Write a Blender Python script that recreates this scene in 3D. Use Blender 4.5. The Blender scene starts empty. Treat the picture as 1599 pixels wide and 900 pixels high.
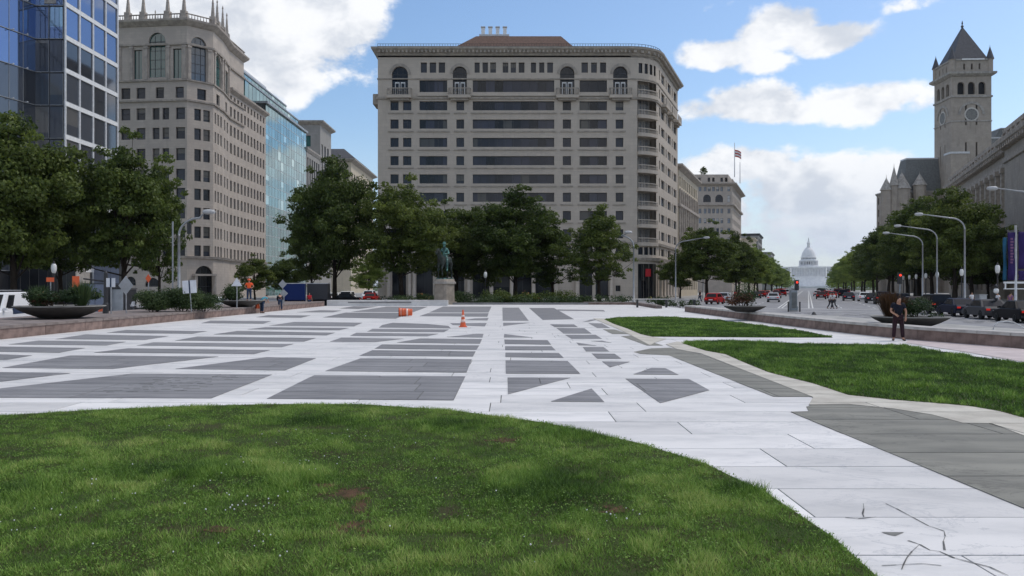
import bpy, bmesh, math, random
import numpy as np
from mathutils import Vector, Matrix
R = math.radians
random.seed(7)
rng = np.random.default_rng(11)
sc = bpy.context.scene
C = sc.collection
F = 1300.0                        # focal length in photograph pixels
EYE = 2.0
AVA = math.atan((1262 - 799.5) / F)   # bearing of the avenue
U = (math.sin(AVA), math.cos(AVA)); W_ = (math.cos(AVA), -math.sin(AVA))

# ---------------- camera, sky, sun, exposure ----------------
cam = bpy.data.cameras.new('camera'); camo = bpy.data.objects.new('camera', cam); C.objects.link(camo)
cam.sensor_width = 36; cam.lens = 36 * F / 1599; cam.clip_start = .1; cam.clip_end = 9000
camo.location = (0, 0, EYE); camo.rotation_euler = (R(90), 0, 0); cam.shift_y = -2 / 1599
sc.camera = camo
sc.view_settings.view_transform = 'Standard'; sc.view_settings.look = 'None'
sc.view_settings.exposure = 0.12; sc.view_settings.gamma = 1
SUN = Vector((.62, .30, 1.0)).normalized()
SKY_STRENGTH = .10
sun = bpy.data.lights.new('sun', 'SUN'); suno = bpy.data.objects.new('sun', sun); C.objects.link(suno)
sun.energy = 1.4; sun.angle = R(10); sun.color = (1, .93, .83)
suno.rotation_euler = SUN.to_track_quat('Z', 'Y').to_euler()
world = bpy.data.worlds.new('World'); sc.world = world; world.use_nodes = True
wn = world.node_tree; wn.nodes.clear()

def N(nt, t, **kw):
    n = nt.nodes.new(t)
    for k, v in kw.items(): setattr(n, k, v)
    return n
def mth(nt, op, a, b=None, c=None, clamp=False):
    n = nt.nodes.new('ShaderNodeMath'); n.operation = op; n.use_clamp = clamp
    for i, v in enumerate((a, b, c)):
        if v is None: continue
        if hasattr(v, 'is_linked') or hasattr(v, 'links'): nt.links.new(v, n.inputs[i])
        else: n.inputs[i].default_value = v
    return n.outputs[0]
def mixc(nt, f, a, b):
    n = nt.nodes.new('ShaderNodeMix'); n.data_type = 'RGBA'
    for s, v in ((n.inputs[0], f), (n.inputs[6], a), (n.inputs[7], b)):
        if hasattr(v, 'links'): nt.links.new(v, s)
        elif isinstance(v, (int, float)): s.default_value = v
        else: s.default_value = (*v[:3], 1)
    return n.outputs[2]
def mrange(nt, v, a, b, c=0., d=1., smooth=True):
    n = nt.nodes.new('ShaderNodeMapRange'); n.interpolation_type = 'SMOOTHSTEP' if smooth else 'LINEAR'
    nt.links.new(v, n.inputs[0])
    for i, x in enumerate((a, b, c, d)): n.inputs[i + 1].default_value = x
    return n.outputs[0]

sky = N(wn, 'ShaderNodeTexSky', sky_type='NISHITA', sun_disc=False)
sky.sun_elevation = math.asin(SUN.z); sky.sun_rotation = math.atan2(SUN.x, SUN.y)
sky.air_density = 1.0; sky.dust_density = 1.2; sky.ozone_density = 2.2
tc = N(wn, 'ShaderNodeTexCoord'); DIR = tc.outputs['Generated']
def noise(nt, vec, scale, detail=4, rough=.55, dist=0.):
    n = N(nt, 'ShaderNodeTexNoise'); n.inputs['Scale'].default_value = scale; n.inputs['Detail'].default_value = detail
    n.inputs['Roughness'].default_value = rough; n.inputs['Distortion'].default_value = dist
    if vec is not None: nt.links.new(vec, n.inputs['Vector'])
    return n.outputs['Fac']
def vscale(nt, vec, s):
    n = N(nt, 'ShaderNodeVectorMath', operation='MULTIPLY'); nt.links.new(vec, n.inputs[0]); n.inputs[1].default_value = s
    return n.outputs[0]
# cloud banks: (bearing/elevation seen as a direction, half width, half height in radians, weight)
def sdir(px, py):
    v = Vector(((px - 799.5) / F, 1, (448 - py) / F)); return v.normalized()
BANKS = [(400, 30, 190, 105, 1.15), (250, 60, 140, 120, 1.15), (525, 30, 95, 70, 1.0), (430, 110, 90, 52, 1.05), (300, -60, 260, 90, .8),
         (1215, 38, 75, 36, 1.0), (1305, 58, 75, 30, 1.0), (1130, 86, 80, 26, .85), (1190, 100, 60, 18, .7), (1175, 160, 95, 34, 1.0), (1330, 160, 95, 36, 1.05), (1240, 175, 110, 24, .95), (1090, 172, 60, 24, .8), (1395, 150, 45, 18, .7),
         (1150, 262, 120, 38, 1.0), (1250, 300, 130, 62, 1.05), (1370, 290, 120, 46, 1.0), (1320, 350, 200, 60, .9), (1120, 330, 90, 60, .9), (1440, 165, 60, 30, .55), (1420, 6, 70, 16, .55), (1130, 10, 40, 14, .3)]
acc = None
for px, py, rx, ry, wgt in BANKS:
    d = sdir(px, py); fx = (F / rx) * (1 + ((px - 799.5) / F) ** 2) ** .6; fz = F / ry * 1.03
    s = (fx, fx * .4, fz)
    m = vscale(wn, DIR, s)
    n = N(wn, 'ShaderNodeVectorMath', operation='DISTANCE'); wn.links.new(m, n.inputs[0]); n.inputs[1].default_value = (d.x * s[0], d.y * s[1], d.z * s[2])
    g = mrange(wn, n.outputs['Value'], 1.5, .15, 0, wgt)
    acc = g if acc is None else mth(wn, 'MAXIMUM', acc, g)
dz = vscale(wn, DIR, (1, 1, 1.5))
big = noise(wn, dz, 2.3, 3); puff = noise(wn, dz, 12., 10, .6, .15); fine = noise(wn, dz, 30.0, 5, .6)
sepd = N(wn, 'ShaderNodeSeparateXYZ'); wn.links.new(DIR, sepd.inputs[0])
behind = mrange(wn, sepd.outputs['Y'], .78, .3)
overhead = mrange(wn, sepd.outputs['Z'], .38, .62)
elsew = mth(wn, 'MULTIPLY', mth(wn, 'MAXIMUM', behind, overhead), mrange(wn, big, .40, .62, 0, 1.0))
field = mth(wn, 'MAXIMUM', acc, elsew)
dens = mth(wn, 'ADD', field, mth(wn, 'ADD', mth(wn, 'MULTIPLY', mth(wn, 'SUBTRACT', puff, .5), 2.1), mth(wn, 'MULTIPLY', mth(wn, 'SUBTRACT', fine, .5), .35)))
cover = mrange(wn, dens, .34, .72)
cover = mth(wn, 'MULTIPLY', cover, mrange(wn, field, .02, .25))
# cloud brightness: relief sampled against the same field shifted toward the sun
sh = N(wn, 'ShaderNodeVectorMath', operation='ADD'); wn.links.new(dz, sh.inputs[0]); sh.inputs[1].default_value = (.03, 0, .07)
puff2 = noise(wn, sh.outputs[0], 12., 10, .6, .15)
lit = mth(wn, 'SUBTRACT', puff, puff2)
shade = mrange(wn, mth(wn, 'ADD', lit, mth(wn, 'MULTIPLY', mth(wn, 'SUBTRACT', noise(wn, dz, 3.1, 4), .5), .55)), -.24, .12)
cl = mixc(wn, shade, (6.2, 6.6, 7.3), (9.3, 9.4, 9.6))
cl = mixc(wn, mrange(wn, sepd.outputs['Z'], .17, .0, 0, .85), cl, (4.7, 5.5, 6.9))
skyc = N(wn, 'ShaderNodeHueSaturation'); wn.links.new(sky.outputs[0], skyc.inputs['Color']); skyc.inputs['Saturation'].default_value = 1.12; skyc.inputs['Value'].default_value = 1.45
hz = mrange(wn, sepd.outputs['Z'], .20, 0., 0., .6)
skyh = mixc(wn, hz, skyc.outputs[0], (5.6, 6.8, 8.6))
col = mixc(wn, mth(wn, 'MULTIPLY', cover, .97), skyh, cl)
bg = N(wn, 'ShaderNodeBackground'); wn.links.new(col, bg.inputs[0]); bg.inputs[1].default_value = SKY_STRENGTH
wo = N(wn, 'ShaderNodeOutputWorld'); wn.links.new(bg.outputs[0], wo.inputs[0])

# ---------------- materials ----------------
M = {}
def mat(name, c, rough=.8, c2=None, scale=3., spec=.3, metal=0., bump=0., stretch=(1, 1, 1), lo=.35, hi=.65, detail=5, perobj=0., emit=None):
    m = bpy.data.materials.new(name); m.use_nodes = True; nt = m.node_tree; b = nt.nodes['Principled BSDF']
    b.inputs['Roughness'].default_value = rough; b.inputs['Metallic'].default_value = metal; b.inputs['Specular IOR Level'].default_value = spec
    tcn = N(nt, 'ShaderNodeTexCoord')
    v = vscale(nt, tcn.outputs['Object'], stretch)
    nz = noise(nt, v, scale, detail, .6)
    c2 = c2 or tuple(x * .82 for x in c)
    colr = mixc(nt, mrange(nt, nz, lo, hi), c2, c)
    if perobj:
        oi = N(nt, 'ShaderNodeObjectInfo')
        hs = N(nt, 'ShaderNodeHueSaturation'); nt.links.new(colr, hs.inputs['Color'])
        nt.links.new(mrange(nt, oi.outputs['Random'], 0, 1, 1 - perobj, 1 + perobj, False), hs.inputs['Value']); colr = hs.outputs[0]
    nt.links.new(colr, b.inputs['Base Color'])
    if bump:
        bp = N(nt, 'ShaderNodeBump'); bp.inputs['Strength'].default_value = bump; bp.inputs['Distance'].default_value = .02
        nt.links.new(noise(nt, v, scale * 9, 4), bp.inputs['Height']); nt.links.new(bp.outputs[0], b.inputs['Normal'])
    if emit:
        b.inputs['Emission Color'].default_value = (*emit[:3], 1); b.inputs['Emission Strength'].default_value = emit[3]
    M[name] = m
    return m
def stone(name, c, c2, bw=1.2, bh=.45, mortar=.012, rough=.85, grime=.25):
    """ashlar: noise-coloured stone with fine relief of its courses"""
    m = bpy.data.materials.new(name); m.use_nodes = True; nt = m.node_tree; b = nt.nodes['Principled BSDF']
    b.inputs['Roughness'].default_value = rough; b.inputs['Specular IOR Level'].default_value = .25
    tcn = N(nt, 'ShaderNodeTexCoord'); O = tcn.outputs['Object']
    sp = N(nt, 'ShaderNodeSeparateXYZ'); nt.links.new(O, sp.inputs[0])
    cb = N(nt, 'ShaderNodeCombineXYZ'); nt.links.new(mth(nt, 'ADD', sp.outputs[0], sp.outputs[1]), cb.inputs[0]); nt.links.new(sp.outputs[2], cb.inputs[1])
    br = N(nt, 'ShaderNodeTexBrick'); nt.links.new(cb.outputs[0], br.inputs['Vector'])
    br.inputs['Scale'].default_value = 1; br.inputs['Brick Width'].default_value = bw; br.inputs['Row Height'].default_value = bh; br.inputs['Mortar Size'].default_value = mortar
    br.inputs['Color1'].default_value = (*c, 1); br.inputs['Color2'].default_value = (*[x * .9 for x in c], 1); br.inputs['Mortar'].default_value = (*[x * .7 for x in c2], 1)
    n1 = noise(nt, O, .5, 5); n2 = noise(nt, vscale(nt, O, (1, 1, .18)), .9, 6, .65)
    colr = mixc(nt, mrange(nt, n1, .3, .7), br.outputs[0], c2)
    colr = mixc(nt, mth(nt, 'MULTIPLY', mrange(nt, n2, .5, .75), grime), colr, tuple(x * .45 for x in c2))
    nt.links.new(colr, b.inputs['Base Color'])
    M[name] = m; return m
def glass(name, c, rough=.06, metal=0., spec=.9, vary=.5, blind=(.25, .23, .2), blindp=.2, gridscale=None):
    m = bpy.data.materials.new(name); m.use_nodes = True; nt = m.node_tree; b = nt.nodes['Principled BSDF']
    b.inputs['Roughness'].default_value = rough; b.inputs['Metallic'].default_value = metal; b.inputs['Specular IOR Level'].default_value = spec
    oi = N(nt, 'ShaderNodeObjectInfo'); r = oi.outputs['Random']
    if gridscale:
        tcn = N(nt, 'ShaderNodeNewGeometry'); sp = N(nt, 'ShaderNodeVectorMath', operation='SNAP'); nt.links.new(tcn.outputs['Position'], sp.inputs[0]); sp.inputs[1].default_value = gridscale
        wnn = N(nt, 'ShaderNodeTexWhiteNoise'); nt.links.new(sp.outputs[0], wnn.inputs[0]); r = wnn.outputs[0]
    v = mrange(nt, r, 0, 1, 1 - vary, 1 + vary, False)
    hs = N(nt, 'ShaderNodeHueSaturation'); hs.inputs['Color'].default_value = (*c, 1); nt.links.new(v, hs.inputs['Value'])
    r2 = mth(nt, 'FRACT', mth(nt, 'MULTIPLY', r, 7.13))
    # roller blinds behind some panes, hanging over their upper part
    tg = N(nt, 'ShaderNodeTexCoord'); sg = N(nt, 'ShaderNodeSeparateXYZ'); nt.links.new(tg.outputs['Generated'], sg.inputs[0])
    r3 = mth(nt, 'FRACT', mth(nt, 'MULTIPLY', r, 31.7))
    hang = mth(nt, 'GREATER_THAN', sg.outputs[2], r3) if not gridscale else 1.0
    bl = mth(nt, 'MULTIPLY', mth(nt, 'LESS_THAN', r2, blindp), hang)
    nt.links.new(mixc(nt, bl, hs.outputs[0], blind), b.inputs['Base Color'])
    M[name] = m; return m
def leafmat(name, c, c2, trans=.35):
    m = bpy.data.materials.new(name); m.use_nodes = True; nt = m.node_tree; b = nt.nodes['Principled BSDF']
    b.inputs['Roughness'].default_value = .55; b.inputs['Specular IOR Level'].default_value = .25
    at = N(nt, 'ShaderNodeAttribute'); at.attribute_name = 'tint'
    oi = N(nt, 'ShaderNodeObjectInfo')
    colr = mixc(nt, at.outputs['Fac'], c, c2)
    hs = N(nt, 'ShaderNodeHueSaturation'); nt.links.new(colr, hs.inputs['Color']); nt.links.new(mrange(nt, oi.outputs['Random'], 0, 1, .8, 1.2, False), hs.inputs['Value'])
    nt.links.new(mrange(nt, oi.outputs['Random'], 1, 0, .49, .51, False), hs.inputs['Hue'])
    nt.links.new(hs.outputs[0], b.inputs['Base Color'])
    tr = N(nt, 'ShaderNodeBsdfTranslucent'); nt.links.new(hs.outputs[0], tr.inputs[0])
    mx = N(nt, 'ShaderNodeMixShader'); mx.inputs[0].default_value = trans; nt.links.new(b.outputs[0], mx.inputs[1]); nt.links.new(tr.outputs[0], mx.inputs[2])
    nt.links.new(mx.outputs[0], nt.nodes['Material Output'].inputs[0])
    M[name] = m; return m

mat('marble', (.74, .72, .70), .6, (.51, .505, .50), .9, .3, bump=.12, stretch=(.7, 1.5, 1), lo=.2, hi=.62, detail=10, perobj=.15)
def add_veins(name, c, amount, scale=1.3, stretch=(.35, 2.4, 1), lo=.50, hi=.53):
    nt = M[name].node_tree; b = nt.nodes['Principled BSDF']; src = b.inputs['Base Color'].links[0].from_socket
    tcn = N(nt, 'ShaderNodeTexCoord'); gm = N(nt, 'ShaderNodeNewGeometry')
    v = vscale(nt, gm.outputs['Position'], stretch); nz = noise(nt, v, scale, 8, .7, 1.2)
    ridge = mth(nt, 'ABSOLUTE', mth(nt, 'SUBTRACT', nz, .5)); vein = mrange(nt, ridge, .0, .022, 1, 0)
    patch = mrange(nt, noise(nt, gm.outputs['Position'], .35, 4), .42, .62)
    grit = mrange(nt, noise(nt, gm.outputs['Position'], 38., 4, .7), .55, .8, 0, .35)
    f = mth(nt, 'MAXIMUM', mth(nt, 'MULTIPLY', mth(nt, 'MULTIPLY', vein, patch), amount), mth(nt, 'MULTIPLY', grit, patch))
    nt.links.new(mixc(nt, f, src, c), b.inputs['Base Color'])
add_veins('marble', (.36, .37, .385), .5, 1.1, (.7, 1.3, 1))
mat('joint', (.10, .10, .10), .9, (.2, .2, .19), 4)
mat('granite', (.26, .255, .258), .7, (.185, .183, .187), 1.4, .35, bump=.15, stretch=(.5, 2.2, 1), detail=8, perobj=.10)
mat('olive_stone', (.25, .242, .205), .7, (.175, .17, .145), 1.1, .3, bump=.2, stretch=(.5, 1.8, 1), detail=9, perobj=.08)
add_veins('granite', (.12, .12, .125), .55, 1.4, (1, 1.4, 1)); add_veins('olive_stone', (.10, .095, .08), .8, .8, (.8, 1.6, 1))
mat('tan_stone', (.56, .53, .46), .75, (.43, .40, .345), 1.3, .3, bump=.15, detail=8, perobj=.06)
mat('pink_concrete', (.58, .50, .49), .8, (.48, .41, .40), 1.5, .3, bump=.1)
mat('brown_granite', (.25, .18, .155), .75, (.15, .105, .09), 2.2, .3, bump=.2, detail=9, perobj=.14)
mat('brown_cap', (.26, .22, .20), .8, (.17, .14, .13), 1.6, .3, bump=.2, detail=8)
mat('grey_cap', (.52, .50, .47), .8, (.36, .34, .32), 1.6, .3, bump=.2, detail=8)
mat('asphalt', (.16, .16, .165), .9, (.105, .105, .11), 1.2, .2, bump=.3, detail=9)
mat('pale_asphalt', (.30, .30, .31), .9, (.22, .22, .225), .6, .2, bump=.2, detail=9)
mat('concrete', (.42, .41, .39), .85, (.30, .295, .28), .8, .2, bump=.2, detail=8)
mat('road_paint', (.72, .72, .70), .8, (.5, .5, .49), 5)
mat('earth', (.085, .105, .05), .95, (.055, .07, .03), .02, .1, detail=9)
mat('soil', (.085, .058, .038), .95, (.04, .045, .02), 2.5, .1, bump=.8, detail=9)
mat('bare_earth', (.12, .07, .042), .95, (.07, .05, .03), 6, .1, bump=.8, detail=9)
mat('lawn_soil', (.05, .075, .022), .95, (.055, .05, .025), 1.6, .1, bump=.8, detail=9)
stone('hotel_stone', (.56, .49, .41), (.485, .425, .355), 1.6, .7, .012)
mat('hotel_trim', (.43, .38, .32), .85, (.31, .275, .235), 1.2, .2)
stone('limestone', (.54, .475, .41), (.44, .385, .335), 1.3, .5)
mat('limestone_trim', (.48, .425, .37), .85, (.34, .30, .265), 1.2, .2)
stone('warm_stone', (.62, .54, .41), (.52, .45, .35), 1.3, .6)
stone('grey_stone', (.37, .355, .335), (.30, .29, .27), 1.2, .5)
stone('post_stone', (.42, .365, .31), (.33, .29, .245), 1.1, .5, grime=.4)
mat('post_trim', (.42, .39, .35), .85, (.28, .26, .24), 1.2, .2)
stone('federal_stone', (.43, .375, .32), (.34, .30, .26), 1.5, .55, grime=.4)
mat('federal_trim', (.46, .40, .345), .85, (.30, .265, .23), 1.2, .2)
mat('slate', (.085, .085, .095), .6, (.06, .06, .068), 2, .4)
mat('green_slate', (.18, .185, .18), .8, (.13, .135, .13), 2, .4)
mat('clay_roof', (.17, .11, .088), .9, (.11, .075, .06), 3, .2)
mat('dark_void', (.012, .012, .014), .6)
mat('dark_metal', (.03, .03, .033), .45, None, 3, .5)
mat('grey_metal', (.35, .36, .37), .45, (.28, .29, .30), 3, .5, metal=.3)
mat('pale_metal', (.62, .63, .64), .4, (.5, .5, .5), 3, .5)
mat('galvanised', (.30, .33, .35), .5, (.22, .24, .26), 2, .5, metal=.2)
mat('white_paint', (.80, .80, .79), .5, (.7, .7, .69), 2, .4)
mat('bronze_green', (.12, .28, .24), .55, (.03, .065, .06), 3.2, .4, metal=.3, lo=.42, hi=.6)
mat('dark_bronze', (.035, .05, .045), .7, (.02, .02, .018), 3, .2)
mat('pedestal_stone', (.36, .31, .26), .85, (.26, .225, .19), 1.5)
mat('bowl_concrete', (.075, .07, .066), .85, (.06, .057, .053), 2, .2, bump=.3, stretch=(1, 1, .5))
mat('bowl_rim', (.34, .33, .31), .85, (.24, .235, .22), 2, .2)
mat('orange_plastic', (.78, .14, .045), .45, (.62, .11, .04), 3, .4)
mat('reflective', (.85, .62, .55), .35, (.8, .55, .48), 4, .5)
mat('orange_sign', (.85, .16, .05), .5, (.75, .13, .05), 3)
mat('sign_back', (.42, .43, .44), .5, (.34, .35, .36), 2, .5, metal=.3)
mat('sign_white', (.78, .79, .82), .5, (.66, .67, .70), 2)
mat('skin', (.45, .25, .17), .6, (.38, .2, .13), 6)
mat('hair', (.03, .018, .012), .7)
mat('navy_cloth', (.012, .014, .028), .9, (.008, .009, .016), 8)
mat('maroon_cloth', (.035, .014, .02), .9, (.02, .01, .013), 8)
mat('black_leather', (.01, .01, .01), .5)
mat('hivis', (.95, .13, .03), .7, (.8, .1, .03), 6)
mat('denim', (.03, .05, .10), .9, (.02, .035, .07), 8)
mat('blue_cloth', (.12, .42, .50), .85, (.08, .3, .4), 8)
mat('red_cloth', (.55, .03, .04), .85, (.4, .02, .03), 8)
mat('white_cloth', (.75, .75, .75), .85, (.6, .6, .62), 8)
mat('tyre', (.012, .012, .012), .8)
mat('rim', (.42, .43, .44), .35, None, 3, .5, metal=.7)
mat('car_glass', (.012, .014, .018), .15, None, 3, .22)
mat('tail_red', (.5, .01, .01), .3, emit=(1, .05, .03, .25))
mat('head_clear', (.75, .75, .75), .2)
mat('signal_red', (.8, .03, .02), .3, emit=(1, .05, .02, 1.6))
mat('globe_white', (.85, .84, .80), .35)
mat('banner_purple', (.035, .018, .11), .8, (.025, .012, .08), 1.5)
mat('banner_teal', (.02, .11, .19), .8, (.015, .08, .15), 1.5)
mat('banner_print', (.25, .12, .22), .8)
mat('flag_red', (.55, .12, .10), .8); mat('flag_white', (.8, .8, .8), .8); mat('lamp_shell', (.5, .5, .5), .4)
mat('tarp_blue', (.22, .25, .32), .7, (.17, .19, .25), .8)
mat('bark', (.045, .035, .028), .9, (.025, .02, .016), 6, .1, bump=.6, stretch=(1, 1, .3))
mat('capitol_white', (.80, .80, .80), .7, (.70, .70, .71), .2)
mat('clock_face', (.22, .215, .20), .6); mat('clock_rim', (.58, .55, .50), .7)
for n_, c_ in dict(paint_black=(.012, .012, .014), paint_navy=(.012, .016, .035), paint_grey=(.07, .07, .075), paint_silver=(.45, .46, .48), paint_white=(.8, .8, .8), paint_red=(.32, .012, .012), paint_maroon=(.10, .012, .015), paint_blue=(.015, .03, .12), paint_brown=(.05, .035, .03)).items():
    mat(n_, c_, .5, c_, 3, .08); M[n_].node_tree.nodes['Principled BSDF'].inputs['Coat Weight'].default_value = .03
glass('window_glass', (.03, .034, .045), .12, spec=.35, blindp=.22, blind=(.13, .12, .105))
glass('band_glass', (.024, .025, .036), .1, spec=.4, vary=.95, blindp=.16, blind=(.085, .08, .072), gridscale=(1.62, 40, 3.43))  # random pane tones stand in for differing reflections
glass('side_glass', (.09, .12, .16), .05, spec=1., blindp=.3, blind=(.42, .42, .42))
glass('blue_glass', (.15, .22, .38), .03, metal=.72, vary=.22, blindp=.06, blind=(.3, .45, .6))
glass('dark_reflection_glass', (.07, .08, .10), .05, metal=.35, vary=.4, blindp=.15, blind=(.16, .16, .16))  # lower tower panes: dark reflections of nearby buildings put into the glass colour
glass('teal_glass', (.17, .31, .33), .05, metal=.8, vary=.25, blindp=.08, blind=(.45, .62, .62))
glass('green_glass', (.04, .12, .11), .05, spec=1., vary=.4, blindp=.15, blind=(.10, .25, .22))
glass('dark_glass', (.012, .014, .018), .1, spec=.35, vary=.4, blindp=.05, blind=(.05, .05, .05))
leafmat('leaf', (.042, .07, .015), (.145, .19, .04), .4)
leafmat('leaf_sunlit', (.10, .16, .03), (.28, .35, .08), .45)  # brighter copy of leaf: sunlight on the distant trees put into the colour
leafmat('leaf_shrub', (.025, .05, .018), (.08, .12, .04), .3)
leafmat('leaf_brown', (.05, .025, .015), (.12, .06, .03), .3)
leafmat('petal', (.5, .08, .03), (.6, .5, .2), .3)
# ---------------- mesh helpers ----------------
class MB:
    def __init__(s): s.v = []; s.f = []; s.m = []; s.mats = []
    def mi(s, m):
        if m not in s.mats: s.mats.append(m)
        return s.mats.index(m)
    def add(s, vs, fs, m):
        b = len(s.v); s.v.extend([tuple(x) for x in vs]); k = s.mi(m)
        for f in fs: s.f.append([b + i for i in f]); s.m.append(k)
    def quad(s, a, b, c, d, m): s.add([a, b, c, d], [(0, 1, 2, 3)], m)
    def box(s, x0, x1, y0, y1, z0, z1, m, rot=0., o=(0, 0)):
        c, n = math.cos(rot), math.sin(rot)
        vs = [(o[0] + x * c - y * n, o[1] + x * n + y * c, z) for z in (z0, z1) for x, y in ((x0, y0), (x1, y0), (x1, y1), (x0, y1))]
        s.add(vs, [(3, 2, 1, 0), (4, 5, 6, 7), (0, 1, 5, 4), (1, 2, 6, 5), (2, 3, 7, 6), (3, 0, 4, 7)], m)
    def prism(s, poly, z0, z1, m, top=None):
        n = len(poly); vs = [(x, y, z0) for x, y in poly] + [(x, y, z1) for x, y in (top or poly)]
        s.add(vs, [tuple(range(n - 1, -1, -1)), tuple(range(n, 2 * n))] + [(i, (i + 1) % n, n + (i + 1) % n, n + i) for i in range(n)], m)
    def tube(s, pts, rads, m, n=8, cap=True):
        pts = [Vector(p) for p in pts]; vs = []; fs = []
        if not hasattr(rads, '__len__'): rads = [rads] * len(pts)
        for i, p in enumerate(pts):
            t = (pts[min(i + 1, len(pts) - 1)] - pts[max(i - 1, 0)]).normalized()
            a = t.cross(Vector((0, 0, 1)) if abs(t.z) < .9 else Vector((1, 0, 0))).normalized(); b = t.cross(a)
            for k in range(n):
                q = 2 * math.pi * k / n; vs.append(p + (a * math.cos(q) + b * math.sin(q)) * rads[i])
        for i in range(len(pts) - 1):
            for k in range(n): fs.append((i * n + k, i * n + (k + 1) % n, (i + 1) * n + (k + 1) % n, (i + 1) * n + k))
        if cap: fs.append(tuple(range(n))); fs.append(tuple(range(len(vs) - n, len(vs)))[::-1])
        s.add(vs, fs, m)
    def lathe(s, prof, m, n=24, c=(0, 0, 0), a0=0.):
        vs = [(c[0] + r * math.cos(a0 + 2 * math.pi * k / n), c[1] + r * math.sin(a0 + 2 * math.pi * k / n), c[2] + z) for r, z in prof for k in range(n)]
        fs = [(i * n + k, i * n + (k + 1) % n, (i + 1) * n + (k + 1) % n, (i + 1) * n + k) for i in range(len(prof) - 1) for k in range(n)]
        fs += [tuple(range(n))[::-1], tuple(range(len(vs) - n, len(vs)))]
        s.add(vs, fs, m)
    def sweep(s, pts, prof, m, close=False):
        """profile [(out, z)] swept along plan points; outward is to the right of travel"""
        L = len(pts); rows = []
        for i in range(L):
            if close: a, b = Vector(pts[i - 1]), Vector(pts[(i + 1) % L])
            else: a, b = Vector(pts[max(i - 1, 0)]), Vector(pts[min(i + 1, L - 1)])
            p = Vector(pts[i]); d1 = (p - a).normalized() if (p - a).length > 1e-6 else (b - p).normalized(); d2 = (b - p).normalized() if (b - p).length > 1e-6 else d1
            n1 = Vector((d1.y, -d1.x)); n2 = Vector((d2.y, -d2.x)); nn = (n1 + n2); nn = nn / max(nn.length_squared / 2, .3)
            rows.append([(p.x + nn.x * o, p.y + nn.y * o, z) for o, z in prof])
        vs = [v for r in rows for v in r]; K = len(prof); fs = []
        for i in range(L if close else L - 1):
            j = (i + 1) % L
            for k in range(K - 1): fs.append((i * K + k, j * K + k, j * K + k + 1, i * K + k + 1))
        if not close: fs += [tuple(range(K))[::-1], tuple(range((L - 1) * K, L * K))]
        s.add(vs, fs, m)
    def mesh(s, name, smooth=False):
        me = bpy.data.meshes.new(name); me.from_pydata(s.v, [], s.f)
        for m in s.mats: me.materials.append(M[m])
        if len(s.mats) > 1: me.polygons.foreach_set('material_index', s.m)
        if smooth:
            me.polygons.foreach_set('use_smooth', [True] * len(me.polygons))
        me.update(); return me
    def build(s, name, parent=None, smooth=False, loc=None, rz=0, **kw):
        o = bpy.data.objects.new(name, s.mesh(name, smooth)); return place(o, parent, loc, rz, **kw)
def place(o, parent=None, loc=None, rz=0, **kw):
    C.objects.link(o)
    if parent: o.parent = parent
    if loc: o.location = loc
    if rz: o.rotation_euler = (0, 0, rz)
    for k, v in kw.items():
        if v is not None: o[k] = v
    return o
def inst(name, me, parent, loc, rz=0, sc_=None, **kw):
    o = bpy.data.objects.new(name, me); place(o, parent, loc, rz, **kw)
    if sc_: o.scale = sc_
    return o
def smooth_by_angle(o, a=40):
    me = o.data; me.polygons.foreach_set('use_smooth', [True] * len(me.polygons))
    try: me.set_sharp_from_angle(angle=R(a))
    except Exception: pass
def thing(name, label, cat, loc=(0, 0, 0), rz=0., group=None):
    o = bpy.data.objects.new(name, None); C.objects.link(o); o.empty_display_size = .1
    o.location = loc; o.rotation_euler = (0, 0, rz); o['label'] = label; o['category'] = cat
    if group: o['group'] = group
    return o
KIDS = {}
def copy_thing(root, loc, rz=None, label=None, group=None, scale=None):
    r = root.copy(); C.objects.link(r); r.location = loc
    if rz is not None: r.rotation_euler = (0, 0, rz)
    if label: r['label'] = label
    if group: r['group'] = group
    if scale: r.scale = scale
    key = root.name
    if key not in KIDS:
        KIDS[key] = [(o, [p for p in sc.objects if p.parent is o]) for o in sc.objects if o.parent is root]
    for ch, gs in KIDS[key]:
        c = ch.copy(); C.objects.link(c); c.parent = r
        for g in gs:
            d = g.copy(); C.objects.link(d); d.parent = c
    return r
def G(px, py, z=0.):
    """the point of the ground at height z that is seen at a photograph pixel"""
    D = (EYE - z) * F / (py - 448); return ((px - 799.5) / F * D, D)
def XZ(px, py, D): return ((px - 799.5) / F * D, EYE + (448 - py) / F * D)
def AV(w, t, z=0.): return (w * W_[0] + t * U[0], w * W_[1] + t * U[1], z)
def AVD(w, D): return (D + math.sin(AVA) * w) / U[1]     # distance along the avenue for depth D
def inpoly(P, x, y):
    x = np.asarray(x); y = np.asarray(y); c = np.zeros(x.shape, bool); n = len(P)
    for i in range(n):
        x0, y0 = P[i]; x1, y1 = P[(i + 1) % n]
        if y0 == y1: continue
        k = ((y0 > y) != (y1 > y)) & (x < (x1 - x0) * (y - y0) / (y1 - y0) + x0); c ^= k
    return c
def clip(poly, axis, val, keep_less):
    out = []
    for i in range(len(poly)):
        a, b = poly[i], poly[(i + 1) % len(poly)]
        ia = (a[axis] <= val) == keep_less; ib = (b[axis] <= val) == keep_less
        if ia: out.append(a)
        if ia != ib:
            t = (val - a[axis]) / (b[axis] - a[axis]); out.append((a[0] + t * (b[0] - a[0]), a[1] + t * (b[1] - a[1])))
    return out
def area(P): return .5 * sum(P[i][0] * P[(i + 1) % len(P)][1] - P[(i + 1) % len(P)][0] * P[i][1] for i in range(len(P)))

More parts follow.
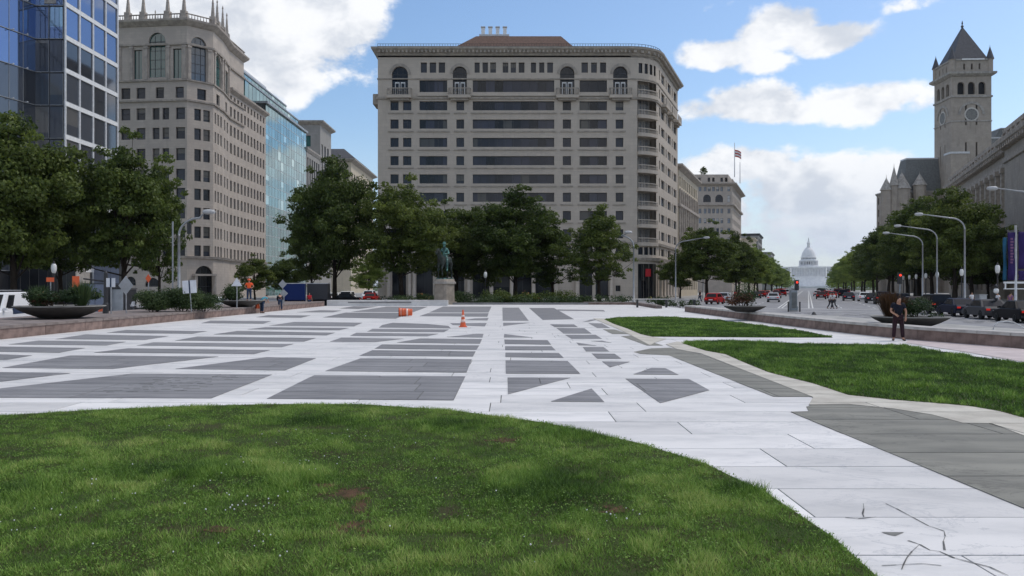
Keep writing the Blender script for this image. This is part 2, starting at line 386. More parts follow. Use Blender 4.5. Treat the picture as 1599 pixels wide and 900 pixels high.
# ---------------- ground ----------------
o = MB(); o.quad((-4500, -600, -.46), (4500, -600, -.46), (4500, 7000, -.46), (-4500, 7000, -.46), 'earth'); o.build('ground', kind='structure')
rd = MB(); rd.quad((-75, -60, -.36), (120, -60, -.36), (250, 420, -.36), (-75, 420, -.36), 'pale_asphalt'); rd.build('road', kind='structure')
av = MB(); a, b, c, d = AV(-16.5, 60, -.352), AV(14.5, 40, -.352), AV(14.5, 1500, -.352), AV(-16.5, 1500, -.352); av.quad(a, b, c, d, 'pale_asphalt')
avo = av.build('avenue_road', kind='structure')
mk = MB()
def avq(mb, w0, w1, t0, t1, z, m): mb.quad(AV(w0, t0, z), AV(w1, t0, z), AV(w1, t1, z), AV(w0, t1, z), m)
for w in (-9.5, -6.3, 3.4, 6.8): 
    for t in range(98, 420, 9): avq(mk, w, w + .14, t, t + 4, -.347, 'road_paint')
for w in (-3.2, -2.8, .0, .4): avq(mk, w, w + .15, 96, 500, -.347, 'road_paint')
for t0 in (84.5, 91.5): avq(mk, -13.5, 12.6, t0, t0 + .35, -.347, 'road_paint')
avq(mk, -13.5, 12.6, 94.6, 95.2, -.347, 'road_paint')
mk.build('lane_marking', avo, kind='stuff')
# patterned crossing of pale and dark setts beyond the right wall
cw = MB(); r_ = random.Random(3)
for i in range(12):
    for j in range(34):
        if r_.random() < .5:
            w = -9 + j * .72 + (i % 2) * .3; t = 62 + i * 1.45
            avq(cw, w, w + .5, t, t + .75, -.346, 'concrete' if r_.random() < .55 else 'asphalt')
for i in range(3):
    for j in range(26):
        x = 19 + j * .62; y = 38 + i * 1.0 - j * .18
        cw.box(x, x + .34, y, y + .4, -.36, -.30, 'white_paint' if r_.random() < .45 else 'brown_granite')
cw.build('crossing_setts', avo, kind='stuff')
# sidewalks with kerbs
def sheet(name, poly, z, m, zb=-.37):
    mb = MB()
    if area(poly) < 0: poly = poly[::-1]
    mb.prism(poly, zb, z, m); return mb.build(name, kind='structure')
sheet('left_sidewalk', [(-75, 20), (-49, 20), (-49, 400), (-75, 400)], -.2, 'concrete')
sheet('far_left_sidewalk', [(-33, 137), (27.5, 137), AV(-16.5, AVD(-16.5, 137))[:2], AV(-16.5, 520)[:2], AV(-40, 520)[:2], (-33, 420)], -.2, 'concrete')
sheet('right_sidewalk', [AV(14.5, 30)[:2], AV(60, 30)[:2], AV(60, 560)[:2], AV(14.5, 560)[:2]], -.2, 'concrete')
sheet('garden_ground', [(-17, 92.6), (17, 92.6), (15, 118), (-17, 118)], -.05, 'lawn_soil')

# ---------------- plaza ----------------
PX0, PX1, PY0, PY1 = -19.5, 15.6, -14., 92.5
plaza = MB(); plaza.box(PX0, PX1, PY0, PY1, -.37, -.012, 'joint')
def hB(p): return (400 + p[0] / 3, 460 + p[1] / 3)
def hA(p): return (p[0] / 3, 470 + p[1] / 3)
def hC(p): return (760 + p[0] / 4, 460 + p[1] / 4)
def hD(p): return (1050 + p[0] / 2.912, 480 + p[1] / 2.912)
DARK = []
for f, L in ((hB, [[(50, 490), (925, 497), (980, 385), (270, 380)], [(322, 360), (985, 367), (1010, 305), (490, 300)], [(482, 288), (1015, 292), (1028, 268), (545, 262)],
        [(555, 255), (1032, 260), (1045, 240), (590, 235)], [(660, 226), (1048, 232), (1058, 210), (770, 207)], [(895, 200), (1060, 203), (1065, 186), (1030, 185)],
        [(345, 222), (560, 224), (690, 208), (400, 203)], [(440, 194), (800, 197), (855, 185), (470, 180)], [(520, 175), (880, 177), (903, 165), (545, 162)], [(575, 156), (912, 159), (900, 148), (800, 139), (640, 133), (590, 144)]]),
    (hA, [[(-200, 452), (0, 455), (990, 458), (1275, 347), (620, 342), (0, 412)], [(820, 320), (1335, 327), (1480, 270), (1250, 265)], [(-300, 410), (-300, 333), (0, 335), (330, 340), (0, 380)], [(10, 315), (530, 320), (1025, 262), (330, 257)],
        [(440, 243), (1190, 250), (1265, 232), (600, 223)], [(640, 210), (1320, 218), (1375, 203), (720, 195)], [(820, 187), (1425, 192), (1480, 175), (925, 168)],
        [(1000, 158), (1530, 162), (1570, 150), (1110, 142)], [(1160, 134), (1590, 138), (1635, 128), (1245, 124)], [(1260, 117), (1659, 120), (1698, 103), (1380, 99)],
        [(-300, 270), (0, 278), (30, 278), (150, 257), (0, 252), (-300, 248)], [(-200, 238), (0, 240), (280, 243), (400, 222), (0, 215), (-200, 214)], [(40, 205), (500, 210), (590, 193), (180, 187)], [(260, 180), (680, 184), (790, 166), (400, 158)],
        [(500, 150), (900, 155), (970, 143), (590, 137)], [(942, 105), (1233, 108), (1270, 96), (987, 93)], [(1200, 77), (1410, 80), (1455, 69), (1257, 67)], [(1390, 54), (1560, 54.5), (1600, 46), (1500, 44)]]),
    (hC, [[(133, 625), (525, 522), (130, 520)], [(120, 495), (585, 497), (505, 417), (118, 413)], [(117, 392), (482, 398), (450, 367), (117, 365)], [(115, 348), (430, 350), (405, 325), (115, 325)],
        [(113, 310), (402, 315), (380, 287), (110, 283)], [(107, 270), (290, 270), (110, 248)], [(103, 198), (270, 178), (103, 177)], [(100, 165), (262, 165), (200, 83), (98, 83)],
        [(350, 160), (545, 155), (420, 85), (265, 85)], [(425, 205), (570, 205), (545, 188), (395, 187)], [(480, 245), (655, 245), (610, 212), (435, 210)], [(530, 278), (720, 278), (680, 253), (490, 253)],
        [(575, 318), (685, 320), (560, 302)], [(620, 357), (765, 357), (730, 330), (600, 330)], [(690, 402), (840, 402), (800, 372), (655, 370)], [(770, 457), (895, 422), (720, 420)],
        [(915, 500), (1200, 503), (1115, 462), (1030, 460)], [(1085, 680), (1390, 600), (1265, 530), (865, 528)], [(400, 670), (735, 673), (655, 590)], [(650, 292), (780, 303), (720, 290)],
        [(690, 210), (770, 210), (720, 182), (635, 180)], [(450, 102), (740, 106), (730, 98), (440, 94)], [(600, 172), (640, 170), (710, 155), (650, 158)]]),
    (lambda p: p, [[(655, 494), (761, 495), (763, 489.5), (668, 489.5)], [(670, 488.3), (763, 488.3), (767.5, 479), (692, 479)], [(722, 500.3), (761, 500.8), (763, 497), (742, 497.6)], [(707, 508), (757, 510), (760, 505), (703, 505)],
        [(504, 496), (618, 498), (641, 489), (540, 488.5)], [(548, 487.4), (645, 488), (668, 479.3), (604, 479)], [(530, 482), (560, 483), (590, 479), (552, 478.6)]])):
    for P in L: DARK.append([G(*f(p)) for p in P])
OLIVE = [[G(*hC(p)) for p in [(785, 248), (885, 248), (800, 220), (725, 218)]], [G(*hC(p)) for p in [(1000, 320), (1100, 320), (905, 258), (840, 262)]],
    [G(*p) for p in [(990, 550), (1017, 544.5), (1046, 543.5), (1093.5, 553), (1268, 620), (1208, 620), (1045, 555.5), (1000, 553)]],
    [G(*p) for p in [(1234, 644), (1263, 643), (1259, 636), (1270, 633), (1325, 632), (1393, 639), (1455, 648), (1503, 661), (1548, 662), (1599, 681), (1760, 742), (1760, 880), (1599, 795)]]]
GR1 = [G(*p) for p in [(-420, 720), (-200, 680), (0, 651), (150, 642), (300, 636), (430, 633), (560, 633), (700, 642), (850, 662), (1000, 695), (1100, 726), (1200, 775), (1300, 842), (1370, 905), (1400, 960), (1400, 1060)]] + [(1.2, 3.2), (-5, 3.2), (-12, 5)]
GR2 = [G(*hD(p)) for p in [(50, 168), (60, 160), (250, 153), (400, 160), (560, 168), (800, 172), (1050, 176), (1220, 205), (1400, 232), (1599, 258)]] + [G(1800, 600), G(1800, 740)] + [G(*hD(p)) for p in [(1599, 508), (1490, 478), (1360, 455), (1200, 440), (1000, 425), (800, 403), (640, 350), (440, 300), (340, 260), (240, 216), (150, 200)]]
GR3 = [G(*p) for p in [(944, 499.5), (965, 497), (1010, 495.6), (1050, 496), (1119, 500.6), (1187, 509), (1260, 519), (1300, 527.5), (1200, 527.5), (1017, 526), (1000, 522.5), (980, 514), (957, 506)]]
TAN = [[G(*hD(p)) for p in [(130, 212), (635, 410), (640, 414), (620, 447), (800, 444), (1000, 464), (1180, 492), (1320, 530), (1450, 532), (1599, 588)]] + [G(1780, 752), G(1780, 700)] + [G(*hD(p)) for p in [(1599, 505), (1490, 474), (1360, 451), (1200, 436), (1000, 421), (800, 399), (640, 346), (440, 296), (340, 256), (240, 212), (150, 196), (60, 160), (20, 158), (-30, 170), (20, 192), (90, 205)]],
    [G(*p) for p in [(926, 498), (944, 498), (957, 506), (980, 514), (1000, 522.5), (1017, 526.5), (1040, 530), (1022, 536), (1015, 540), (985, 524), (960, 512)]]]
PINK = [[G(*p) for p in [(1428, 524), (1520, 538), (1599, 546), (1760, 570), (1760, 598), (1599, 566), (1500, 549), (1414, 536)]]]
pz = plaza.build('plaza_base', kind='structure')
pav = thing('plaza_pavement', '', ''); del pav['label']; del pav['category']; pav['kind'] = 'structure'
def slab_mesh(poly, z0, z1, m, name):
    if area(poly) < 0: poly = poly[::-1]
    mb = MB(); n = len(poly); vs = [(x, y, z1) for x, y in poly] + [(x, y, z0) for x, y in poly]
    mb.add(vs, [tuple(range(n))] + [(i, n + i, n + (i + 1) % n, (i + 1) % n) for i in range(n)], m)
    return mb
NP = 0
def slab(poly, z0, z1, m, far):
    global NP
    n = len(poly); x = sum(p[0] for p in poly) / n; y = sum(p[1] for p in poly) / n
    if far is not None:
        if area(poly) < 0: poly = poly[::-1]
        far.add([(px_, py_, z1) for px_, py_ in poly] + [(px_, py_, z0) for px_, py_ in poly], [tuple(range(n))] + [(i, n + i, n + (i + 1) % n, (i + 1) % n) for i in range(n)], m)
        return
    mb = slab_mesh([(a - x, b - y) for a, b in poly], z0, z1, m, 'slab'); NP += 1
    mb.build('paving_slab', pav, loc=(x, y, 0))
farm = MB(); r_ = random.Random(5)
def rect_courses(x0, x1, y0, y1, ch, wmin, wmax, rr):
    y = y0
    while y < y1:
        h = ch; x = x0 - rr.random() * wmax
        while x < x1:
            w = rr.uniform(wmin, wmax); yield (max(x, x0), min(x + w, x1), y, min(y + h, y1)); x += w
        y += h
J = .009
for (xa, xb, ya, yb) in rect_courses(PX0, PX1, -4., 46., 1.02, 2.2, 4.4, r_):
    if xb - xa < .05: continue
    cx = np.array([xa, xb, xb, xa]); cy = np.array([ya, ya, yb, yb])
    if yb < 3.5: 
        slab([(xa + J, ya + J), (xb - J, ya + J), (xb - J, yb - J), (xa + J, yb - J)], -.012, 0, 'marble', farm); continue
    if inpoly(GR1, cx, cy).all() or inpoly(GR2, cx, cy).all(): continue
    ym = (ya + yb) / 2; vis = abs((xa + xb) / 2) / ym < .66 + 1.2 / ym
    P = [(xa + J, ya + J), (xb - J, ya + J), (xb - J, yb - J), (xa + J, yb - J)]
    slab(P, -.012, (r_.random() - .5) * .004, 'marble', None if (4.5 < ym < 17.5 and vis) else farm)
farm.add([(PX0, 46.0, 0), (PX1, 46.0, 0), (PX1, PY1, 0), (PX0, PY1, 0)], [(0, 1, 2, 3)], 'marble')
farm.build('far_paving_slabs', pav, kind='stuff')
def inlay(polys, m, z, ch, wmin, wmax, near, name):
    base = MB(); stuff = MB(); rr = random.Random(9)
    for P in polys:
        if area(P) < 0: P = P[::-1]
        n = len(P); base.add([(x, y, z) for x, y in P], [tuple(range(n))], 'joint')
        xs = [p[0] for p in P]; ys = [p[1] for p in P]
        if min(ys) < near:
            for (xa, xb, ya, yb) in rect_courses(min(xs), max(xs), math.floor(min(ys) / ch) * ch, max(ys) + ch, ch, wmin, wmax, rr):
                Q = P
                for ax, v, k in ((0, xa + .012, False), (0, xb - .012, True), (1, ya + .014, False), (1, yb - .014, True)):
                    if len(Q) >= 3: Q = clip(Q, ax, v, k)
                if len(Q) < 3 or abs(area(Q)) < .02: continue
                slab(Q, z, z + .005, m, None if max(q[1] for q in Q) < near else stuff)
        else: slab(P, z, z + .005, m, None)
    base.build(name, pav)
    if stuff.v: stuff.build(name.replace('bed', 'far_slabs'), pav, kind='stuff')
inlay(DARK, 'granite', .004, 1.22, 2.0, 3.6, 24., 'granite_bed')
inlay(OLIVE, 'olive_stone', .005, 1.25, 2.4, 4.5, 22., 'olive_bed')
inlay(TAN, 'tan_stone', .012, 1.1, 1.6, 2.8, 22., 'border_bed')
inlay(PINK, 'pink_concrete', .009, 1.5, 2., 3., 0., 'pink_bed')
# illegible engraved strokes in the left granite panel, and cracks and a broken corner in the near marble
eng = MB(); r_ = random.Random(21)
for k in range(9):
    for j in range(10):
        if r_.random() < .25: continue
        px = 170 + j * 15 + k * 13 - 20 + r_.uniform(-3, 3); py = 614 - k * 2.9 + j * -.35
        if not (120 < px < 360 and 588 < py < 619): continue
        x, y = G(px, py); l = r_.uniform(.08, .2)
        eng.box(x, x + l, y, y + .05, .009, .0115, 'joint', rot=0)
eng.build('engraving', pav, kind='stuff')
ck = MB()
def crack(pts, w):
    for i in range(len(pts) - 1):
        a = Vector(G(*pts[i])); b = Vector(G(*pts[i + 1])); d = (b - a).normalized(); n = Vector((-d.y, d.x))
        wa = w * (.3 + 1.9 * random.random()); wb = w * (.3 + 1.9 * random.random())
        ck.quad((*(a - n * wa), .0045), (*(a + n * wa), .0045), (*(b + n * wb), .0045), (*(b - n * wb), .0045), 'joint')
crack([(1383, 787), (1400, 795), (1424, 808), (1450, 822), (1474, 830), (1476, 838), (1473, 846), (1475, 860)], .005)
crack([(1348, 787), (1349, 795), (1347, 803), (1349, 808)], .004)
crack([(1418, 845), (1436, 851), (1452, 860), (1467, 862), (1490, 872), (1520, 880), (1545, 886), (1575, 900)], .0055)
crack([(1436, 851), (1424, 862), (1416, 872), (1411, 882), (1408, 890)], .004)
crack([(1377, 884), (1400, 883), (1440, 881), (1470, 884)], .003)
crack([(1320, 809), (1340, 811), (1368, 808)], .004)
a = [G(1376, 832), G(1412, 832), G(1398, 838), G(1388, 836)]; ck.add([(x, y, .005) for x, y in a], [(0, 3, 2, 1)], 'joint')
ck.build('cracks', pav, kind='stuff')

# ---------------- low plaza walls ----------------
def stone_wall(name, label, pts, h, thick, m, capm, blk, z0=0., inward=1, face_from=None):
    """wall of separate facing stones along plan points; the cap is a slab at height h"""
    t = thing(name, label, 'wall', (pts[0][0], pts[0][1], z0)); ox, oy = pts[0][0], pts[0][1]
    L = [(x - ox, y - oy) for x, y in pts]
    n = 0
    for i in range(len(L) - 1):
        a, b = Vector(L[i]), Vector(L[i + 1]); l = (b - a).length; k = max(1, round(l / blk)); ang = math.atan2((b - a).y, (b - a).x)
        for j in range(k):
            p = a + (b - a) * (j / k); mb = MB(); g = .006
            mb.box(g, l / k - g, -.0 + random.uniform(-.006, .006), .25, 0, h - .1, m)
            mb.build('facing_stone', t, loc=(p.x, p.y, 0), rz=ang)
            mb = MB(); mb.box(g, l / k - g, -.035 + random.uniform(-.005, .005), min(thick, .75), h - .1, h + random.uniform(.002, .010), capm); mb.build('coping_stone', t, loc=(p.x, p.y, 0), rz=ang)
    core = MB(); core.sweep(L, [(-.02, -.37), (-.02, h - .1), (-thick, h - .1), (-thick, -.37)], 'brown_cap'); core.build('core', t)
    cp = MB(); cp.sweep(L, [(-.05, h - .12), (-.05, h - .012), (-thick, h - .010), (-thick, h - .12)], capm); cp.build('terrace_top', t)
    return t
stone_wall('plaza_wall', 'long low brown granite wall with wide terrace under the left bowl planters and evergreen shrubs', [(-19.4, 25), (-19.4, 86)], .5, 5.5, 'brown_granite', 'brown_cap', 1.6)
stone_wall('plaza_wall', 'low brown granite wall curving past the person at the avenue edge of the plaza', [(13.9, 67), (14.0, 56), (14.1, 44), (14.4, 36), (15.1, 31), (16.3, 27.2), (18.2, 24.2), (22, 21.5), (40, 19.5)], .5, 1.0, 'brown_granite', 'grey_cap', 1.5)
stone_wall('plaza_wall', 'short dark brown wall at the far plaza corner below the rounded corner of the hotel', [(8, 93), (13.5, 92), (13.2, 76)], .3, .5, 'brown_granite', 'brown_cap', 1.5)
tr = MB(); tr.prism([(15.1, 36), (15.2, 31), (16.5, 27.4), (21, 29), (19, 46), (16.2, 60), (15, 60)], -.36, .30, 'concrete'); tr.build('bowl_terrace', kind='structure')
pw = thing('bench_wall', 'long pale stone block wall across the back of the plaza behind the fallen barrel', 'wall', (-19.3, 86.8, 0))
mb = MB(); mb.box(0, 12.6, 0, .9, 0, .52, 'marble'); mb.build('core', pw)
for i in range(6): mb = MB(); mb.box(i * 2.1 + .01, i * 2.1 + 2.09, -.06, .96, .52, .60, 'marble'); mb.build('coping_slab', pw)
mb = MB(); mb.box(2.2, 8.8, -.05, 0, .30, .42, 'granite'); mb.build('inlaid_band', pw)
# curb and lawn strip behind the marble
kb = MB(); kb.box(-6.6, 8.5, 92.5, 93.1, -.37, .22, 'granite'); kb.build('garden_kerb', kind='structure')
# ---------------- vegetation ----------------
def raw_mesh(name, V, n_per, m, tint):
    """V: (faces*n_per, 3) floats, every n_per of them one face"""
    nf = len(V) // n_per; me = bpy.data.meshes.new(name)
    me.vertices.add(len(V)); me.vertices.foreach_set('co', np.ascontiguousarray(V, dtype=np.float32).ravel())
    me.loops.add(len(V)); me.loops.foreach_set('vertex_index', np.arange(len(V), dtype=np.int32))
    me.polygons.add(nf); me.polygons.foreach_set('loop_start', np.arange(0, len(V), n_per, dtype=np.int32))
    at = me.attributes.new('tint', 'FLOAT', 'POINT'); at.data.foreach_set('value', np.repeat(tint, n_per).astype(np.float32))
    me.materials.append(M[m]); me.update(calc_edges=True); return me
def leaves(centers, outward, size, g, up=.35, flat=.6):
    """one bent-diamond leaf spray per centre, turned roughly outward"""
    n = len(centers)
    nrm = outward * flat + g.normal(0, .55, (n, 3)); nrm[:, 2] += up; nrm /= np.linalg.norm(nrm, axis=1)[:, None] + 1e-9
    a = np.cross(nrm, g.normal(0, 1, (n, 3))); a /= np.linalg.norm(a, axis=1)[:, None] + 1e-9; b = np.cross(nrm, a)
    s = (size * g.uniform(.6, 1.3, n))[:, None]; k = g.uniform(.45, .75, n)[:, None]
    V = np.stack([centers - a * s, centers - b * s * k + nrm * s * .15, centers + a * s, centers + b * s * k + nrm * s * .15], 1)
    return V.reshape(-1, 3)
def crown_mesh(name, blobs, per, size, m, seed, dense=1.0):
    g = np.random.default_rng(seed); Cc = []; Oo = []; T = []
    for (x, y, z, r, rz, tb) in blobs:
        n = int(per * r * r * dense); d = g.normal(0, 1, (n, 3)); d /= np.linalg.norm(d, axis=1)[:, None]; d[:, 2] = np.where(d[:, 2] < -.3, d[:, 2] * .6, d[:, 2])
        rr = (g.uniform(.1, 1.0, n) ** .42 + np.abs(g.normal(0, .16, n)))[:, None]
        c = np.array([x, y, z]) + d * rr * np.array([r, r, rz]); Cc.append(c); Oo.append(d); T.append(np.clip(tb + g.normal(0, .22, n), 0, 1))
    Cc = np.concatenate(Cc); Oo = np.concatenate(Oo); T = np.concatenate(T)
    return raw_mesh(name, leaves(Cc, Oo, size, g), 4, m, T)
def tree_blobs(rad, z0, z1, n, seed, skew=.0):
    g = random.Random(seed); B = []; H = z1 - z0; k = 0
    while len(B) < n and k < 4000:
        k += 1
        x, y, z = (g.uniform(-1, 1) for _ in range(3)); q = math.sqrt(x * x + y * y + z * z)
        if q > 1 or q < .3: continue
        zz = z0 + H * (.5 + .5 * z * .9); wid = (1 if z < .1 else (1 - .5 * (z - .1))) * (1 + .12 * max(0, -z))
        r = g.uniform(.10, .24) * rad * (1.15 if q < .7 else .9)
        B.append((x * rad * .84 * wid + skew * z, y * rad * .84 * wid, zz, r, r * g.uniform(.6, .85), g.uniform(.12, .72)))
    for _ in range(34):
        a = g.uniform(0, 6.283); z = g.uniform(-.75, .98); q = math.sqrt(1 - z * z) * g.uniform(.95, 1.13) * rad * (1 if z < .1 else 1 - .45 * (z - .1)); r = g.uniform(.055, .12) * rad
        B.append((q * math.cos(a), q * math.sin(a), z0 + H * (.5 + .52 * z), r, r * .7, g.uniform(.3, .85)))
    return B
def trunk_mb(blobs, z0, r0, seed, h):
    g = random.Random(seed); mb = MB(); p = [(0, 0, -.3), (.05, 0, z0 * .5), (.1, .1, z0), (-.1, .1, z0 + (h - z0) * .4), (0, 0, z0 + (h - z0) * .75)]
    mb.tube(p, [r0 * 1.3, r0, r0 * .85, r0 * .5, r0 * .15], 'bark', 9)
    for b in g.sample(blobs, min(16, len(blobs))):
        s = Vector(p[2]) + (Vector(p[3]) - Vector(p[2])) * g.uniform(-.2, .9); e = Vector(b[:3]); mid = (s + e) / 2 + Vector((0, 0, -.25 * (e - s).length * .3))
        mb.tube([s, mid, e], [r0 * .3, r0 * .18, r0 * .05], 'bark', 6)
    return mb
TREE = []
for i, (rad, z0, z1, n, sd, leafm) in enumerate([(6., 2.5, 14., 120, 1, 'leaf'), (5.4, 2.3, 14., 110, 2, 'leaf'), (6.4, 2.6, 14., 130, 3, 'leaf'), (5., 2.2, 14., 100, 4, 'leaf'), (5.6, 2.4, 14., 100, 5, 'leaf_sunlit'), (5.2, 2.2, 14., 95, 6, 'leaf_sunlit')]):
    B = tree_blobs(rad, z0, z1, n, 40 + sd)
    TREE.append((crown_mesh('crown', B, 270, .155, leafm, sd), trunk_mb(B, z0 + .6, .26, sd, 14).mesh('trunk', True), rad))
NT = 0
def tree(x, y, h, rad, var, label, group=None, z=-.3, name='street_tree', rot=None, sq=None):
    global NT
    cr, tk, r0 = TREE[var]; NT += 1
    t = thing(name, label, 'tree', (x, y, z), rot if rot is not None else (NT * 2.399) % 6.28, group)
    s = rad / r0; t.scale = (s, s, h / 14.)
    inst('crown', cr, t, (0, 0, 0)); inst('trunk', tk, t, (0, 0, 0)); return t
def treepx(px, top, wpx, D, var, label, **kw):
    x, z = XZ(px, top, D); return tree(x, D, z + .3, wpx * D / F / 2, var, label, **kw)
treepx(20, 178, 250, 68, 0, 'large dark tree in front of the glass tower, above the white van', rot=1)
treepx(95, 235, 170, 78, 2, 'dark tree behind the largest planter, second of the big trees before the blue glass tower', rot=2)
treepx(196, 208, 185, 74, 1, 'broad dark tree with its right side against the tall limestone building, beside the black post', rot=3)
treepx(-95, 190, 230, 66, 3, 'dark tree at the very edge by the glass tower, mostly cut off by the frame', rot=3)
treepx(248, 262, 90, 78, 3, 'smaller dark tree tucked behind the broad one, beside the arm street lamp', rot=.4)
treepx(522, 246, 160, 112, 0, 'tall green tree filling the gap between the teal glass building and the big hotel', rot=.7)
treepx(627, 278, 170, 108, 2, 'wide dark tree in front of the hotel, directly behind the fallen barrel', rot=1.9)
treepx(487, 330, 80, 118, 1, 'low shaggy tree at the street corner below the teal glass building', rot=1.2)
treepx(712, 312, 140, 118, 1, 'small tree behind the green horse statue before the hotel', rot=.5)
treepx(805, 294, 165, 112, 0, 'round tree centred before the hotel, straight behind the orange cone', rot=4)
treepx(864, 348, 95, 116, 3, 'low tree filling the side of the round tree before the hotel', rot=2.2)
treepx(758, 345, 80, 120, 3, 'low dark tree between the horse statue and the round tree', rot=5.2)
treepx(936, 324, 108, 108, 3, 'narrow upright tree standing alone before the right half of the hotel', rot=2.6)
treepx(398, 398, 66, 128, 1, 'small bushy tree at the foot of the limestone building, beside its entrance', rot=2, name='small_tree')
treepx(446, 400, 70, 134, 2, 'small bushy tree below the teal glass building above the blue truck', rot=5, name='small_tree')
treepx(575, 400, 60, 150, 4, 'small pale green tree glimpsed beyond the trunks at the corner of the hotel', rot=5, name='small_tree')
ORD = 'first second third fourth fifth sixth seventh eighth ninth tenth eleventh twelfth'.split()
# avenue rows
LR = [(1104, 346, 112, 150, 1, 'dark leafy tree heading the row on the hotel side of the avenue'), (1062, 392, 70, 156, 2, 'dark tree close against the side wall of the hotel'), (1150, 362, 70, 176, 0, 'second big tree of the row on the hotel side of the avenue'),
      (1178, 384, 58, 206, 4, 'paler green tree standing third in the row on the hotel side of the avenue')]
for a_ in LR: treepx(*a_)
for k, D in enumerate((235, 262, 290, 322, 360, 400, 445, 495, 550, 610)):
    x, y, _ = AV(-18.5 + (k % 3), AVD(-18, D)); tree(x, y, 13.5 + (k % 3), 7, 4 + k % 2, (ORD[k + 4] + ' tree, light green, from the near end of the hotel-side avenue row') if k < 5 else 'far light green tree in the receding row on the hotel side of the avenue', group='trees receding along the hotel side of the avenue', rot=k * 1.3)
RRt = [(124, 20.5, 17.0, 7.2, 'tallest dark tree at the near end of the row before the columned stone building'), (135, 25, 17.2, 6.0, 'dark tree second from the near end of the row before the columned stone building'), (146, 20.5, 18.8, 7.6, 'high dark tree below the clock tower, behind the two nearest arm lamps'),
       (159, 20.0, 19.0, 7.8, 'dark spreading tree just below the turreted roofs beside the clock tower')]
for k, (D, w, h, rd_, lb) in enumerate(RRt):
    x, y, _ = AV(w, AVD(w, D)); tree(x, y, h, rd_, k % 4, lb, rot=k * 1.1)
for k, D in enumerate((150, 165, 182)):
    x, y, _ = AV(30.5, AVD(30.5, D)); tree(x, y, 11 + k, 5, (k + 1) % 4, ORD[k] + ' tree from the near end of the rank closest to the columned stone building', group='second rank of dark trees close to the columned stone building', rot=k * 2.)
for k, D in enumerate((170, 192, 214, 238, 264, 292, 322, 356, 394, 436, 484, 540, 600)):
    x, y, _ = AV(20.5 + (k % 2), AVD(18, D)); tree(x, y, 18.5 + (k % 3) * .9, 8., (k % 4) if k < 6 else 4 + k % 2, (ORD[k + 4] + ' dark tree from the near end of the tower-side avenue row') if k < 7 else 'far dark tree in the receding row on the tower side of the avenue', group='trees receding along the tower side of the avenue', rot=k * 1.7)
# far woods at the end of the avenue
g = random.Random(4); B = []
for k in range(70):
    s = g.choice((-1, 1)); w = s * g.uniform(24, 120); t = g.uniform(660, 1500); p = AV(w, t); r = g.uniform(6, 10); B.append((p[0], p[1], g.uniform(5, 11), r, r, g.uniform(.2, .8)))
far = crown_mesh('far_trees', B, 6, 1.2, 'leaf_sunlit', 77); o = bpy.data.objects.new('far_woods', far); place(o, kind='stuff', label='pale distant trees lining the end of the avenue below the white dome')

def shrub(px, base, wpx, hpx, D, z, label, m='leaf_shrub', n=9, size=.055, per=1500, seed=1, name='shrub', cat='shrub', stems=True, depth=.8, flowers=0):
    x, _ = XZ(px, base, D); w = wpx * D / F; h = hpx * D / F; g = random.Random(seed)
    t = thing(name, label, cat, (x, D, z))
    B = []
    for k in range(n):
        r = h * g.uniform(.3, .45); B.append((g.uniform(-.5, .5) * (w - r), g.uniform(-.4, .4) * w * depth, r * .7 + g.random() * (h - 1.5 * r), r, r * .9, g.uniform(.1, .8)))
    inst('foliage', crown_mesh('foliage', B, per, size, m, seed), t, (0, 0, 0))
    if stems:
        mb = MB()
        for b in B[:7]: mb.tube([(b[0] * .3, b[1] * .3, -.02), (b[0], b[1], b[2])], [.02, .008], 'bark', 5)
        mb.build('stem', t)
    if flowers:
        B2 = [(b[0], b[1], b[2] + b[4] * .4, b[3] * .8, b[4] * .7, g.random()) for b in B[:flowers]]
        inst('blossom', crown_mesh('blossom', B2, 60, size, 'petal', seed + 1), t, (0, 0, 0), kind='stuff')
    return t
def grassy(px, D, z, w, h, label, m='leaf_brown', seed=1, n=420):
    """tuft of tall arching ornamental grass"""
    x, _ = XZ(px, 448, D); g = np.random.default_rng(seed); t = thing('ornamental_grass', label, 'grass plant', (x, D, z))
    a = g.uniform(0, 6.28, n); r = g.uniform(0, w * .25, n); hh = h * g.uniform(.5, 1, n); out = w * g.uniform(.1, .5, n)
    b0 = np.stack([np.cos(a) * r, np.sin(a) * r, np.zeros(n)], 1); tip = b0 + np.stack([np.cos(a) * out, np.sin(a) * out, hh], 1); mid = (b0 + tip) / 2 + np.array([0, 0, 1]) * (hh * .15)[:, None]
    s = np.stack([-np.sin(a), np.cos(a), np.zeros(n)], 1) * .02
    inst('blades', raw_mesh('blades', np.stack([b0 - s * .6, mid - s, tip, mid + s], 1).reshape(-1, 3), 4, m, g.random(n)), t, (0, 0, 0), kind='stuff'); return t

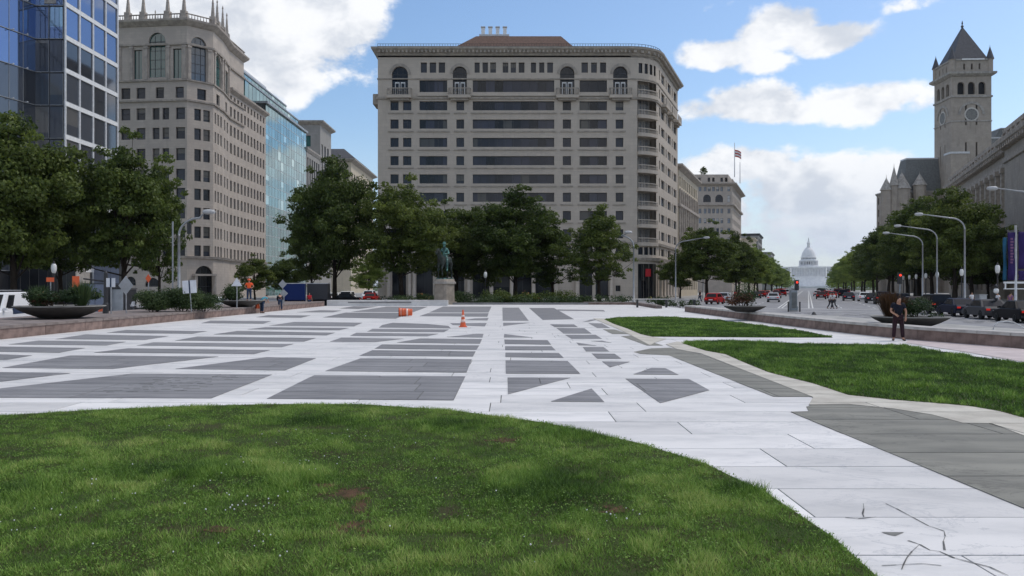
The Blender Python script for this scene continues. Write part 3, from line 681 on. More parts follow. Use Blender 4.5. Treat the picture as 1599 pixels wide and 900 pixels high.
# ---------------- lawns ----------------
def vnoise(x, y, s, seed):
    g = np.random.default_rng(seed); T = g.random((64, 64)); X = x / s + 1000; Y = y / s + 1000; xi = np.floor(X).astype(int); yi = np.floor(Y).astype(int); fx = X - xi; fy = Y - yi
    fx = fx * fx * (3 - 2 * fx); fy = fy * fy * (3 - 2 * fy); a = T[xi % 64, yi % 64]; b = T[(xi + 1) % 64, yi % 64]; c = T[xi % 64, (yi + 1) % 64]; d = T[(xi + 1) % 64, (yi + 1) % 64]
    return (a * (1 - fx) + b * fx) * (1 - fy) + (c * (1 - fx) + d * fx) * fy
SOILP = [G(*p) for p in [(490, 752), (530, 760), (562, 770), (575, 790), (570, 815), (560, 835), (535, 842), (520, 832), (545, 810), (548, 785), (515, 772)]]
def bare(x, y):
    m = np.zeros(len(x))
    for px, py, rx, ry in [(545, 775, 40, 12), (565, 795, 18, 20), (548, 828, 34, 14), (505, 762, 35, 6), (790, 690, 40, 8), (480, 672, 60, 6), (400, 690, 80, 5), (180, 697, 50, 10), (1010, 715, 30, 8), (330, 668, 60, 6), (960, 800, 40, 10), (700, 800, 25, 15), (620, 655, 60, 4), (330, 830, 90, 16), (880, 850, 60, 12)]:
        qx, qy = G(px, py); sx = rx / F * qy; sy = ry * qy * qy / (EYE * F); m = np.maximum(m, (.75 if rx > 45 or px > 600 else 1.) * np.exp(-((x - qx) / sx) ** 2 - ((y - qy) / sy) ** 2))
    return m
TUFTS = [(460, 757, 55, 18), (850, 765, 90, 26), (820, 775, 60, 14), (45, 770, 50, 16), (700, 665, 60, 8), (900, 680, 60, 10), (1180, 770, 60, 12), (300, 740, 110, 12), (500, 660, 80, 8)]
def lawn(name, poly, dens, h, wid, seed, label, tufts=True, lim=1.0, zb=.02):
    g = np.random.default_rng(seed); P = np.array(poly); x0, y0 = P.min(0); x1, y1 = P.max(0)
    # soil sheet, slightly domed
    n = len(poly); pp = poly if area(poly) > 0 else poly[::-1]
    mb = MB(); mb.prism(pp, -.01, zb, 'lawn_soil'); so = mb.build(name, kind='structure')
    M_ = int(dens * (x1 - x0) * (y1 - y0)); x = g.uniform(x0, x1, M_); y = g.uniform(y0, y1, M_)
    keep = inpoly(poly, x, y) & (np.abs(x) / np.maximum(y, .1) < .66) & (y > 5.2); x, y = x[keep], y[keep]
    tall = np.zeros(len(x)); sp = np.zeros(len(x))
    if tufts:
        keep = g.random(len(x)) < np.clip((9.5 / np.maximum(y, 5)) ** 1.0, .45, 1.35) / 1.35; x, y = x[keep], y[keep]; tall = np.zeros(len(x))
        for px, py, rx, ry in TUFTS:
            qx, qy = G(px, py); tall = np.maximum(tall, np.exp(-((x - qx) / (rx / F * qy)) ** 2 - ((y - qy) / (ry * qy * qy / (EYE * F))) ** 2))
        bb = bare(x, y) * .93 + .25 * (vnoise(x, y, .35, 5) > .8); keep = g.random(len(x)) > bb * .97; x, y, tall = x[keep], y[keep], tall[keep]
    k = len(x); n1 = vnoise(x, y, .75, seed); n2 = vnoise(x, y, .2, seed + 1); n3 = vnoise(x, y, .09, seed + 2)
    hh = h * .8 * (.42 + 1.0 * n1 * n2 + .65 * n3 * n2 + 1.0 * tall) * g.uniform(.45, 1.25, k); a = g.uniform(0, 6.283, k); lean = hh * g.uniform(.2, 1.25, k)
    b0 = np.stack([x, y, np.full(k, zb - .01)], 1); s = np.stack([np.cos(a), np.sin(a), np.zeros(k)], 1) * (wid * g.uniform(.6, 1.5, k))[:, None]
    q = a + g.uniform(.7, 2.4, k); tip = b0 + np.stack([np.cos(q) * lean, np.sin(q) * lean, hh], 1)
    V = np.stack([b0 - s, b0 + s, tip], 1).reshape(-1, 3)
    ti = np.clip((.45 if tufts else .16) + .6 * (n1 - .5) + .6 * (n2 - .5) - .26 * tall + g.normal(0, .18, k), 0, 1)
    o = bpy.data.objects.new('grass', raw_mesh('grass', V, 3, 'grass_blade', ti)); place(o, None, None, kind='stuff', label=label)
    return x, y
m = bpy.data.materials.new('grass_blade'); m.use_nodes = True; nt = m.node_tree; M['grass_blade'] = m; b = nt.nodes['Principled BSDF']; b.inputs['Roughness'].default_value = .5; b.inputs['Specular IOR Level'].default_value = .2
at = N(nt, 'ShaderNodeAttribute'); at.attribute_name = 'tint'; cr = N(nt, 'ShaderNodeValToRGB'); nt.links.new(at.outputs['Fac'], cr.inputs[0])
e = cr.color_ramp.elements; e[0].color = (.045, .095, .018, 1); e[1].color = (.44, .50, .16, 1); k = e.new(.42); k.color = (.145, .265, .042, 1); k = e.new(.72); k.color = (.26, .40, .08, 1)
nt.links.new(cr.outputs[0], b.inputs['Base Color']); tr = N(nt, 'ShaderNodeBsdfTranslucent'); nt.links.new(cr.outputs[0], tr.inputs[0]); mx = N(nt, 'ShaderNodeMixShader'); mx.inputs[0].default_value = .3
nt.links.new(b.outputs[0], mx.inputs[1]); nt.links.new(tr.outputs[0], mx.inputs[2]); nt.links.new(mx.outputs[0], nt.nodes['Material Output'].inputs[0])
lawn('near_lawn', GR1, 7600, .062, .0040, 31, 'rough green grass with clover and bare patches nearest the viewer')
lawn('middle_lawn', GR2, 1300, .10, .010, 32, 'smooth green grass beside the tan stone border', tufts=False)
lawn('far_lawn', GR3, 900, .10, .016, 33, 'green grass of the farther curved lawn', tufts=False)
lawn('strip_lawn', [(-.5, 93.1), (8.5, 93.1), (8, 97), (-1, 97)], 250, .14, .03, 34, 'strip of green grass behind the back edge of the marble', tufts=False)
# clover leaves and white clover heads in the near lawn
g = np.random.default_rng(8); n = 100000; x = g.uniform(-9, 5.5, n); y = g.uniform(5.2, 14.5, n)
k = inpoly(GR1, x, y) & (np.abs(x) / y < .66) & (vnoise(x, y, .5, 3) > .42) & (g.random(n) > bare(x, y) * 1.3) & (g.random(n) < 10 / y); x, y = x[k], y[k]; n = len(x)
c = np.stack([x, y, .032 + g.uniform(0, .032, n)], 1); up = np.tile([0., 0, 1.], (n, 1)); V = leaves(c, up, .011, g, .6, .5)
o = bpy.data.objects.new('clover', raw_mesh('clover', V, 4, 'grass_blade', np.clip(g.normal(.46, .10, n), 0, 1))); place(o, None, None, kind='stuff', label='low clover leaves among the near grass')
bp_ = MB(); rr = random.Random(3)
for (px, py, rx, ry) in [(545, 775, 34, 9), (566, 795, 14, 17), (548, 828, 28, 11), (507, 762, 26, 4), (790, 690, 26, 4), (960, 800, 22, 6), (340, 832, 30, 5)]:
    for _ in range(34):
        ox, oy = rr.gauss(0, .42) * rx, rr.gauss(0, .42) * ry; P = []
        for k in range(9): a = 2 * math.pi * k / 9; q = rr.uniform(.3, 1.0) * .36; P.append(G(px + ox + max(rx, 12) * q * math.cos(a), py + oy - ry * q * math.sin(a)))
        if area(P) < 0: P = P[::-1]
        bp_.add([(x_, y_, .0215 + len(bp_.f) * .00002) for x_, y_ in P], [tuple(range(9))], 'bare_earth')
bp_.build('bare_earth', kind='stuff', label='patches of bare brown earth showing through the near grass')
fl = MB(); rr = random.Random(13); cnt = 0
for (px, py, sx, sy, kk) in [(100, 790, 110, 30, 22), (400, 790, 60, 18, 26), (330, 800, 60, 20, 14), (20, 830, 40, 14, 10), (970, 810, 40, 14, 20), (240, 760, 130, 20, 16), (450, 730, 150, 14, 22), (410, 850, 30, 8, 8), (560, 740, 200, 50, 22), (780, 850, 150, 30, 14), (330, 870, 150, 20, 12), (520, 690, 260, 16, 24)]:
    for _ in range(int(kk * .5)):
        a_, b_ = G(rr.gauss(px, sx * .6), min(rr.gauss(py, sy * .6), 898))
        if not inpoly(GR1, [a_], [b_])[0]: continue
        z = .05 + rr.random() * .03; r = rr.uniform(.004, .0085); fl.lathe([(r * .3, z - r), (r, z), (r * .6, z + r * .8)], 'flower_white' if 'flower_white' in M else 'white_paint', 6, (a_, b_, 0))
        fl.tube([(a_, b_, .01), (a_, b_, z - r)], .0012, 'leafstalk' if 'leafstalk' in M else 'earth', 3, False)
fl.build('clover_flowers', kind='stuff', label='small white clover flower heads dotted over the near grass')
# ---------------- buildings ----------------
WIN = {}
def win_mesh(w, h, kind='sash', gl='window_glass', fr='dark_metal'):
    key = (round(w, 2), round(h, 2), kind, gl, fr)
    if key in WIN: return WIN[key]
    mb = MB(); t = .07
    if kind == 'arch':
        r = w / 2; P = [(0, 0), (w, 0)] + [(r + r * math.cos(a), h - r + r * math.sin(a)) for a in [math.pi * k / 12 for k in range(13)]]
        mb.add([(x, .06, z) for x, z in P], [tuple(range(len(P)))], gl)
        for q in (.33, .67): mb.box(w * q - t / 2, w * q + t / 2, .0, .06, 0, h - r * .3, fr)
        mb.box(0, w, .0, .055, h - r - t, h - r + t, fr)
        nz_ = int((h - r) / 1.5)
        for i in range(1, nz_): mb.box(0, w, .01, .056, (h - r) * i / nz_ - t / 2, (h - r) * i / nz_ + t / 2, fr)
    else:
        mb.add([(0, .06, 0), (w, .06, 0), (w, .06, h), (0, .06, h)], [(0, 1, 2, 3)], gl)
        mb.box(0, t, 0, .07, 0, h, fr); mb.box(w - t, w, 0, .07, 0, h, fr); mb.box(t, w - t, 0, .07, 0, t, fr); mb.box(t, w - t, 0, .07, h - t, h, fr)
        if kind == 'sash': mb.box(t, w - t, .0, .069, h * .52, h * .52 + t, fr)
        if kind == 'pair': mb.box(w / 2 - t / 2, w / 2 + t / 2, 0, .069, t, h - t, fr)
        if kind == 'wide':
            n = max(2, round(w / 1.6))
            for i in range(1, n): mb.box(w * i / n - t / 2, w * i / n + t / 2, 0, .069, t, h - t, fr)
        if kind == 'cross': mb.box(w / 2 - t / 2, w / 2 + t / 2, 0, .069, t, h - t, fr); mb.box(t, w / 2 - t / 2, 0, .068, h * .5, h * .5 + t, fr)
    WIN[key] = mb.mesh('window'); return WIN[key]
def facade(mb, p0, p1, z0, z1, ops, m, rev=.35):
    """wall p0->p1 (left to right seen from outside) with real openings; ops: (s0,s1,z0,z1[,'arch'])"""
    p0 = Vector(p0); p1 = Vector(p1); L = (p1 - p0).length; d = (p1 - p0) / L; inn = Vector((-d.y, d.x))
    def P(s, z, q=0): v = p0 + d * s + inn * q; return (v.x, v.y, z)
    ops = [o for o in ops if o[0] < L and o[1] > 0]
    rnd = lambda v: round(v, 4)
    xs = sorted({0, rnd(L)} | {rnd(o[0]) for o in ops} | {rnd(o[1]) for o in ops}); zs = sorted({rnd(z0), rnd(z1)} | {rnd(o[2]) for o in ops} | {rnd(o[3]) for o in ops})
    for a, b in zip(zs[:-1], zs[1:]):
        if b - a < 1e-4: continue
        zc = (a + b) / 2; st = None; row = [o for o in ops if o[2] < zc < o[3]]
        for x0, x1 in zip(xs[:-1], xs[1:]):
            hole = any(o[0] < (x0 + x1) / 2 < o[1] for o in row)
            if hole:
                if st is not None: mb.quad(P(st, a), P(x0, a), P(x0, b), P(st, b), m); st = None
            elif st is None: st = x0
        if st is not None: mb.quad(P(st, a), P(xs[-1], a), P(xs[-1], b), P(st, b), m)
    for o in ops:
        s0, s1, a, b = o[:4]
        if len(o) > 4 and o[4] == 'arch':
            r = (s1 - s0) / 2; sp = b - r; n = 12; A = [(s0 + r - r * math.cos(math.pi * k / n), sp + r * math.sin(math.pi * k / n)) for k in range(n + 1)]
            for k in range(n):
                cnr = (s0, b) if k < n / 2 else (s1, b)
                mb.add([P(*A[k]), P(*A[k + 1]), P(*cnr)], [(0, 1, 2)], m); mb.quad(P(*A[k]), P(*A[k], rev), P(*A[k + 1], rev), P(*A[k + 1]), m)
            top = sp
        else: mb.quad(P(s0, b), P(s0, b, rev), P(s1, b, rev), P(s1, b), m); top = b
        mb.quad(P(s0, a), P(s1, a), P(s1, a, rev), P(s0, a, rev), m)
        mb.quad(P(s0, a), P(s0, a, rev), P(s0, top, rev), P(s0, top), m); mb.quad(P(s1, a), P(s1, top), P(s1, top, rev), P(s1, a, rev), m)
def windows(parent, p0, p1, ops, rev=.35, kind='sash', gl='window_glass', fr='dark_metal', name='window'):
    p0 = Vector(p0); p1 = Vector(p1); d = (p1 - p0).normalized(); inn = Vector((-d.y, d.x)); ang = math.atan2(d.y, d.x); L = (p1 - p0).length
    for o in ops:
        if o[0] >= L: continue
        k = o[4] if len(o) > 4 else kind
        g_ = o[5] if len(o) > 5 else gl
        v = p0 + d * o[0] + inn * (rev - .08)
        inst(name, win_mesh(o[1] - o[0], o[3] - o[2], k, g_, fr), parent, (v.x, v.y, o[2]), ang)
def local(base, pts): return [(x - base[0], y - base[1]) for x, y in pts]
def balustrade(mb, pts, z, h, m, sp=.45, r=.08, thick=.3, inset=.0):
    mb.sweep(pts, [(-inset, z), (-inset, z + .12), (-inset - thick, z + .12), (-inset - thick, z)], m); mb.sweep(pts, [(-inset, z + h - .14), (-inset, z + h), (-inset - thick, z + h), (-inset - thick, z + h - .14)], m)
    for a, b in zip(pts[:-1], pts[1:]):
        a = Vector(a); b = Vector(b); L = (b - a).length; d = (b - a) / max(L, 1e-6); inn = Vector((-d.y, d.x)); n = max(1, int(L / sp))
        for k in range(n):
            p = a + d * ((k + .5) * L / n) + inn * (inset + thick / 2)
            mb.lathe([(r * .6, z + .12), (r, z + h * .4), (r * .5, z + h * .65), (r * .8, z + h - .14)], m, 5, (p.x, p.y, 0))

# --- the big hotel in the centre ---
D0 = 156.; k_ = D0 / F
HB = XZ(590, 448, D0)[0], D0
hotel = thing('hotel_building', 'large beige hotel with rounded corner, arched top windows and low red roof in the middle', 'building', (HB[0], HB[1], -.25))
def S(px): return (px - 590) * k_
def Zp(py, k=None): return EYE + (448 - py) * (k or k_) + .25
Lf = S(985); Rr = 6.2
turn = math.pi / 2 - AVA; tl = Rr * math.tan(turn / 2)
arc = [(Lf + Rr * math.sin(turn * i / 6), Rr - Rr * math.cos(turn * i / 6)) for i in range(7)]
sideL = 25.5
e_ = (arc[-1][0] + U[0] * sideL, arc[-1][1] + U[1] * sideL)
plan = [(0, 24), (0, 0), (Lf, 0)] + arc[1:] + [e_, (e_[0] - 24, e_[1] + 8)]
ROWS = [(158.3, 172.6)] + [(186.9 + 28.55 * i, 201.2 + 28.55 * i) for i in range(7)]
wall = MB(); opsF = []
for i, (a, b) in enumerate(ROWS + [(398, 386)]):
    if i == 8: break
    z0, z1 = Zp(b), Zp(a)
    for x0, x1, kd in ((609.6, 622.4, 'pair'), (629.3, 642.3, 'pair'), (712.6, 724.7, 'pair'), (878.8, 891.6, 'pair'), (961.4, 973.4, 'pair')): opsF.append((S(x0), S(x1), z0, z1, kd))
    for x0, x1 in ((655, 698.3), (738.2, 865.5), (905, 947.8)): opsF.append((S(x0), S(x1), z0, z1, 'wide', 'band_glass'))
for x0, x1 in ((655, 698.3), (738.2, 865.5), (905, 947.8)): opsF.append((S(x0), S(x1), Zp(144), Zp(125.5), 'wide', 'band_glass'))
for x0, x1 in ((657, 666.6), (671, 681), (685, 695), (741, 749), (753.5, 762), (765.5, 774.5), (785, 793.7), (797.5, 805.7), (810, 819), (829, 837), (842, 850), (854.5, 863.5), (908, 918), (923, 932), (937, 946.5)):
    opsF.append((S(x0), S(x1), Zp(113.8), Zp(97.8), 'pair'))
ARCH = [(612, 637), (707, 729), (874.5, 897), (957.5, 980)]
for x0, x1 in ARCH: opsF.append((S(x0), S(x1), Zp(149.5), Zp(104), 'arch', 'dark_glass'))
for x0, x1 in ((609.6, 622.4), (629.3, 642.3), (712.6, 724.7), (878.8, 891.6), (961.4, 973.4)): opsF.append((S(x0), S(x1), Zp(398), Zp(385), 'pair'))
for x0, x1 in ((655, 675), (680, 700), (738, 770), (775, 828), (833, 865), (905, 925), (930, 950)): opsF.append((S(x0), S(x1), Zp(398), Zp(386), 'wide', 'band_glass'))
for x0, x1 in ((612, 634), (650, 676), (682, 700), (712, 725), (738, 764), (770, 796), (802, 830), (836, 864), (905, 925), (930, 950), (961.4, 969)): opsF.append((S(x0), S(x1), .1 if x1 < 955 else 1.4, Zp(415) if x1 < 955 else Zp(446), 'wide', 'dark_glass'))
facade(wall, (0, 0), (Lf, 0), 0, Zp(87), opsF, 'hotel_stone', .45)
# rounded corner: recessed balconies; the wall keeps only piers and spandrels
nseg = len(arc) - 1
for i in range(nseg):
    a, b = arc[i], arc[i + 1]; l = math.dist(a, b); ops = []
    if 0 < i < 5:
        for (t, u) in ROWS + [(129, 146)]: ops.append((0, l, Zp(u + (10 if t > 150 else 5)), Zp(t - 3)))
        ops.append((.12 * l, .88 * l, Zp(398), Zp(386)))
        ops.append((.2 * l, .8 * l, Zp(113.8), Zp(98)))
        ops.append((0 if i > 1 else .1, l if i < 4 else l - .1, .05, Zp(412)))
    facade(wall, a, b, 0, Zp(87), ops, 'hotel_stone', .05 if 0 < i < 5 else .4)
    if 0 < i < 5: windows(hotel, a, b, [(.12 * l, .88 * l, Zp(398), Zp(386)), (.2 * l, .8 * l, Zp(113.8), Zp(98))], .3, 'pair')
# inner face of the balcony recess
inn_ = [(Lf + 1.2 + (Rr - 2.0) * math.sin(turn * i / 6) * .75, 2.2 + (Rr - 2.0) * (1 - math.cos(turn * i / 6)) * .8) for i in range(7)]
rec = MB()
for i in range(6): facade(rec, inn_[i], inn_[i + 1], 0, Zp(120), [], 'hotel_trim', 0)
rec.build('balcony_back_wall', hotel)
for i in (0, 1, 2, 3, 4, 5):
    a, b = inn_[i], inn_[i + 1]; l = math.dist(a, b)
    for (t, u) in ROWS + [(129, 146)]: windows(hotel, a, b, [(.1, l - .1, Zp(u + 12), Zp(t - 1), 'pair', 'dark_glass')], -.05, name='recess_shade_door', fr='grey_metal')  # glass doors kept dark all across, so their colour carries the recess shade
shop = MB(); a, b = arc[1], arc[5]
shop.build('core', hotel) if False else None
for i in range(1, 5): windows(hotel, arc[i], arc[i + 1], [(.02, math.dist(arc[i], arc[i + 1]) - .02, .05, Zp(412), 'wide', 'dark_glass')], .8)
bal = MB(); loc0 = arc[0]
bp = [(Lf + 1.35 - arc[0][0] + (Rr + .55) * math.sin(turn * i / 8) * .92 - .9, (Rr + .25) - (Rr + .55) * math.cos(turn * i / 8)) for i in range(1, 8)]
bp = [(Rr * math.sin(turn * q) + .45 * math.sin(turn * q), Rr - (Rr + .45) * math.cos(turn * q)) for q in [.17 + .66 * i / 8 for i in range(9)]]
bi = [((Rr - 2.2) * math.sin(turn * q), Rr - (Rr - 2.2) * math.cos(turn * q)) for q in [.17 + .66 * i / 8 for i in range(9)]]
bal.prism(bp + bi[::-1], -.55, .0, 'hotel_stone'); balustrade(bal, bp, 0, 1.0, 'hotel_stone', .32, .07, .16)
bme = bal.mesh('balcony')
for (t, u) in [(129, 141)] + ROWS: inst('balcony', bme, hotel, (arc[0][0], arc[0][1], Zp(u + 7)))
# side along the avenue
ops = []
for (a, b) in ROWS + [(129, 144), (97.8, 113.8), (386, 398)]:
    for s0, s1, kd, gl_ in ((1., 2.2, 'pair', 'window_glass'), (3.6, 7.6, 'wide', 'side_glass'), (9., 10.2, 'pair', 'window_glass'), (11.6, 15.6, 'wide', 'side_glass'), (17, 18.2, 'pair', 'window_glass'), (19.6, 23.6, 'wide', 'side_glass')):
        ops.append((s0, s1, Zp(b), Zp(a), kd, gl_ if a < 380 else 'window_glass'))
for s in (1.2, 5., 8.8, 12.6, 16.4, 20.2): ops.append((s, s + 2.4, .1, Zp(414), 'wide', 'dark_glass'))
facade(wall, arc[-1], e_, 0, Zp(87), ops, 'hotel_stone', .4)
facade(wall, (0, 24), (0, 0), 0, Zp(87), [], 'hotel_stone'); facade(wall, e_, plan[-1], 0, Zp(87), [], 'hotel_stone')
wall.build('wall', hotel); windows(hotel, (0, 0), (Lf, 0), opsF, .45); windows(hotel, arc[-1], e_, ops, .4)
def mold(prof, name='molding', m='hotel_trim', pts=plan, par=hotel):
    mb = MB(); mb.sweep(pts, prof, m); return mb.build(name, par)
z = Zp(87.5); mold([(.0, z), (.15, z + .1), (.3, z + .5), (1.1, z + 1.1), (1.15, z + 1.45), (0, z + 1.5)], 'cornice')
dn = MB()
for a, b in zip(plan[1:-2], plan[2:-1]):
    L = math.dist(a, b); n = max(1, int(L / .72)); ang = math.atan2(b[1] - a[1], b[0] - a[0])
    for i in range(n): dn.box((i + .3) * L / n, (i + .75) * L / n, -.85, 0, z + .45, z + 1.0, 'hotel_trim', ang, a)
dn.build('modillions', hotel, kind='stuff')
mold([(0, Zp(155.5)), (.25, Zp(155)), (.3, Zp(152)), (0, Zp(151.5))]); mold([(0, Zp(124.5)), (.12, Zp(124.3)), (.14, Zp(122.5)), (0, Zp(122.2))])
mold([(0, Zp(383)), (.35, Zp(382.5)), (.45, Zp(379)), (0, Zp(378))]); mold([(0, Zp(408)), (.3, Zp(407.5)), (.5, Zp(402.5)), (0, Zp(402))])
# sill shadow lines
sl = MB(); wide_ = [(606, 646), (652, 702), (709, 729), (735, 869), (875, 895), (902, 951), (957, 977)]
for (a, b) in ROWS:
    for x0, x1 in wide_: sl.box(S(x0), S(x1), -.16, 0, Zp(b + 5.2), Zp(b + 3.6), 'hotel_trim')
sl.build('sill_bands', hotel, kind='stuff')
sl = MB()
for x0, x1 in wide_[1::2]: sl.box(S(x0), S(x1), -.35, .3, Zp(150.5), Zp(145), 'hotel_stone')
sl.build('window_ledge', hotel)
# arches: surround, french doors and bracketed balcony
for x0, x1 in ARCH:
    c = (S(x0) + S(x1)) / 2; r = (S(x1) - S(x0)) / 2; zs_ = Zp(104) - r; mb = MB(); n = 14
    for k in range(n):
        a0, a1 = math.pi * k / n, math.pi * (k + 1) / n; vs = [(c - q * math.cos(a), y, zs_ + q * math.sin(a)) for y in (-.15, 0) for q in (r, r + .55) for a in (a0, a1)]
        mb.add(vs, [(0, 1, 3, 2), (2, 3, 7, 6), (1, 0, 4, 5)], 'hotel_trim')
    mb.build('arch_surround', hotel)
    mb = MB(); mb.box(c - .95, c - .12, .30, .34, Zp(150), Zp(128), 'white_paint'); mb.box(c + .12, c + .95, .30, .34, Zp(150), Zp(128), 'white_paint'); 
    for q in (-.95, .12): mb.box(c + q + .12, c + q + .71, .285, .3, Zp(147), Zp(130), 'dark_glass')
    mb.build('french_door', hotel)
    mb = MB(); w = r + .75; mb.box(c - w, c + w, -1.1, 0, Zp(154.5), Zp(150.3), 'hotel_stone'); mb.box(c - w * .8, c + w * .8, -.7, 0, Zp(158), Zp(154.6), 'hotel_trim')
    balustrade(mb, [(c - w, -.1), (c - w, -1.05), (c + w, -1.05), (c + w, -.1)], Zp(150.3), 1.35, 'hotel_trim', .34, .07, .14); mb.build('balcony', hotel)
for s in (3, 11, 19):
    p = Vector(arc[-1]) + Vector(U) * (s + 2.6); ang = math.atan2(U[1], U[0]); mb = MB(); mb.box(-2.4, 2.4, -1.1, 0, Zp(154.5), Zp(150.3), 'hotel_stone', ang, p); mb.box(-1.9, 1.9, -.7, 0, Zp(158), Zp(154.6), 'hotel_trim', ang, p)
    mb.box(-2.4, 2.4, -1.1, -1.0, Zp(150.3), Zp(141), 'hotel_trim', ang, p); mb.build('balcony', hotel)
mb = MB(); mb.box(-1.1, 0, 1.0, 5.5, Zp(161), Zp(155), 'hotel_trim'); mb.box(-1.1, -1.0, 1.0, 5.5, Zp(155), Zp(145), 'hotel_trim'); mb.box(-1.0, 0, 1.0, 1.1, Zp(155), Zp(145), 'hotel_trim'); mb.build('balcony', hotel)
# roof, railing, hipped red roof and rooftop stacks
zc = Zp(76.5); mb = MB(); mb.prism([(x, y) for x, y in plan[1:]] + [(0, 24)], zc - 1.6, zc - .2, 'hotel_trim'); mb.build('roof_deck', hotel)
ra = MB(); pl2 = plan[1:-1]
for zz in (.55, 1.0): ra.sweep(pl2, [(.55, zc + zz - .25), (.55, zc + zz - .19), (.49, zc + zz - .19), (.49, zc + zz - .25)], 'dark_metal')
for a, b in zip(pl2[:-1], pl2[1:]):
    L = math.dist(a, b); n = max(1, int(L / .5)); ang = math.atan2(b[1] - a[1], b[0] - a[0])
    for i in range(n): ra.box(i * L / n, i * L / n + .06, -.55, -.49, zc - .25, zc + .8, 'dark_metal', ang, a)
ra.build('railing', hotel)
mb = MB(); x0, x1, x2, x3 = S(686), S(912), S(732), S(872)
vs = [(x0, 3, zc - .2), (x1, 3, zc - .2), (x1, 20, zc - .2), (x0, 20, zc - .2), (x2 + 1, 9, 51.9), (x3 + 1, 9, 51.9), (x3 + 1, 14, 51.9), (x2 + 1, 14, 51.9)]
mb.add(vs, [(0, 1, 5, 4), (1, 2, 6, 5), (2, 3, 7, 6), (3, 0, 4, 7), (4, 5, 6, 7)], 'clay_roof'); mb.build('roof', hotel)
for i in range(4):
    mb = MB(); xx = S(748.5) + i * 1.45; mb.box(xx, xx + .7, 10, 10.7, 51.85, 53.9, 'white_paint'); mb.box(xx - .1, xx + .8, 9.9, 10.8, 54.0, 54.15, 'pale_metal'); mb.build('chimney', hotel)
mb = MB(); mb.box(S(745), S(795), 9.8, 11, 52.2, 52.55, 'pale_metal'); mb.build('stack_base', hotel)
# columns along the street floor
for px in (607, 640, 647, 703, 732, 767.5, 799, 833, 868, 901, 954):
    mb = MB(); mb.lathe([(.5, 0), (.5, .4), (.36, .5), (.32, 6.6), (.5, 6.9), (.5, 7.1)], 'hotel_stone', 12, (S(px), -.55, 0)); mb.build('column', hotel, True)
for s in (0.3, 4.3, 8.1, 11.9, 15.7, 19.5, 23.3):
    p = Vector(arc[-1]) + Vector(U) * s + Vector(W_) * .5; mb = MB(); mb.lathe([(.5, 0), (.5, .4), (.36, .5), (.32, 6.6), (.5, 6.9), (.5, 7.1)], 'hotel_stone', 12, (p.x, p.y, 0)); mb.build('column', hotel, True)
mb = MB(); p = Vector(arc[2]); q = Vector(arc[4]); mb.box(.3, 1.6, -.3, -.2, Zp(432), Zp(420), 'red_cloth', math.atan2((q - p).y, (q - p).x), p); mb.build('red_sign', hotel)

def simple_block(name, label, base, plan_, H, m, trim, faces, gl='window_glass', cornice=.8, kind='sash', rev=.3, roof='grey_cap', cat='building', z0=-.25):
    """closed plan; faces: {edge index: openings}"""
    t = thing(name, label, cat, (base[0], base[1], z0)); P = plan_; mb = MB()
    for i in range(len(P)):
        facade(mb, P[i], P[(i + 1) % len(P)], 0, H, faces.get(i, []), m, rev)
        if i in faces: windows(t, P[i], P[(i + 1) % len(P)], faces[i], rev, kind, gl)
    mb.build('wall', t)
    r = MB(); n = len(P); r.add([(x, y, H - .3) for x, y in P], [tuple(range(n))], roof); r.build('roof', t)
    if cornice: c = MB(); c.sweep(P, [(0, H - 1.2), (.15, H - 1.1), (cornice, H - .4), (cornice, H), (0, H + .05), (-.3, H + .05), (-.3, H - .3)], trim, True); c.build('cornice', t)
    return t

# --- limestone building with pinnacles ---
PP = [(px, D) for px, D in ((182, 151.5), (292, 150), (333, 153.6), (348, 159.5), (358, 166))]
LP = [(XZ(p, 448, D)[0], D) for p, D in PP]; XF = LP[-1][0]
LE = (XF, -XF * F / (799.5 - 415)); base = LP[0]
lime = thing('limestone_building', 'tall pale limestone building with obelisk pinnacles on its curved corner crown', 'building', (base[0], base[1], -.2))
Q = local(base, LP); QE = local(base, [LE])[0]; kk = 151 / F
def Zl(py): return EYE + (448 - py) * kk + .2
H1 = Zl(35)
rows = [(137.5, 154.5), (169.5, 187.8), (200.2, 218.2), (232.5, 251.5)] + [(264.8 + 29.6 * i, 282.8 + 29.6 * i) for i in range(5)]
lw = MB()
def sp(i, px):
    """distance along facet i of a photograph column"""
    a, b = Vector(LP[i]), Vector(LP[i + 1]); r = (px - 799.5) / F
    t = (r * a.y - a.x) / ((b.x - a.x) - r * (b.y - a.y)); return t * (b - a).length
COLS = {0: [[(189, 203.5), (213, 227), (238, 249), (253.5, 264), (274.5, 289)], [(189, 203.5), (213, 227), (243, 256), (274, 287)]], 1: [[(303.5, 314), (317.5, 328)], [(308, 322)]], 2: [[(335.2, 337.5), (339.5, 342), (344, 346.5)], [(338, 343)]], 3: [[(350, 351.8), (354, 356)], [(352, 354.5)]]}
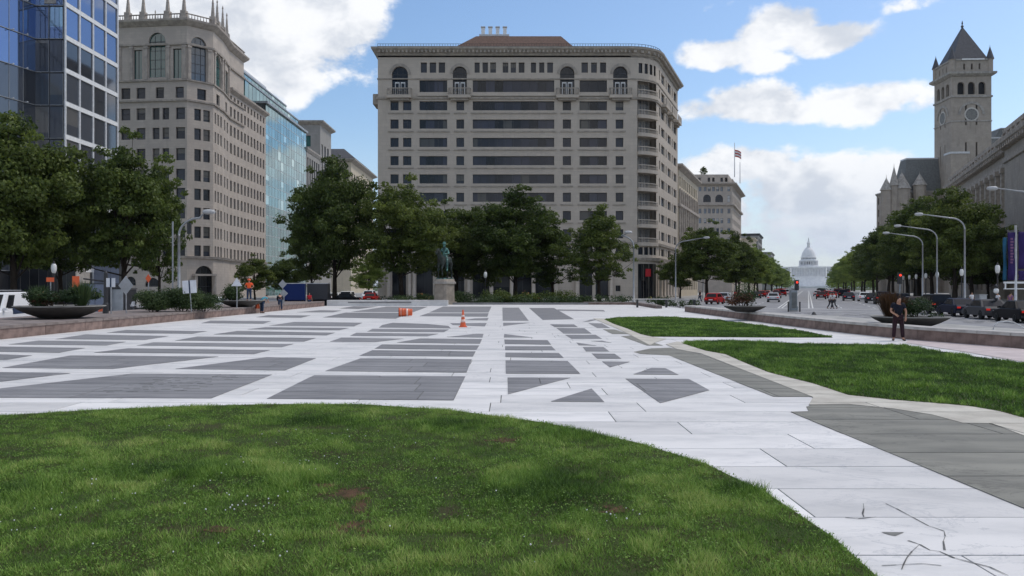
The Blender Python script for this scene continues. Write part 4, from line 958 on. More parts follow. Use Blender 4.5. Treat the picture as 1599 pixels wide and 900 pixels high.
for i in range(4):
    ops = []
    for r_i, (a, b) in enumerate(rows):
        for c in COLS[i][1 if r_i == 0 else 0]: ops.append((sp(i, c[0]), sp(i, c[1]), Zl(b), Zl(a), 'sash'))
    if i == 0:
        ops += [(sp(0, 232), sp(0, 258.5), Zl(122), Zl(52), 'arch', 'green_glass'), (sp(0, 208.5), sp(0, 222), Zl(124), Zl(78), 'wide', 'green_glass'), (sp(0, 270), sp(0, 283.5), Zl(124), Zl(78), 'wide', 'green_glass')]
        ops += [(sp(0, 195), sp(0, 212), Zl(446), Zl(432), 'arch', 'dark_glass'), (sp(0, 226), sp(0, 250), Zl(448), Zl(434), 'arch', 'dark_glass')]
    if i == 1: ops += [(sp(1, 298), sp(1, 322.5), Zl(128), Zl(57), 'arch', 'side_glass'), (sp(1, 305), sp(1, 332), .1, Zl(415), 'arch', 'dark_glass')]
    if i == 2: ops += [(sp(2, 336), sp(2, 345.5), Zl(124), Zl(74), 'arch', 'green_glass')]
    if i == 3: ops += [(sp(3, 350.5), sp(3, 356), Zl(124), Zl(84), 'wide', 'green_glass')]
    facade(lw, Q[i], Q[i + 1], 0, H1, ops, 'limestone', .4); windows(lime, Q[i], Q[i + 1], ops, .4)
facade(lw, Q[4], (Q[4][0], Q[4][1] + 9), 42.02, H1, [], 'limestone'); facade(lw, (Q[4][0], Q[4][1] + 9), (Q[0][0], Q[4][1] + 9), 36, H1, [], 'limestone'); facade(lw, (Q[0][0], Q[4][1] + 9), Q[0], 0, H1, [], 'limestone')
# side wing along the street
wa, wb = Q[4], QE; WL = math.dist(wa, wb); HW = 41.6; ops = []; n = 11
ZR = [(Zl(b), Zl(a)) for a, b in rows]; 
for (z0, z1) in ZR + [(ZR[0][1] + 1.0, ZR[0][1] + 2.3)]:
    for j in range(n): s = .5 + j * (WL - .6) / n; ops.append((s, s + 1.15, z0, z1, 'sash'))
facade(lw, wa, wb, 0, HW, ops, 'limestone', .4); windows(lime, wa, wb, ops, .4); facade(lw, wb, (wb[0] - 14, wb[1]), 0, HW, [], 'limestone')
lw.build('wall', lime)
CP = Q + [(Q[4][0], Q[4][1] + 9), (Q[0][0], Q[4][1] + 9), Q[0]]
def lm(prof, nm='molding', pts=CP[:6]): mb = MB(); mb.sweep(pts, prof, 'limestone_trim'); mb.build(nm, lime)
lm([(0, H1 - .9), (.2, H1 - .8), (.9, H1 - .1), (.95, H1 + .25), (0, H1 + .3)], 'cornice', CP[:7])
lm([(0, Zl(73)), (.3, Zl(72.5)), (.35, Zl(69.5)), (0, Zl(69))]); lm([(0, Zl(160)), (.3, Zl(159.6)), (.35, Zl(157)), (0, Zl(156.6))]); lm([(0, Zl(128.5)), (.25, Zl(128)), (.3, Zl(125.8)), (0, Zl(125.4))])
lm([(0, Zl(405)), (.4, Zl(404)), (.6, Zl(400.5)), (0, Zl(400))], 'molding', Q + [QE])
mb = MB(); mb.sweep([wa, wb, (wb[0] - 14, wb[1])], [(0, HW - .6), (.7, HW), (.75, HW + .35), (-.3, HW + .4), (-.3, HW - .6)], 'limestone_trim'); mb.build('wing_cornice', lime)
for j in range(8):
    s = 1.5 + j * (WL - 2) / 8; mb = MB(); mb.box(-1.1, -.35, s, s + 1.3, HW + .3, HW + 1.1, 'limestone_trim', 0, wa); mb.build('dormer', lime)
mb = MB(); mb.box(-13, -.9, 0, WL, HW - .2, HW + 1.2, 'grey_cap', 0, wa); mb.build('wing_roof', lime)
mb = MB(); mb.add([(x, y, H1 + .1) for x, y in CP[:-1]], [tuple(range(len(CP) - 1))], 'grey_cap'); mb.build('roof', lime)
ba = MB(); balustrade(ba, CP[:6], H1 + .25, 1.05, 'limestone_trim', .5, .1, .3, -.3); ba.build('balustrade', lime)
# pilasters around the crown
for i, px in ((0, 187), (0, 205.5), (0, 228.5), (0, 263), (0, 288.5), (1, 295.5), (1, 326.5), (2, 335), (2, 346.5), (3, 350), (3, 357)):
    a, b = Vector(Q[i]), Vector(Q[i + 1]); d = (b - a).normalized(); s = sp(i, px); mb = MB(); p = a + d * s; ang = math.atan2(d.y, d.x)
    mb.box(-.28, .28, -.22, 0, Zl(125.3), Zl(73.2), 'limestone_trim', ang, p); mb.box(-.4, .4, -.3, 0, Zl(76.5), Zl(73.3), 'limestone_trim', ang, p); mb.build('pilaster', lime)
ob = MB(); ob.box(-.5, .5, -.5, .5, 0, 1.5, 'limestone_trim'); ob.prism([(-.3, -.3), (.3, -.3), (.3, .3), (-.3, .3)], 1.5, 4.9, 'limestone_trim', [(-.08, -.08), (.08, -.08), (.08, .08), (-.08, .08)]); ob.lathe([(.03, 4.9), (.16, 5.05), (.16, 5.2), (.02, 5.7)], 'limestone_trim', 8)
for px_ in range(3): ob.lathe([(.25 - .05 * px_, 2.0 + px_), (.36 - .06 * px_, 2.08 + px_), (.25 - .05 * px_, 2.2 + px_)], 'limestone_trim', 8)
om = ob.mesh('pinnacle')
for i, px in ((0, 199.5), (0, 223.5), (0, 261.5), (0, 287), (2, 333.3), (2, 340), (3, 348.6), (3, 355)):
    a, b = Vector(Q[i]), Vector(Q[i + 1]); d = (b - a).normalized(); p = a + d * sp(i, px); inst('pinnacle', om, lime, (p.x - d.y * -.0 + -d.y * .1, p.y + d.x * .1, H1 + .3), math.atan2(d.y, d.x))
inst('pinnacle', om, lime, (3.2, 9, H1 + .3), 0, (.8, .8, .9))
# entrance canopy, arch keystones
a, b = Vector(Q[1]), Vector(Q[2]); d = (b - a).normalized(); mb = MB(); ang = math.atan2(d.y, d.x)
mb.box(sp(1, 300), sp(1, 333), -1.4, 0, Zl(431), Zl(428), 'limestone_trim', ang, a); mb.box(sp(1, 301), sp(1, 304), -1.2, -.8, 0, Zl(431), 'limestone_trim', ang, a); mb.box(sp(1, 330), sp(1, 333), -1.2, -.8, 0, Zl(431), 'limestone_trim', ang, a); mb.build('porch', lime)
# low annex at its left
simple_block('annex_building', 'narrow annex with green glass windows squeezed between the glass tower and the limestone building', (LP[0][0] - 5, 153), [(-6, 0), (5.2, 0), (5.2, 8), (-6, 8)], Zl(42), 'limestone', 'limestone_trim',
    {0: [(s, s + 2.4, Zl(y1), Zl(y0), 'wide', 'green_glass') for s in (4.9, 8.3) for y0, y1 in ((56, 74), (76, 95), (103, 120), (137, 154), (169, 188), (200, 218), (232, 251))]}, cornice=.6)

# --- blue glass tower at the left edge ---
gx = XF; gd0 = -gx * F / (799.5 - 100); gd1 = -gx * F / (799.5 - 182); gt = thing('glass_tower', 'blue mirrored glass office tower with white spandrel bands at the frame edge', 'building', (gx, gd0, -.2))
Lg = gd1 - gd0; HG = 54
mb = MB(); mb.box(-12, -.3, .3, Lg, 0, HG, 'dark_metal'); mb.build('core', gt)
fl = [8.3 + 4.18 * i for i in range(-1, 12)]
spm = MB(); spm.box(-.05, .18, 0, Lg, 0, .55, 'white_paint'); spme = spm.mesh('spandrel_band')
for z in fl: inst('spandrel_band', spme, gt, (0, 0, z))
pm = {}
def pane(t, w, h, p, ang, gl, fr='grey_metal', name='pane'):
    k = (round(w, 2), round(h, 2), gl, fr)
    if k not in pm:
        q = MB(); q.add([(0, 0, 0), (w, 0, 0), (w, 0, h), (0, 0, h)], [(0, 1, 2, 3)], gl); q.box(w - .06, w, -.035, -.005, 0, h, fr); q.box(0, w - .06, -.05, -.004, 0, .08, fr); pm[k] = q.mesh('pane')
    o = inst(name, pm[k], t, p, ang); o.rotation_euler = (random.uniform(-.004, .004), random.uniform(-.0, .0), ang + random.uniform(-.006, .006)); return o
nb = 4; bw_ = Lg / nb
for z in fl[:-1]:
    for j in range(nb):
        pane(gt, bw_ - .35, 4.18 - .62, (0.02, j * bw_ + .3, z + .58), R(90), 'blue_glass' if z > 32 else 'dark_reflection_glass')
mu = MB()
for j in range(nb + 1): mu.box(0, .16, j * bw_ - .05, j * bw_ + .3, 0, HG, 'pale_metal')
mu.build('mullions', gt)
# end face and the recess, looking dark
for z in fl[:-1]:
    for j in range(2): pane(gt, 1.7, 4.0, (-3.6 + j * 1.8, -.02, z), 0, 'blue_glass' if z > 32 else 'dark_reflection_glass')
mb = MB(); mb.box(-3.7, -.3, .0, .3, 0, HG, 'dark_metal'); mb.box(-2.4, -1.0, -.15, 0, 37.8, HG, 'post_trim'); mb.build('end_wall', gt)
# angled curtain wall
ax, ay = XZ(58, 448, 105.0); A0 = Vector((ax - gx, 105.0 - gd0)); ga = R(14.3); dd = Vector((math.sin(ga), math.cos(ga))); S0 = A0 - dd * 22; ang = math.atan2(dd.y, dd.x)
mb = MB(); mb.box(0, 22, .15, 8, 0, HG, 'dark_metal', ang, S0); mb.box(22, 22.6, -.3, .4, 0, HG, 'dark_metal', ang, S0); mb.build('side_core', gt)
for z in fl[:-1]:
    for j in range(10): p = S0 + dd * (22 - (j + 1) * 2.1); pane(gt, 2.05, 4.1, (p.x, p.y, z), ang, 'blue_glass' if z > 28 else 'dark_reflection_glass')
st = MB(); 
for z in fl[1:-1]:
    for j in range(10):
        p = S0 + dd * (22 - j * 2.1); q = Vector((dd.y, -dd.x)); st.tube([(p.x, p.y, z), (p.x + q.x * .55, p.y + q.y * .55, z)], .05, 'pale_metal', 5); st.lathe([(.02, -.1), (.13, 0), (.02, .1)], 'pale_metal', 6, (p.x + q.x * .6, p.y + q.y * .6, z))
st.build('glazing_brackets', gt, kind='stuff')
for z in (0,):
    for j in range(6): mb = MB(); mb.box(-.6, .25, j * 2.4, j * 2.4 + 1.2, 0, 4.1, 'post_trim'); mb.build('arcade_pier', gt)

# --- teal glass building ---
t0, t1 = -gx * F / (799.5 - 415), -gx * F / (799.5 - 478)
tb = thing('teal_glass_building', 'teal glass curtain-wall building stepping up behind the limestone wing', 'building', (gx, t0, -.2)); LT = t1 - t0; HT = 44.2
mb = MB(); mb.box(-14, -.25, .1, LT, 0, HT, 'dark_metal'); mb.box(-5, -.25, -.1, .1, 0, HT, 'dark_glass'); mb.build('core', tb)
nb = 15; nf = 19
for i in range(nf):
    for j in range(nb): pane(tb, LT / nb, HT / nf, (0, j * LT / nb, i * HT / nf), R(90), 'teal_glass' if i > 8 else 'green_glass', 'pale_metal')  # lower rows darker: mirrored surroundings painted into the pane colour
mb = MB(); mb.box(-14, .5, -.3, LT + .3, HT, HT + .5, 'grey_metal'); mb.build('parapet', tb)
for (x0, x1, y0, y1, z0, z1) in ((-16, -2.2, -8, LT, 36, 47.6), (-18, -4.4, -7, LT - 4, 46, 50.6)):
    mb = MB(); mb.box(x0, x1 - .1, y0 + .1, y1, z0, z1, 'dark_metal'); mb.build('upper_core', tb)
    n = int((y1 - y0) / 2.6); h = min(4.4, z1 - HT + .2) if z1 < 48 else 3.6
    for j in range(n): pane(tb, (y1 - y0) / n, h, (x1, y0 + j * (y1 - y0) / n, z1 - h), R(90), 'teal_glass', 'grey_metal')
    for j in range(2):
        for i in range(2): pane(tb, 2.2, 2.5, (x1 - 4.4 + j * 2.2, y0, z1 - 5 + i * 2.5), 0, 'green_glass', 'dark_metal')
    mb = MB(); mb.box(x0, x1 + .2, y0 - .2, y1, z1, z1 + .35, 'grey_metal'); mb.build('roof', tb)
mb = MB(); mb.box(-9, -5.2, -7.5, 18, 50.9, 52.2, 'pale_metal'); mb.build('roof_plant', tb)

# --- grey stone block and hipped-roof block farther down the street ---
D4 = -gx * F / (799.5 - 500); D4b = -gx * F / (799.5 - 517); L4 = D4b - D4
simple_block('stone_office_building', 'flat-roofed grey stone block with tall columns beyond the teal glass building', (gx, D4), [(-12, 0), (0, 0), (0, L4), (-12, L4)], 51, 'grey_stone', 'post_trim',
    {0: [(5.6, 9.2, z, z + 3.2, 'wide', 'green_glass') for z in (30, 34.5, 39, 43.5)], 1: [(1.5 + 3.9 * j, 3.6 + 3.9 * j, 20, 44.5, 'wide', 'side_glass') for j in range(3)]}, cornice=1.2)
simple_block('stone_office_building', 'lower pale stone block with vertical windows between the teal glass and grey stone buildings', (gx, t1 + .4), [(-12, 0), (0, 0), (0, D4 - t1 - .8), (-12, D4 - t1 - .8)], 40.5, 'grey_stone', 'post_trim',
    {1: [(.8 + 2.6 * j, 2.3 + 2.6 * j, 14, 38, 'wide', 'side_glass') for j in range(6)]}, cornice=.5)
D5 = -gx * F / (799.5 - 548); L5 = 46
b5 = simple_block('office_building', 'far brown block under a dark sloping roof at the end of the left street', (gx, D5), [(-14, 0), (0, 0), (0, L5), (-14, L5)], 47, 'warm_stone', 'post_trim',
    {0: [(s, s + 2, z, z + 2.4, 'sash') for s in (7.6, 11) for z in (24, 28, 32, 36, 40)], 1: [(1 + 4.5 * j, 3.4 + 4.5 * j, z, z + 2.4, 'sash') for j in range(10) for z in (24, 28, 32, 36, 40)]}, cornice=1.6)
mb = MB(); mb.prism([(-15, -1.5), (1.5, -1.5), (1.5, L5), (-15, L5)], 47.1, 51, 'slate', [(-12, 3), (-3, 3), (-3, L5), (-12, L5)]); mb.build('hipped_roof', b5)

# --- buildings on the hotel side of the avenue ---
def avframe(name, label, w, D, cat='building', z=-.25):
    t_ = AVD(w, D); x, y, _ = AV(w, t_); return thing(name, label, cat, (x, y, z), -AVA)
# local frame: +y runs down the avenue, +x across it to the right
def av_block(name, label, w, D, L, H, depth, m, trim, ops_side, ops_front, gl='window_glass', cornice=.8, kind='sash', cat='building'):
    t_ = avframe(name, label, w, D, cat); P = [(-depth, 0), (0, 0), (0, L), (-depth, L)]; mb = MB()
    facade(mb, P[0], P[1], 0, H, ops_front, m, .3); windows(t_, P[0], P[1], ops_front, .3, kind, gl); facade(mb, P[1], P[2], 0, H, ops_side, m, .3); windows(t_, P[1], P[2], ops_side, .3, kind, gl)
    facade(mb, P[2], P[3], 0, H, [], m); facade(mb, P[3], P[0], 0, H, [], m); mb.build('wall', t_)
    mb = MB(); mb.box(-depth, 0, 0, L, H - .3, H - .1, 'grey_cap'); mb.build('roof', t_)
    mb = MB(); mb.sweep(P, [(0, H - 1.3), (.15, H - 1.2), (cornice, H - .4), (cornice, H), (0, H + .05), (-.3, H + .05), (-.3, H - .3)], trim, True); mb.build('cornice', t_); return t_
b7 = av_block('stone_building', 'narrow sunlit tan stone building with tall pilasters right behind the hotel', -27.4, 187, 34, 29.8, 14, 'warm_stone', 'limestone_trim',
    [(1.2 + 3.2 * j, 3.0 + 3.2 * j, z, z + 2.3) for j in range(10) for z in (1.5, 6, 10, 13.5, 17, 21.5, 25)], [(9 + 2.5 * j, 10.3 + 2.5 * j, z, z + 2.2) for j in range(2) for z in (10, 13.5, 17, 21.5, 25)], cornice=1.0)
for j in range(11): mb = MB(); mb.box(0, .35, .5 + 3.2 * j, 1.1 + 3.2 * j, 9, 24.4, 'limestone_trim'); mb.build('pilaster', b7)
mb = MB(); mb.sweep([(-14, 0), (0, 0), (0, 34)], [(0, 20.1), (.5, 20.4), (.5, 21), (0, 21.1)], 'limestone_trim'); mb.build('molding', b7)
D8 = 312.; k8 = D8 / F; x8, _ = XZ(1062, 448, D8); x8b, _ = XZ(1143.5, 448, D8)
def Z8(py): return EYE + (448 - py) * k8 + .25
w8 = x8b - x8; L8 = 44; P8 = [(0, 0), (w8, 0), (w8 + U[0] * L8, U[1] * L8), (U[0] * L8, U[1] * L8)]
def s8(px): return (px - 1062) * k8
f8 = []
for (a, b) in ((292, 299), (326, 333.5), (341, 349), (356, 364), (371, 379), (386, 394), (401, 409)):
    for c in (1078, 1084.5, 1091, 1099, 1105.5, 1112, 1118.5, 1125): f8.append((s8(c), s8(c + 4.2), Z8(b), Z8(a)))
    f8.append((s8(1136), s8(1140.5), Z8(b), Z8(a)))
for c in (1078, 1098, 1117): f8.append((s8(c), s8(c + 12), Z8(316), Z8(304), 'arch', 'window_glass'))
f8.append((s8(1136), s8(1140.5), Z8(316), Z8(305)))
sd8 = [(1.5 + 5 * j, 4 + 5 * j, Z8(b), Z8(a)) for j in range(8) for (a, b) in ((279, 284), (292, 299), (304, 316), (326, 333.5), (341, 349), (356, 364), (371, 379), (386, 394))]
b8 = simple_block('stone_hotel', 'beige stone block with roof terrace and flags down the avenue, before the white dome', (x8, D8), P8, Z8(286), 'limestone', 'limestone_trim', {0: f8, 1: sd8}, gl='side_glass', cornice=1.6)  # paler window glass puts the distance haze into its colour
mb = MB(); 
facade(mb, (1.5, 1.2), (w8 - 1.2, 1.2), Z8(286), Z8(272), [(s8(c), s8(c + 4), Z8(283.5), Z8(277)) for c in (1078, 1085, 1100, 1107, 1120, 1127)], 'limestone', .3); facade(mb, (w8 - 1.2, 1.2), (w8 - 1.2 + U[0] * 40, 1.2 + U[1] * 40), Z8(286), Z8(272), [], 'limestone'); mb.add([(1.5, 1.2, Z8(272)), (w8 - 1.2, 1.2, Z8(272)), (w8 - 1.2 + U[0] * 40, 1.2 + U[1] * 40, Z8(272)), (1.5 + U[0] * 40, 1.2 + U[1] * 40, Z8(272))], [(0, 1, 2, 3)], 'grey_cap'); mb.build('attic', b8)
windows(b8, (0, 1.2), (w8, 1.2), [(s8(c), s8(c + 4), Z8(283.5), Z8(277)) for c in (1078, 1085, 1100, 1107, 1120, 1127)], .3)
mb = MB(); mb.sweep(P8[:3], [(0, Z8(322)), (.8, Z8(321)), (.8, Z8(318.5)), (0, Z8(318))], 'limestone_trim'); mb.build('molding', b8)
rt = tree(XZ(1098.5, 0, D8 + 6)[0], D8 + 6, 3.9, 1.7, 3, 'tiny tree growing on the roof terrace of the beige stone block', z=Z8(273) - .3, name='roof_tree')
for k, (px, hh, wv) in enumerate(((1147, 222, 1), (1155.5, 240, 0))):
    x, z = XZ(px, 271, D8 + 8 + k * 20); zt = EYE + (448 - hh) * (D8 + 8) / F; fp = thing('flagpole', ('tall white flagpole flying a red and white flag' if wv else 'bare shorter white flagpole') + ' on the beige stone block', 'flagpole', (x, D8 + 8 + k * 20, Z8(272) - .3))
    mb = MB(); mb.tube([(0, 0, 0), (0, 0, zt - Z8(272))], [.22, .12], 'white_paint', 8); mb.build('pole', fp)
    if wv:
        for q in range(5): mb = MB(); z_ = (zt - Z8(272)) - 3.2 - q * .55; mb.add([(.1 + .5 * i, .15 * math.sin(i * 1.5), z_ - .04 * i * i + dz_) for i in range(6) for dz_ in (0, .55)], [(2 * i, 2 * i + 2, 2 * i + 3, 2 * i + 1) for i in range(5)], 'flag_red' if q % 2 == 0 else 'flag_white'); mb.build('stripe', fp)
av_block('office_block', 'dark grey office block with recessed balconies just beyond the beige flagged block', -27, 480, 40, 33, 17, 'grey_stone', 'slate', [(2 + 5 * j, 6 + 5 * j, z, z + 2.6, 'wide', 'dark_glass') for j in range(7) for z in (12, 16, 20, 24, 28)], [(1 + 4 * j, 4.2 + 4 * j, z, z + 2.6, 'wide', 'dark_glass') for j in range(4) for z in (12, 16, 20, 24, 28)])
av_block('office_block', 'small sunlit yellowish stone block peeking over the tree crowns beyond the beige flagged block', -26, 420, 22, 27, 12, 'warm_stone', 'warm_stone', [(2 + 4 * j, 4 + 4 * j, z, z + 2.) for j in range(5) for z in (12, 16, 20, 23)], [])
av_block('office_block', 'far grey block last before the trees close in toward the white dome', -27, 640, 60, 29, 22, 'grey_stone', 'grey_stone', [(2 + 5 * j, 5 + 5 * j, z, z + 2.2) for j in range(10) for z in (10, 15, 20, 24)], [(2 + 5 * j, 5 + 5 * j, z, z + 2.2) for j in range(4) for z in (10, 15, 20, 24)])
cb_ = av_block('turreted_building', 'tiny far building with two dark pointed turrets left of the white dome', -38, 900, 40, 20, 26, 'grey_stone', 'slate', [], [])
for x in (-20, -4): mb = MB(); mb.lathe([(3, 14), (3, 24), (.05, 33)], 'slate', 10, (x, 2, 0)); mb.build('turret', cb_)
# --- columned stone building on the right side of the avenue ---
fd = avframe('columned_stone_building', 'long grey-brown classical stone building with giant pilasters and heavy cornice at the frame edge', 34.5, 110)
Dn = 110; t_n = AVD(34.5, Dn); Lc = AVD(34.5, 216) - t_n; tP = AVD(34.5, 149) - t_n       # pavilion ends here
wl = MB()
# local: building lies at x>0, facade faces -x; travelling from far to near keeps outward on the right
def fo(s0, s1, *r): return (Lc - s1, Lc - s0, *r)
ops = []; n = 14; bw = (Lc - tP - 2) / n
for j in range(n):
    c = tP + 1 + (j + .5) * bw
    for z0, z1 in ((9.6, 12.2), (13.6, 17.4), (18.6, 22.6)): ops.append(fo(c - .8, c + .8, z0, z1, 'sash'))
    ops.append(fo(c - .9, c + .9, 1.6, 6.4, 'arch', 'dark_glass'))
facade(wl, (0, Lc), (0, tP), 0, 30, ops, 'federal_stone', .5); windows(fd, (0, Lc), (0, tP), ops, .5)
po = [(tP - 16.2, tP - 14.4, z0, z1, 'sash') for z0, z1 in ((10, 14), (17, 22))] + [(tP - 30, tP - 28, 10, 14, 'sash')]
po = [(a, b, c_, d_, e) for a, b, c_, d_, e in [(tP - q[1], tP - q[0], *q[2:]) for q in po]]
facade(wl, (-1.3, tP), (-1.3, 0), 0, 30, po, 'federal_stone', .5); windows(fd, (-1.3, tP), (-1.3, 0), po, .5)
facade(wl, (0, tP), (-1.3, tP), 0, 30, [], 'federal_stone'); facade(wl, (-1.3, 0), (25, 0), 0, 30, [], 'federal_stone'); facade(wl, (25, Lc), (0, Lc), 0, 30, [], 'federal_stone')
wl.build('wall', fd)
PF = [(25, Lc), (0, Lc), (0, tP), (-1.3, tP), (-1.3, 0)]
for prof, nm in (([(0, 24.2), (.3, 24.4), (.3, 25.2), (0, 25.3)], 'architrave'), ([(0, 26.6), (.25, 26.7), (1.3, 27.6), (1.4, 28.3), (0, 28.5)], 'cornice'), ([(0, 8.3), (.35, 8.5), (.45, 9.1), (0, 9.2)], 'molding'), ([(0, 29.6), (.25, 29.7), (.3, 30.4), (-.6, 30.4), (-.6, 29.6)], 'parapet')):
    mb = MB(); mb.sweep(PF, prof, 'federal_trim'); mb.build(nm, fd)
dn = MB()
for j in range(int(Lc / 1.6)): dn.box(-1.1 - (1.3 if j * 1.6 < tP else 0), 0, j * 1.6 + .3, j * 1.6 + .95, 26.75, 27.5, 'federal_trim')
dn.build('modillions', fd, kind='stuff')
pl = MB(); pl.box(-.75, 0, -.55, .55, 9.2, 24.2, 'federal_trim'); pl.box(-.9, 0, -.7, .7, 9.2, 9.9, 'federal_trim'); pl.box(-.95, 0, -.75, .75, 23.3, 24.2, 'federal_trim'); plm = pl.mesh('pilaster')
for j in range(n + 1): inst('pilaster', plm, fd, (-.002, tP + 1 + j * bw, 0))
mb = MB(); mb.add([(0, 0, 30), (25, 0, 30), (25, Lc, 30), (0, Lc, 30)], [(0, 1, 2, 3)], 'grey_cap'); mb.prism([(3, 2), (22, 2), (22, Lc), (3, Lc)], 30.05, 34, 'green_slate', [(9, 8), (16, 8), (16, Lc), (9, Lc)]); mb.build('roof', fd)
an = MB()
for j in range(int(Lc / 3.4)): an.box(-.35 - (1.3 if j * 3.4 < tP else 0), .2, j * 3.4 + .3, j * 3.4 + 1.3, 28.5, 29.6, 'federal_trim')
an.build('attic_blocks', fd, kind='stuff')

# --- clock tower building ---
TD = 290.; kt = TD / F; tcx, _ = XZ(1503, 448, TD + 7)
ta = R(3.6)
tw = thing('clock_tower_building', 'grey stone building with tall clock tower under a steep dark pyramid roof', 'building', (tcx, TD + 7.2, -.3), -ta)
def Zt(py): return EYE + (448 - py) * kt + .3
hw = 6.75; wl = MB(); WIN_T = []
F4 = [((-hw, -hw), (hw, -hw)), ((-hw, hw), (-hw, -hw)), ((hw, -hw), (hw, hw)), ((hw, hw), (-hw, hw))]
ops = [(2.0, 4.4, Zt(147), Zt(127.5), 'arch'), (5.55, 7.95, Zt(147), Zt(127.5), 'arch'), (9.1, 11.5, Zt(147), Zt(127.5), 'arch')] + [(4.0 + 2.6 * i, 4.6 + 2.6 * i, Zt(108), Zt(99)) for i in range(3)] + [(q, q + .6, Zt(255 - r), Zt(222 - r)) for q in (4.6, 8.2) for r in (0, 60, -50)]
for a, b in F4: facade(wl, a, b, 0, Zt(93), ops, 'post_stone', .9)
wl.build('wall', tw)
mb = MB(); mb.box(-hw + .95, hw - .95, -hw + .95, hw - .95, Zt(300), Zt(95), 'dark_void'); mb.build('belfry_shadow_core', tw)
SQ = [(-hw, -hw), (hw, -hw), (hw, hw), (-hw, hw)]
def sqm(prof, nm='molding', m='post_trim'): mb = MB(); mb.sweep(SQ, prof, m, True); mb.build(nm, tw)
sqm([(0, Zt(119)), (.4, Zt(118.5)), (1.3, Zt(115.5)), (1.35, Zt(112.5)), (0, Zt(111.8))], 'cornice'); sqm([(0, Zt(152)), (.35, Zt(151.6)), (.35, Zt(149)), (0, Zt(148.6))]); sqm([(0, Zt(190)), (.2, Zt(189.7)), (.2, Zt(188)), (0, Zt(187.6))]); sqm([(0, Zt(94.5)), (.3, Zt(94)), (.35, Zt(91.5)), (-.4, Zt(91)), (-.4, Zt(94))])
for sx in (-1, 1):
    for sy in (-1, 1): mb = MB(); mb.box(sx * hw - .9, sx * hw + .9, sy * hw - .9, sy * hw + .9, 0, Zt(119.3), 'post_stone') if False else mb.lathe([(1.05, Zt(111.7)), (1.05, Zt(93)), (1.3, Zt(92.5)), (1.3, Zt(91.5)), (.05, Zt(74))], 'slate' if False else 'post_stone', 8, (sx * (hw - .35), sy * (hw - .35), 0)); mb.build('corner_turret', tw); q = MB(); q.lathe([(1.42, Zt(92)), (.08, Zt(72.5)), (.02, Zt(69.5))], 'slate', 8, (sx * (hw - .35), sy * (hw - .35), 0)); q.build('turret_roof', tw)
mb = MB(); mb.prism([(-hw + .7, -hw + .7), (hw - .7, -hw + .7), (hw - .7, hw - .7), (-hw + .7, hw - .7)], Zt(91.5), Zt(34), 'slate', [(-.25, -.25), (.25, -.25), (.25, .25), (-.25, .25)]); mb.lathe([(.28, Zt(34)), (.55, Zt(31.5)), (.12, Zt(29)), (.3, Zt(27)), (.04, Zt(22))], 'slate', 8); mb.build('roof', tw)
mb = MB(); mb.box(-3.4, 4.2, -hw - .5, -hw - .36, Zt(93.6), Zt(91.4), 'white_paint'); mb.build('white_band', tw)
for q, (s, c_) in enumerate(((0, 1), (-1, 0))):
    a = 0 if q == 0 else R(-90)
    def pt(r, an_, out): 
        x, z = r * math.sin(an_), Zt(178.5) + r * math.cos(an_)
        return (x, -hw - out, z) if q == 0 else (-hw - out, -x, z)
    ck_ = MB(); NN = 32
    for (r0, r1, o_, m_) in ((0, 2.0, .10, 'clock_face'), (2.0, 2.45, .16, 'clock_rim')):
        rng_ = range(NN) if r1 < 3 else range(NN)
        for i in rng_:
            a0, a1 = 2 * math.pi * i / NN, 2 * math.pi * (i + 1) / NN
            if r0 == 0: ck_.add([pt(0, 0, o_), pt(r1, a0, o_), pt(r1, a1, o_)], [(0, 2, 1)], m_)
            else: ck_.add([pt(r0, a0, o_), pt(r1, a0, o_), pt(r1, a1, o_), pt(r0, a1, o_), pt(r0, a0, 0), pt(r1, a0, 0), pt(r1, a1, 0), pt(r0, a1, 0)], [(0, 1, 2, 3), (1, 5, 6, 2), (0, 3, 7, 4)], m_)
    cf = ck_.build('clock', tw); hd = MB(); ab = MB()
    for i in range(18):
        a0, a1 = -math.pi / 2 + math.pi * i / 18, -math.pi / 2 + math.pi * (i + 1) / 18; ab.add([pt(3.7, a0, .22), pt(4.5, a0, .22), pt(4.5, a1, .22), pt(3.7, a1, .22), pt(3.7, a0, 0), pt(4.5, a0, 0), pt(4.5, a1, 0), pt(3.7, a1, 0)], [(0, 1, 2, 3), (1, 5, 6, 2), (0, 3, 7, 4)], 'post_trim')
    ab.build('arch_band', tw)
    for i in range(12):
        a0 = math.pi * i / 6; hd.add([pt(1.5, a0 - .05, .13), pt(1.92, a0 - .05, .13), pt(1.92, a0 + .05, .13), pt(1.5, a0 + .05, .13)], [(0, 1, 2, 3)], 'slate')
    for an_, r, w_ in ((.12, 1.6, .09), (.75, 1.1, .14)): hd.add([pt(-.3, an_, .15), pt(.4, an_ - w_, .15), pt(r, an_, .15), pt(.4, an_ + w_, .15)], [(0, 1, 2, 3)], 'slate')
    hd.build('clock_hands', cf)
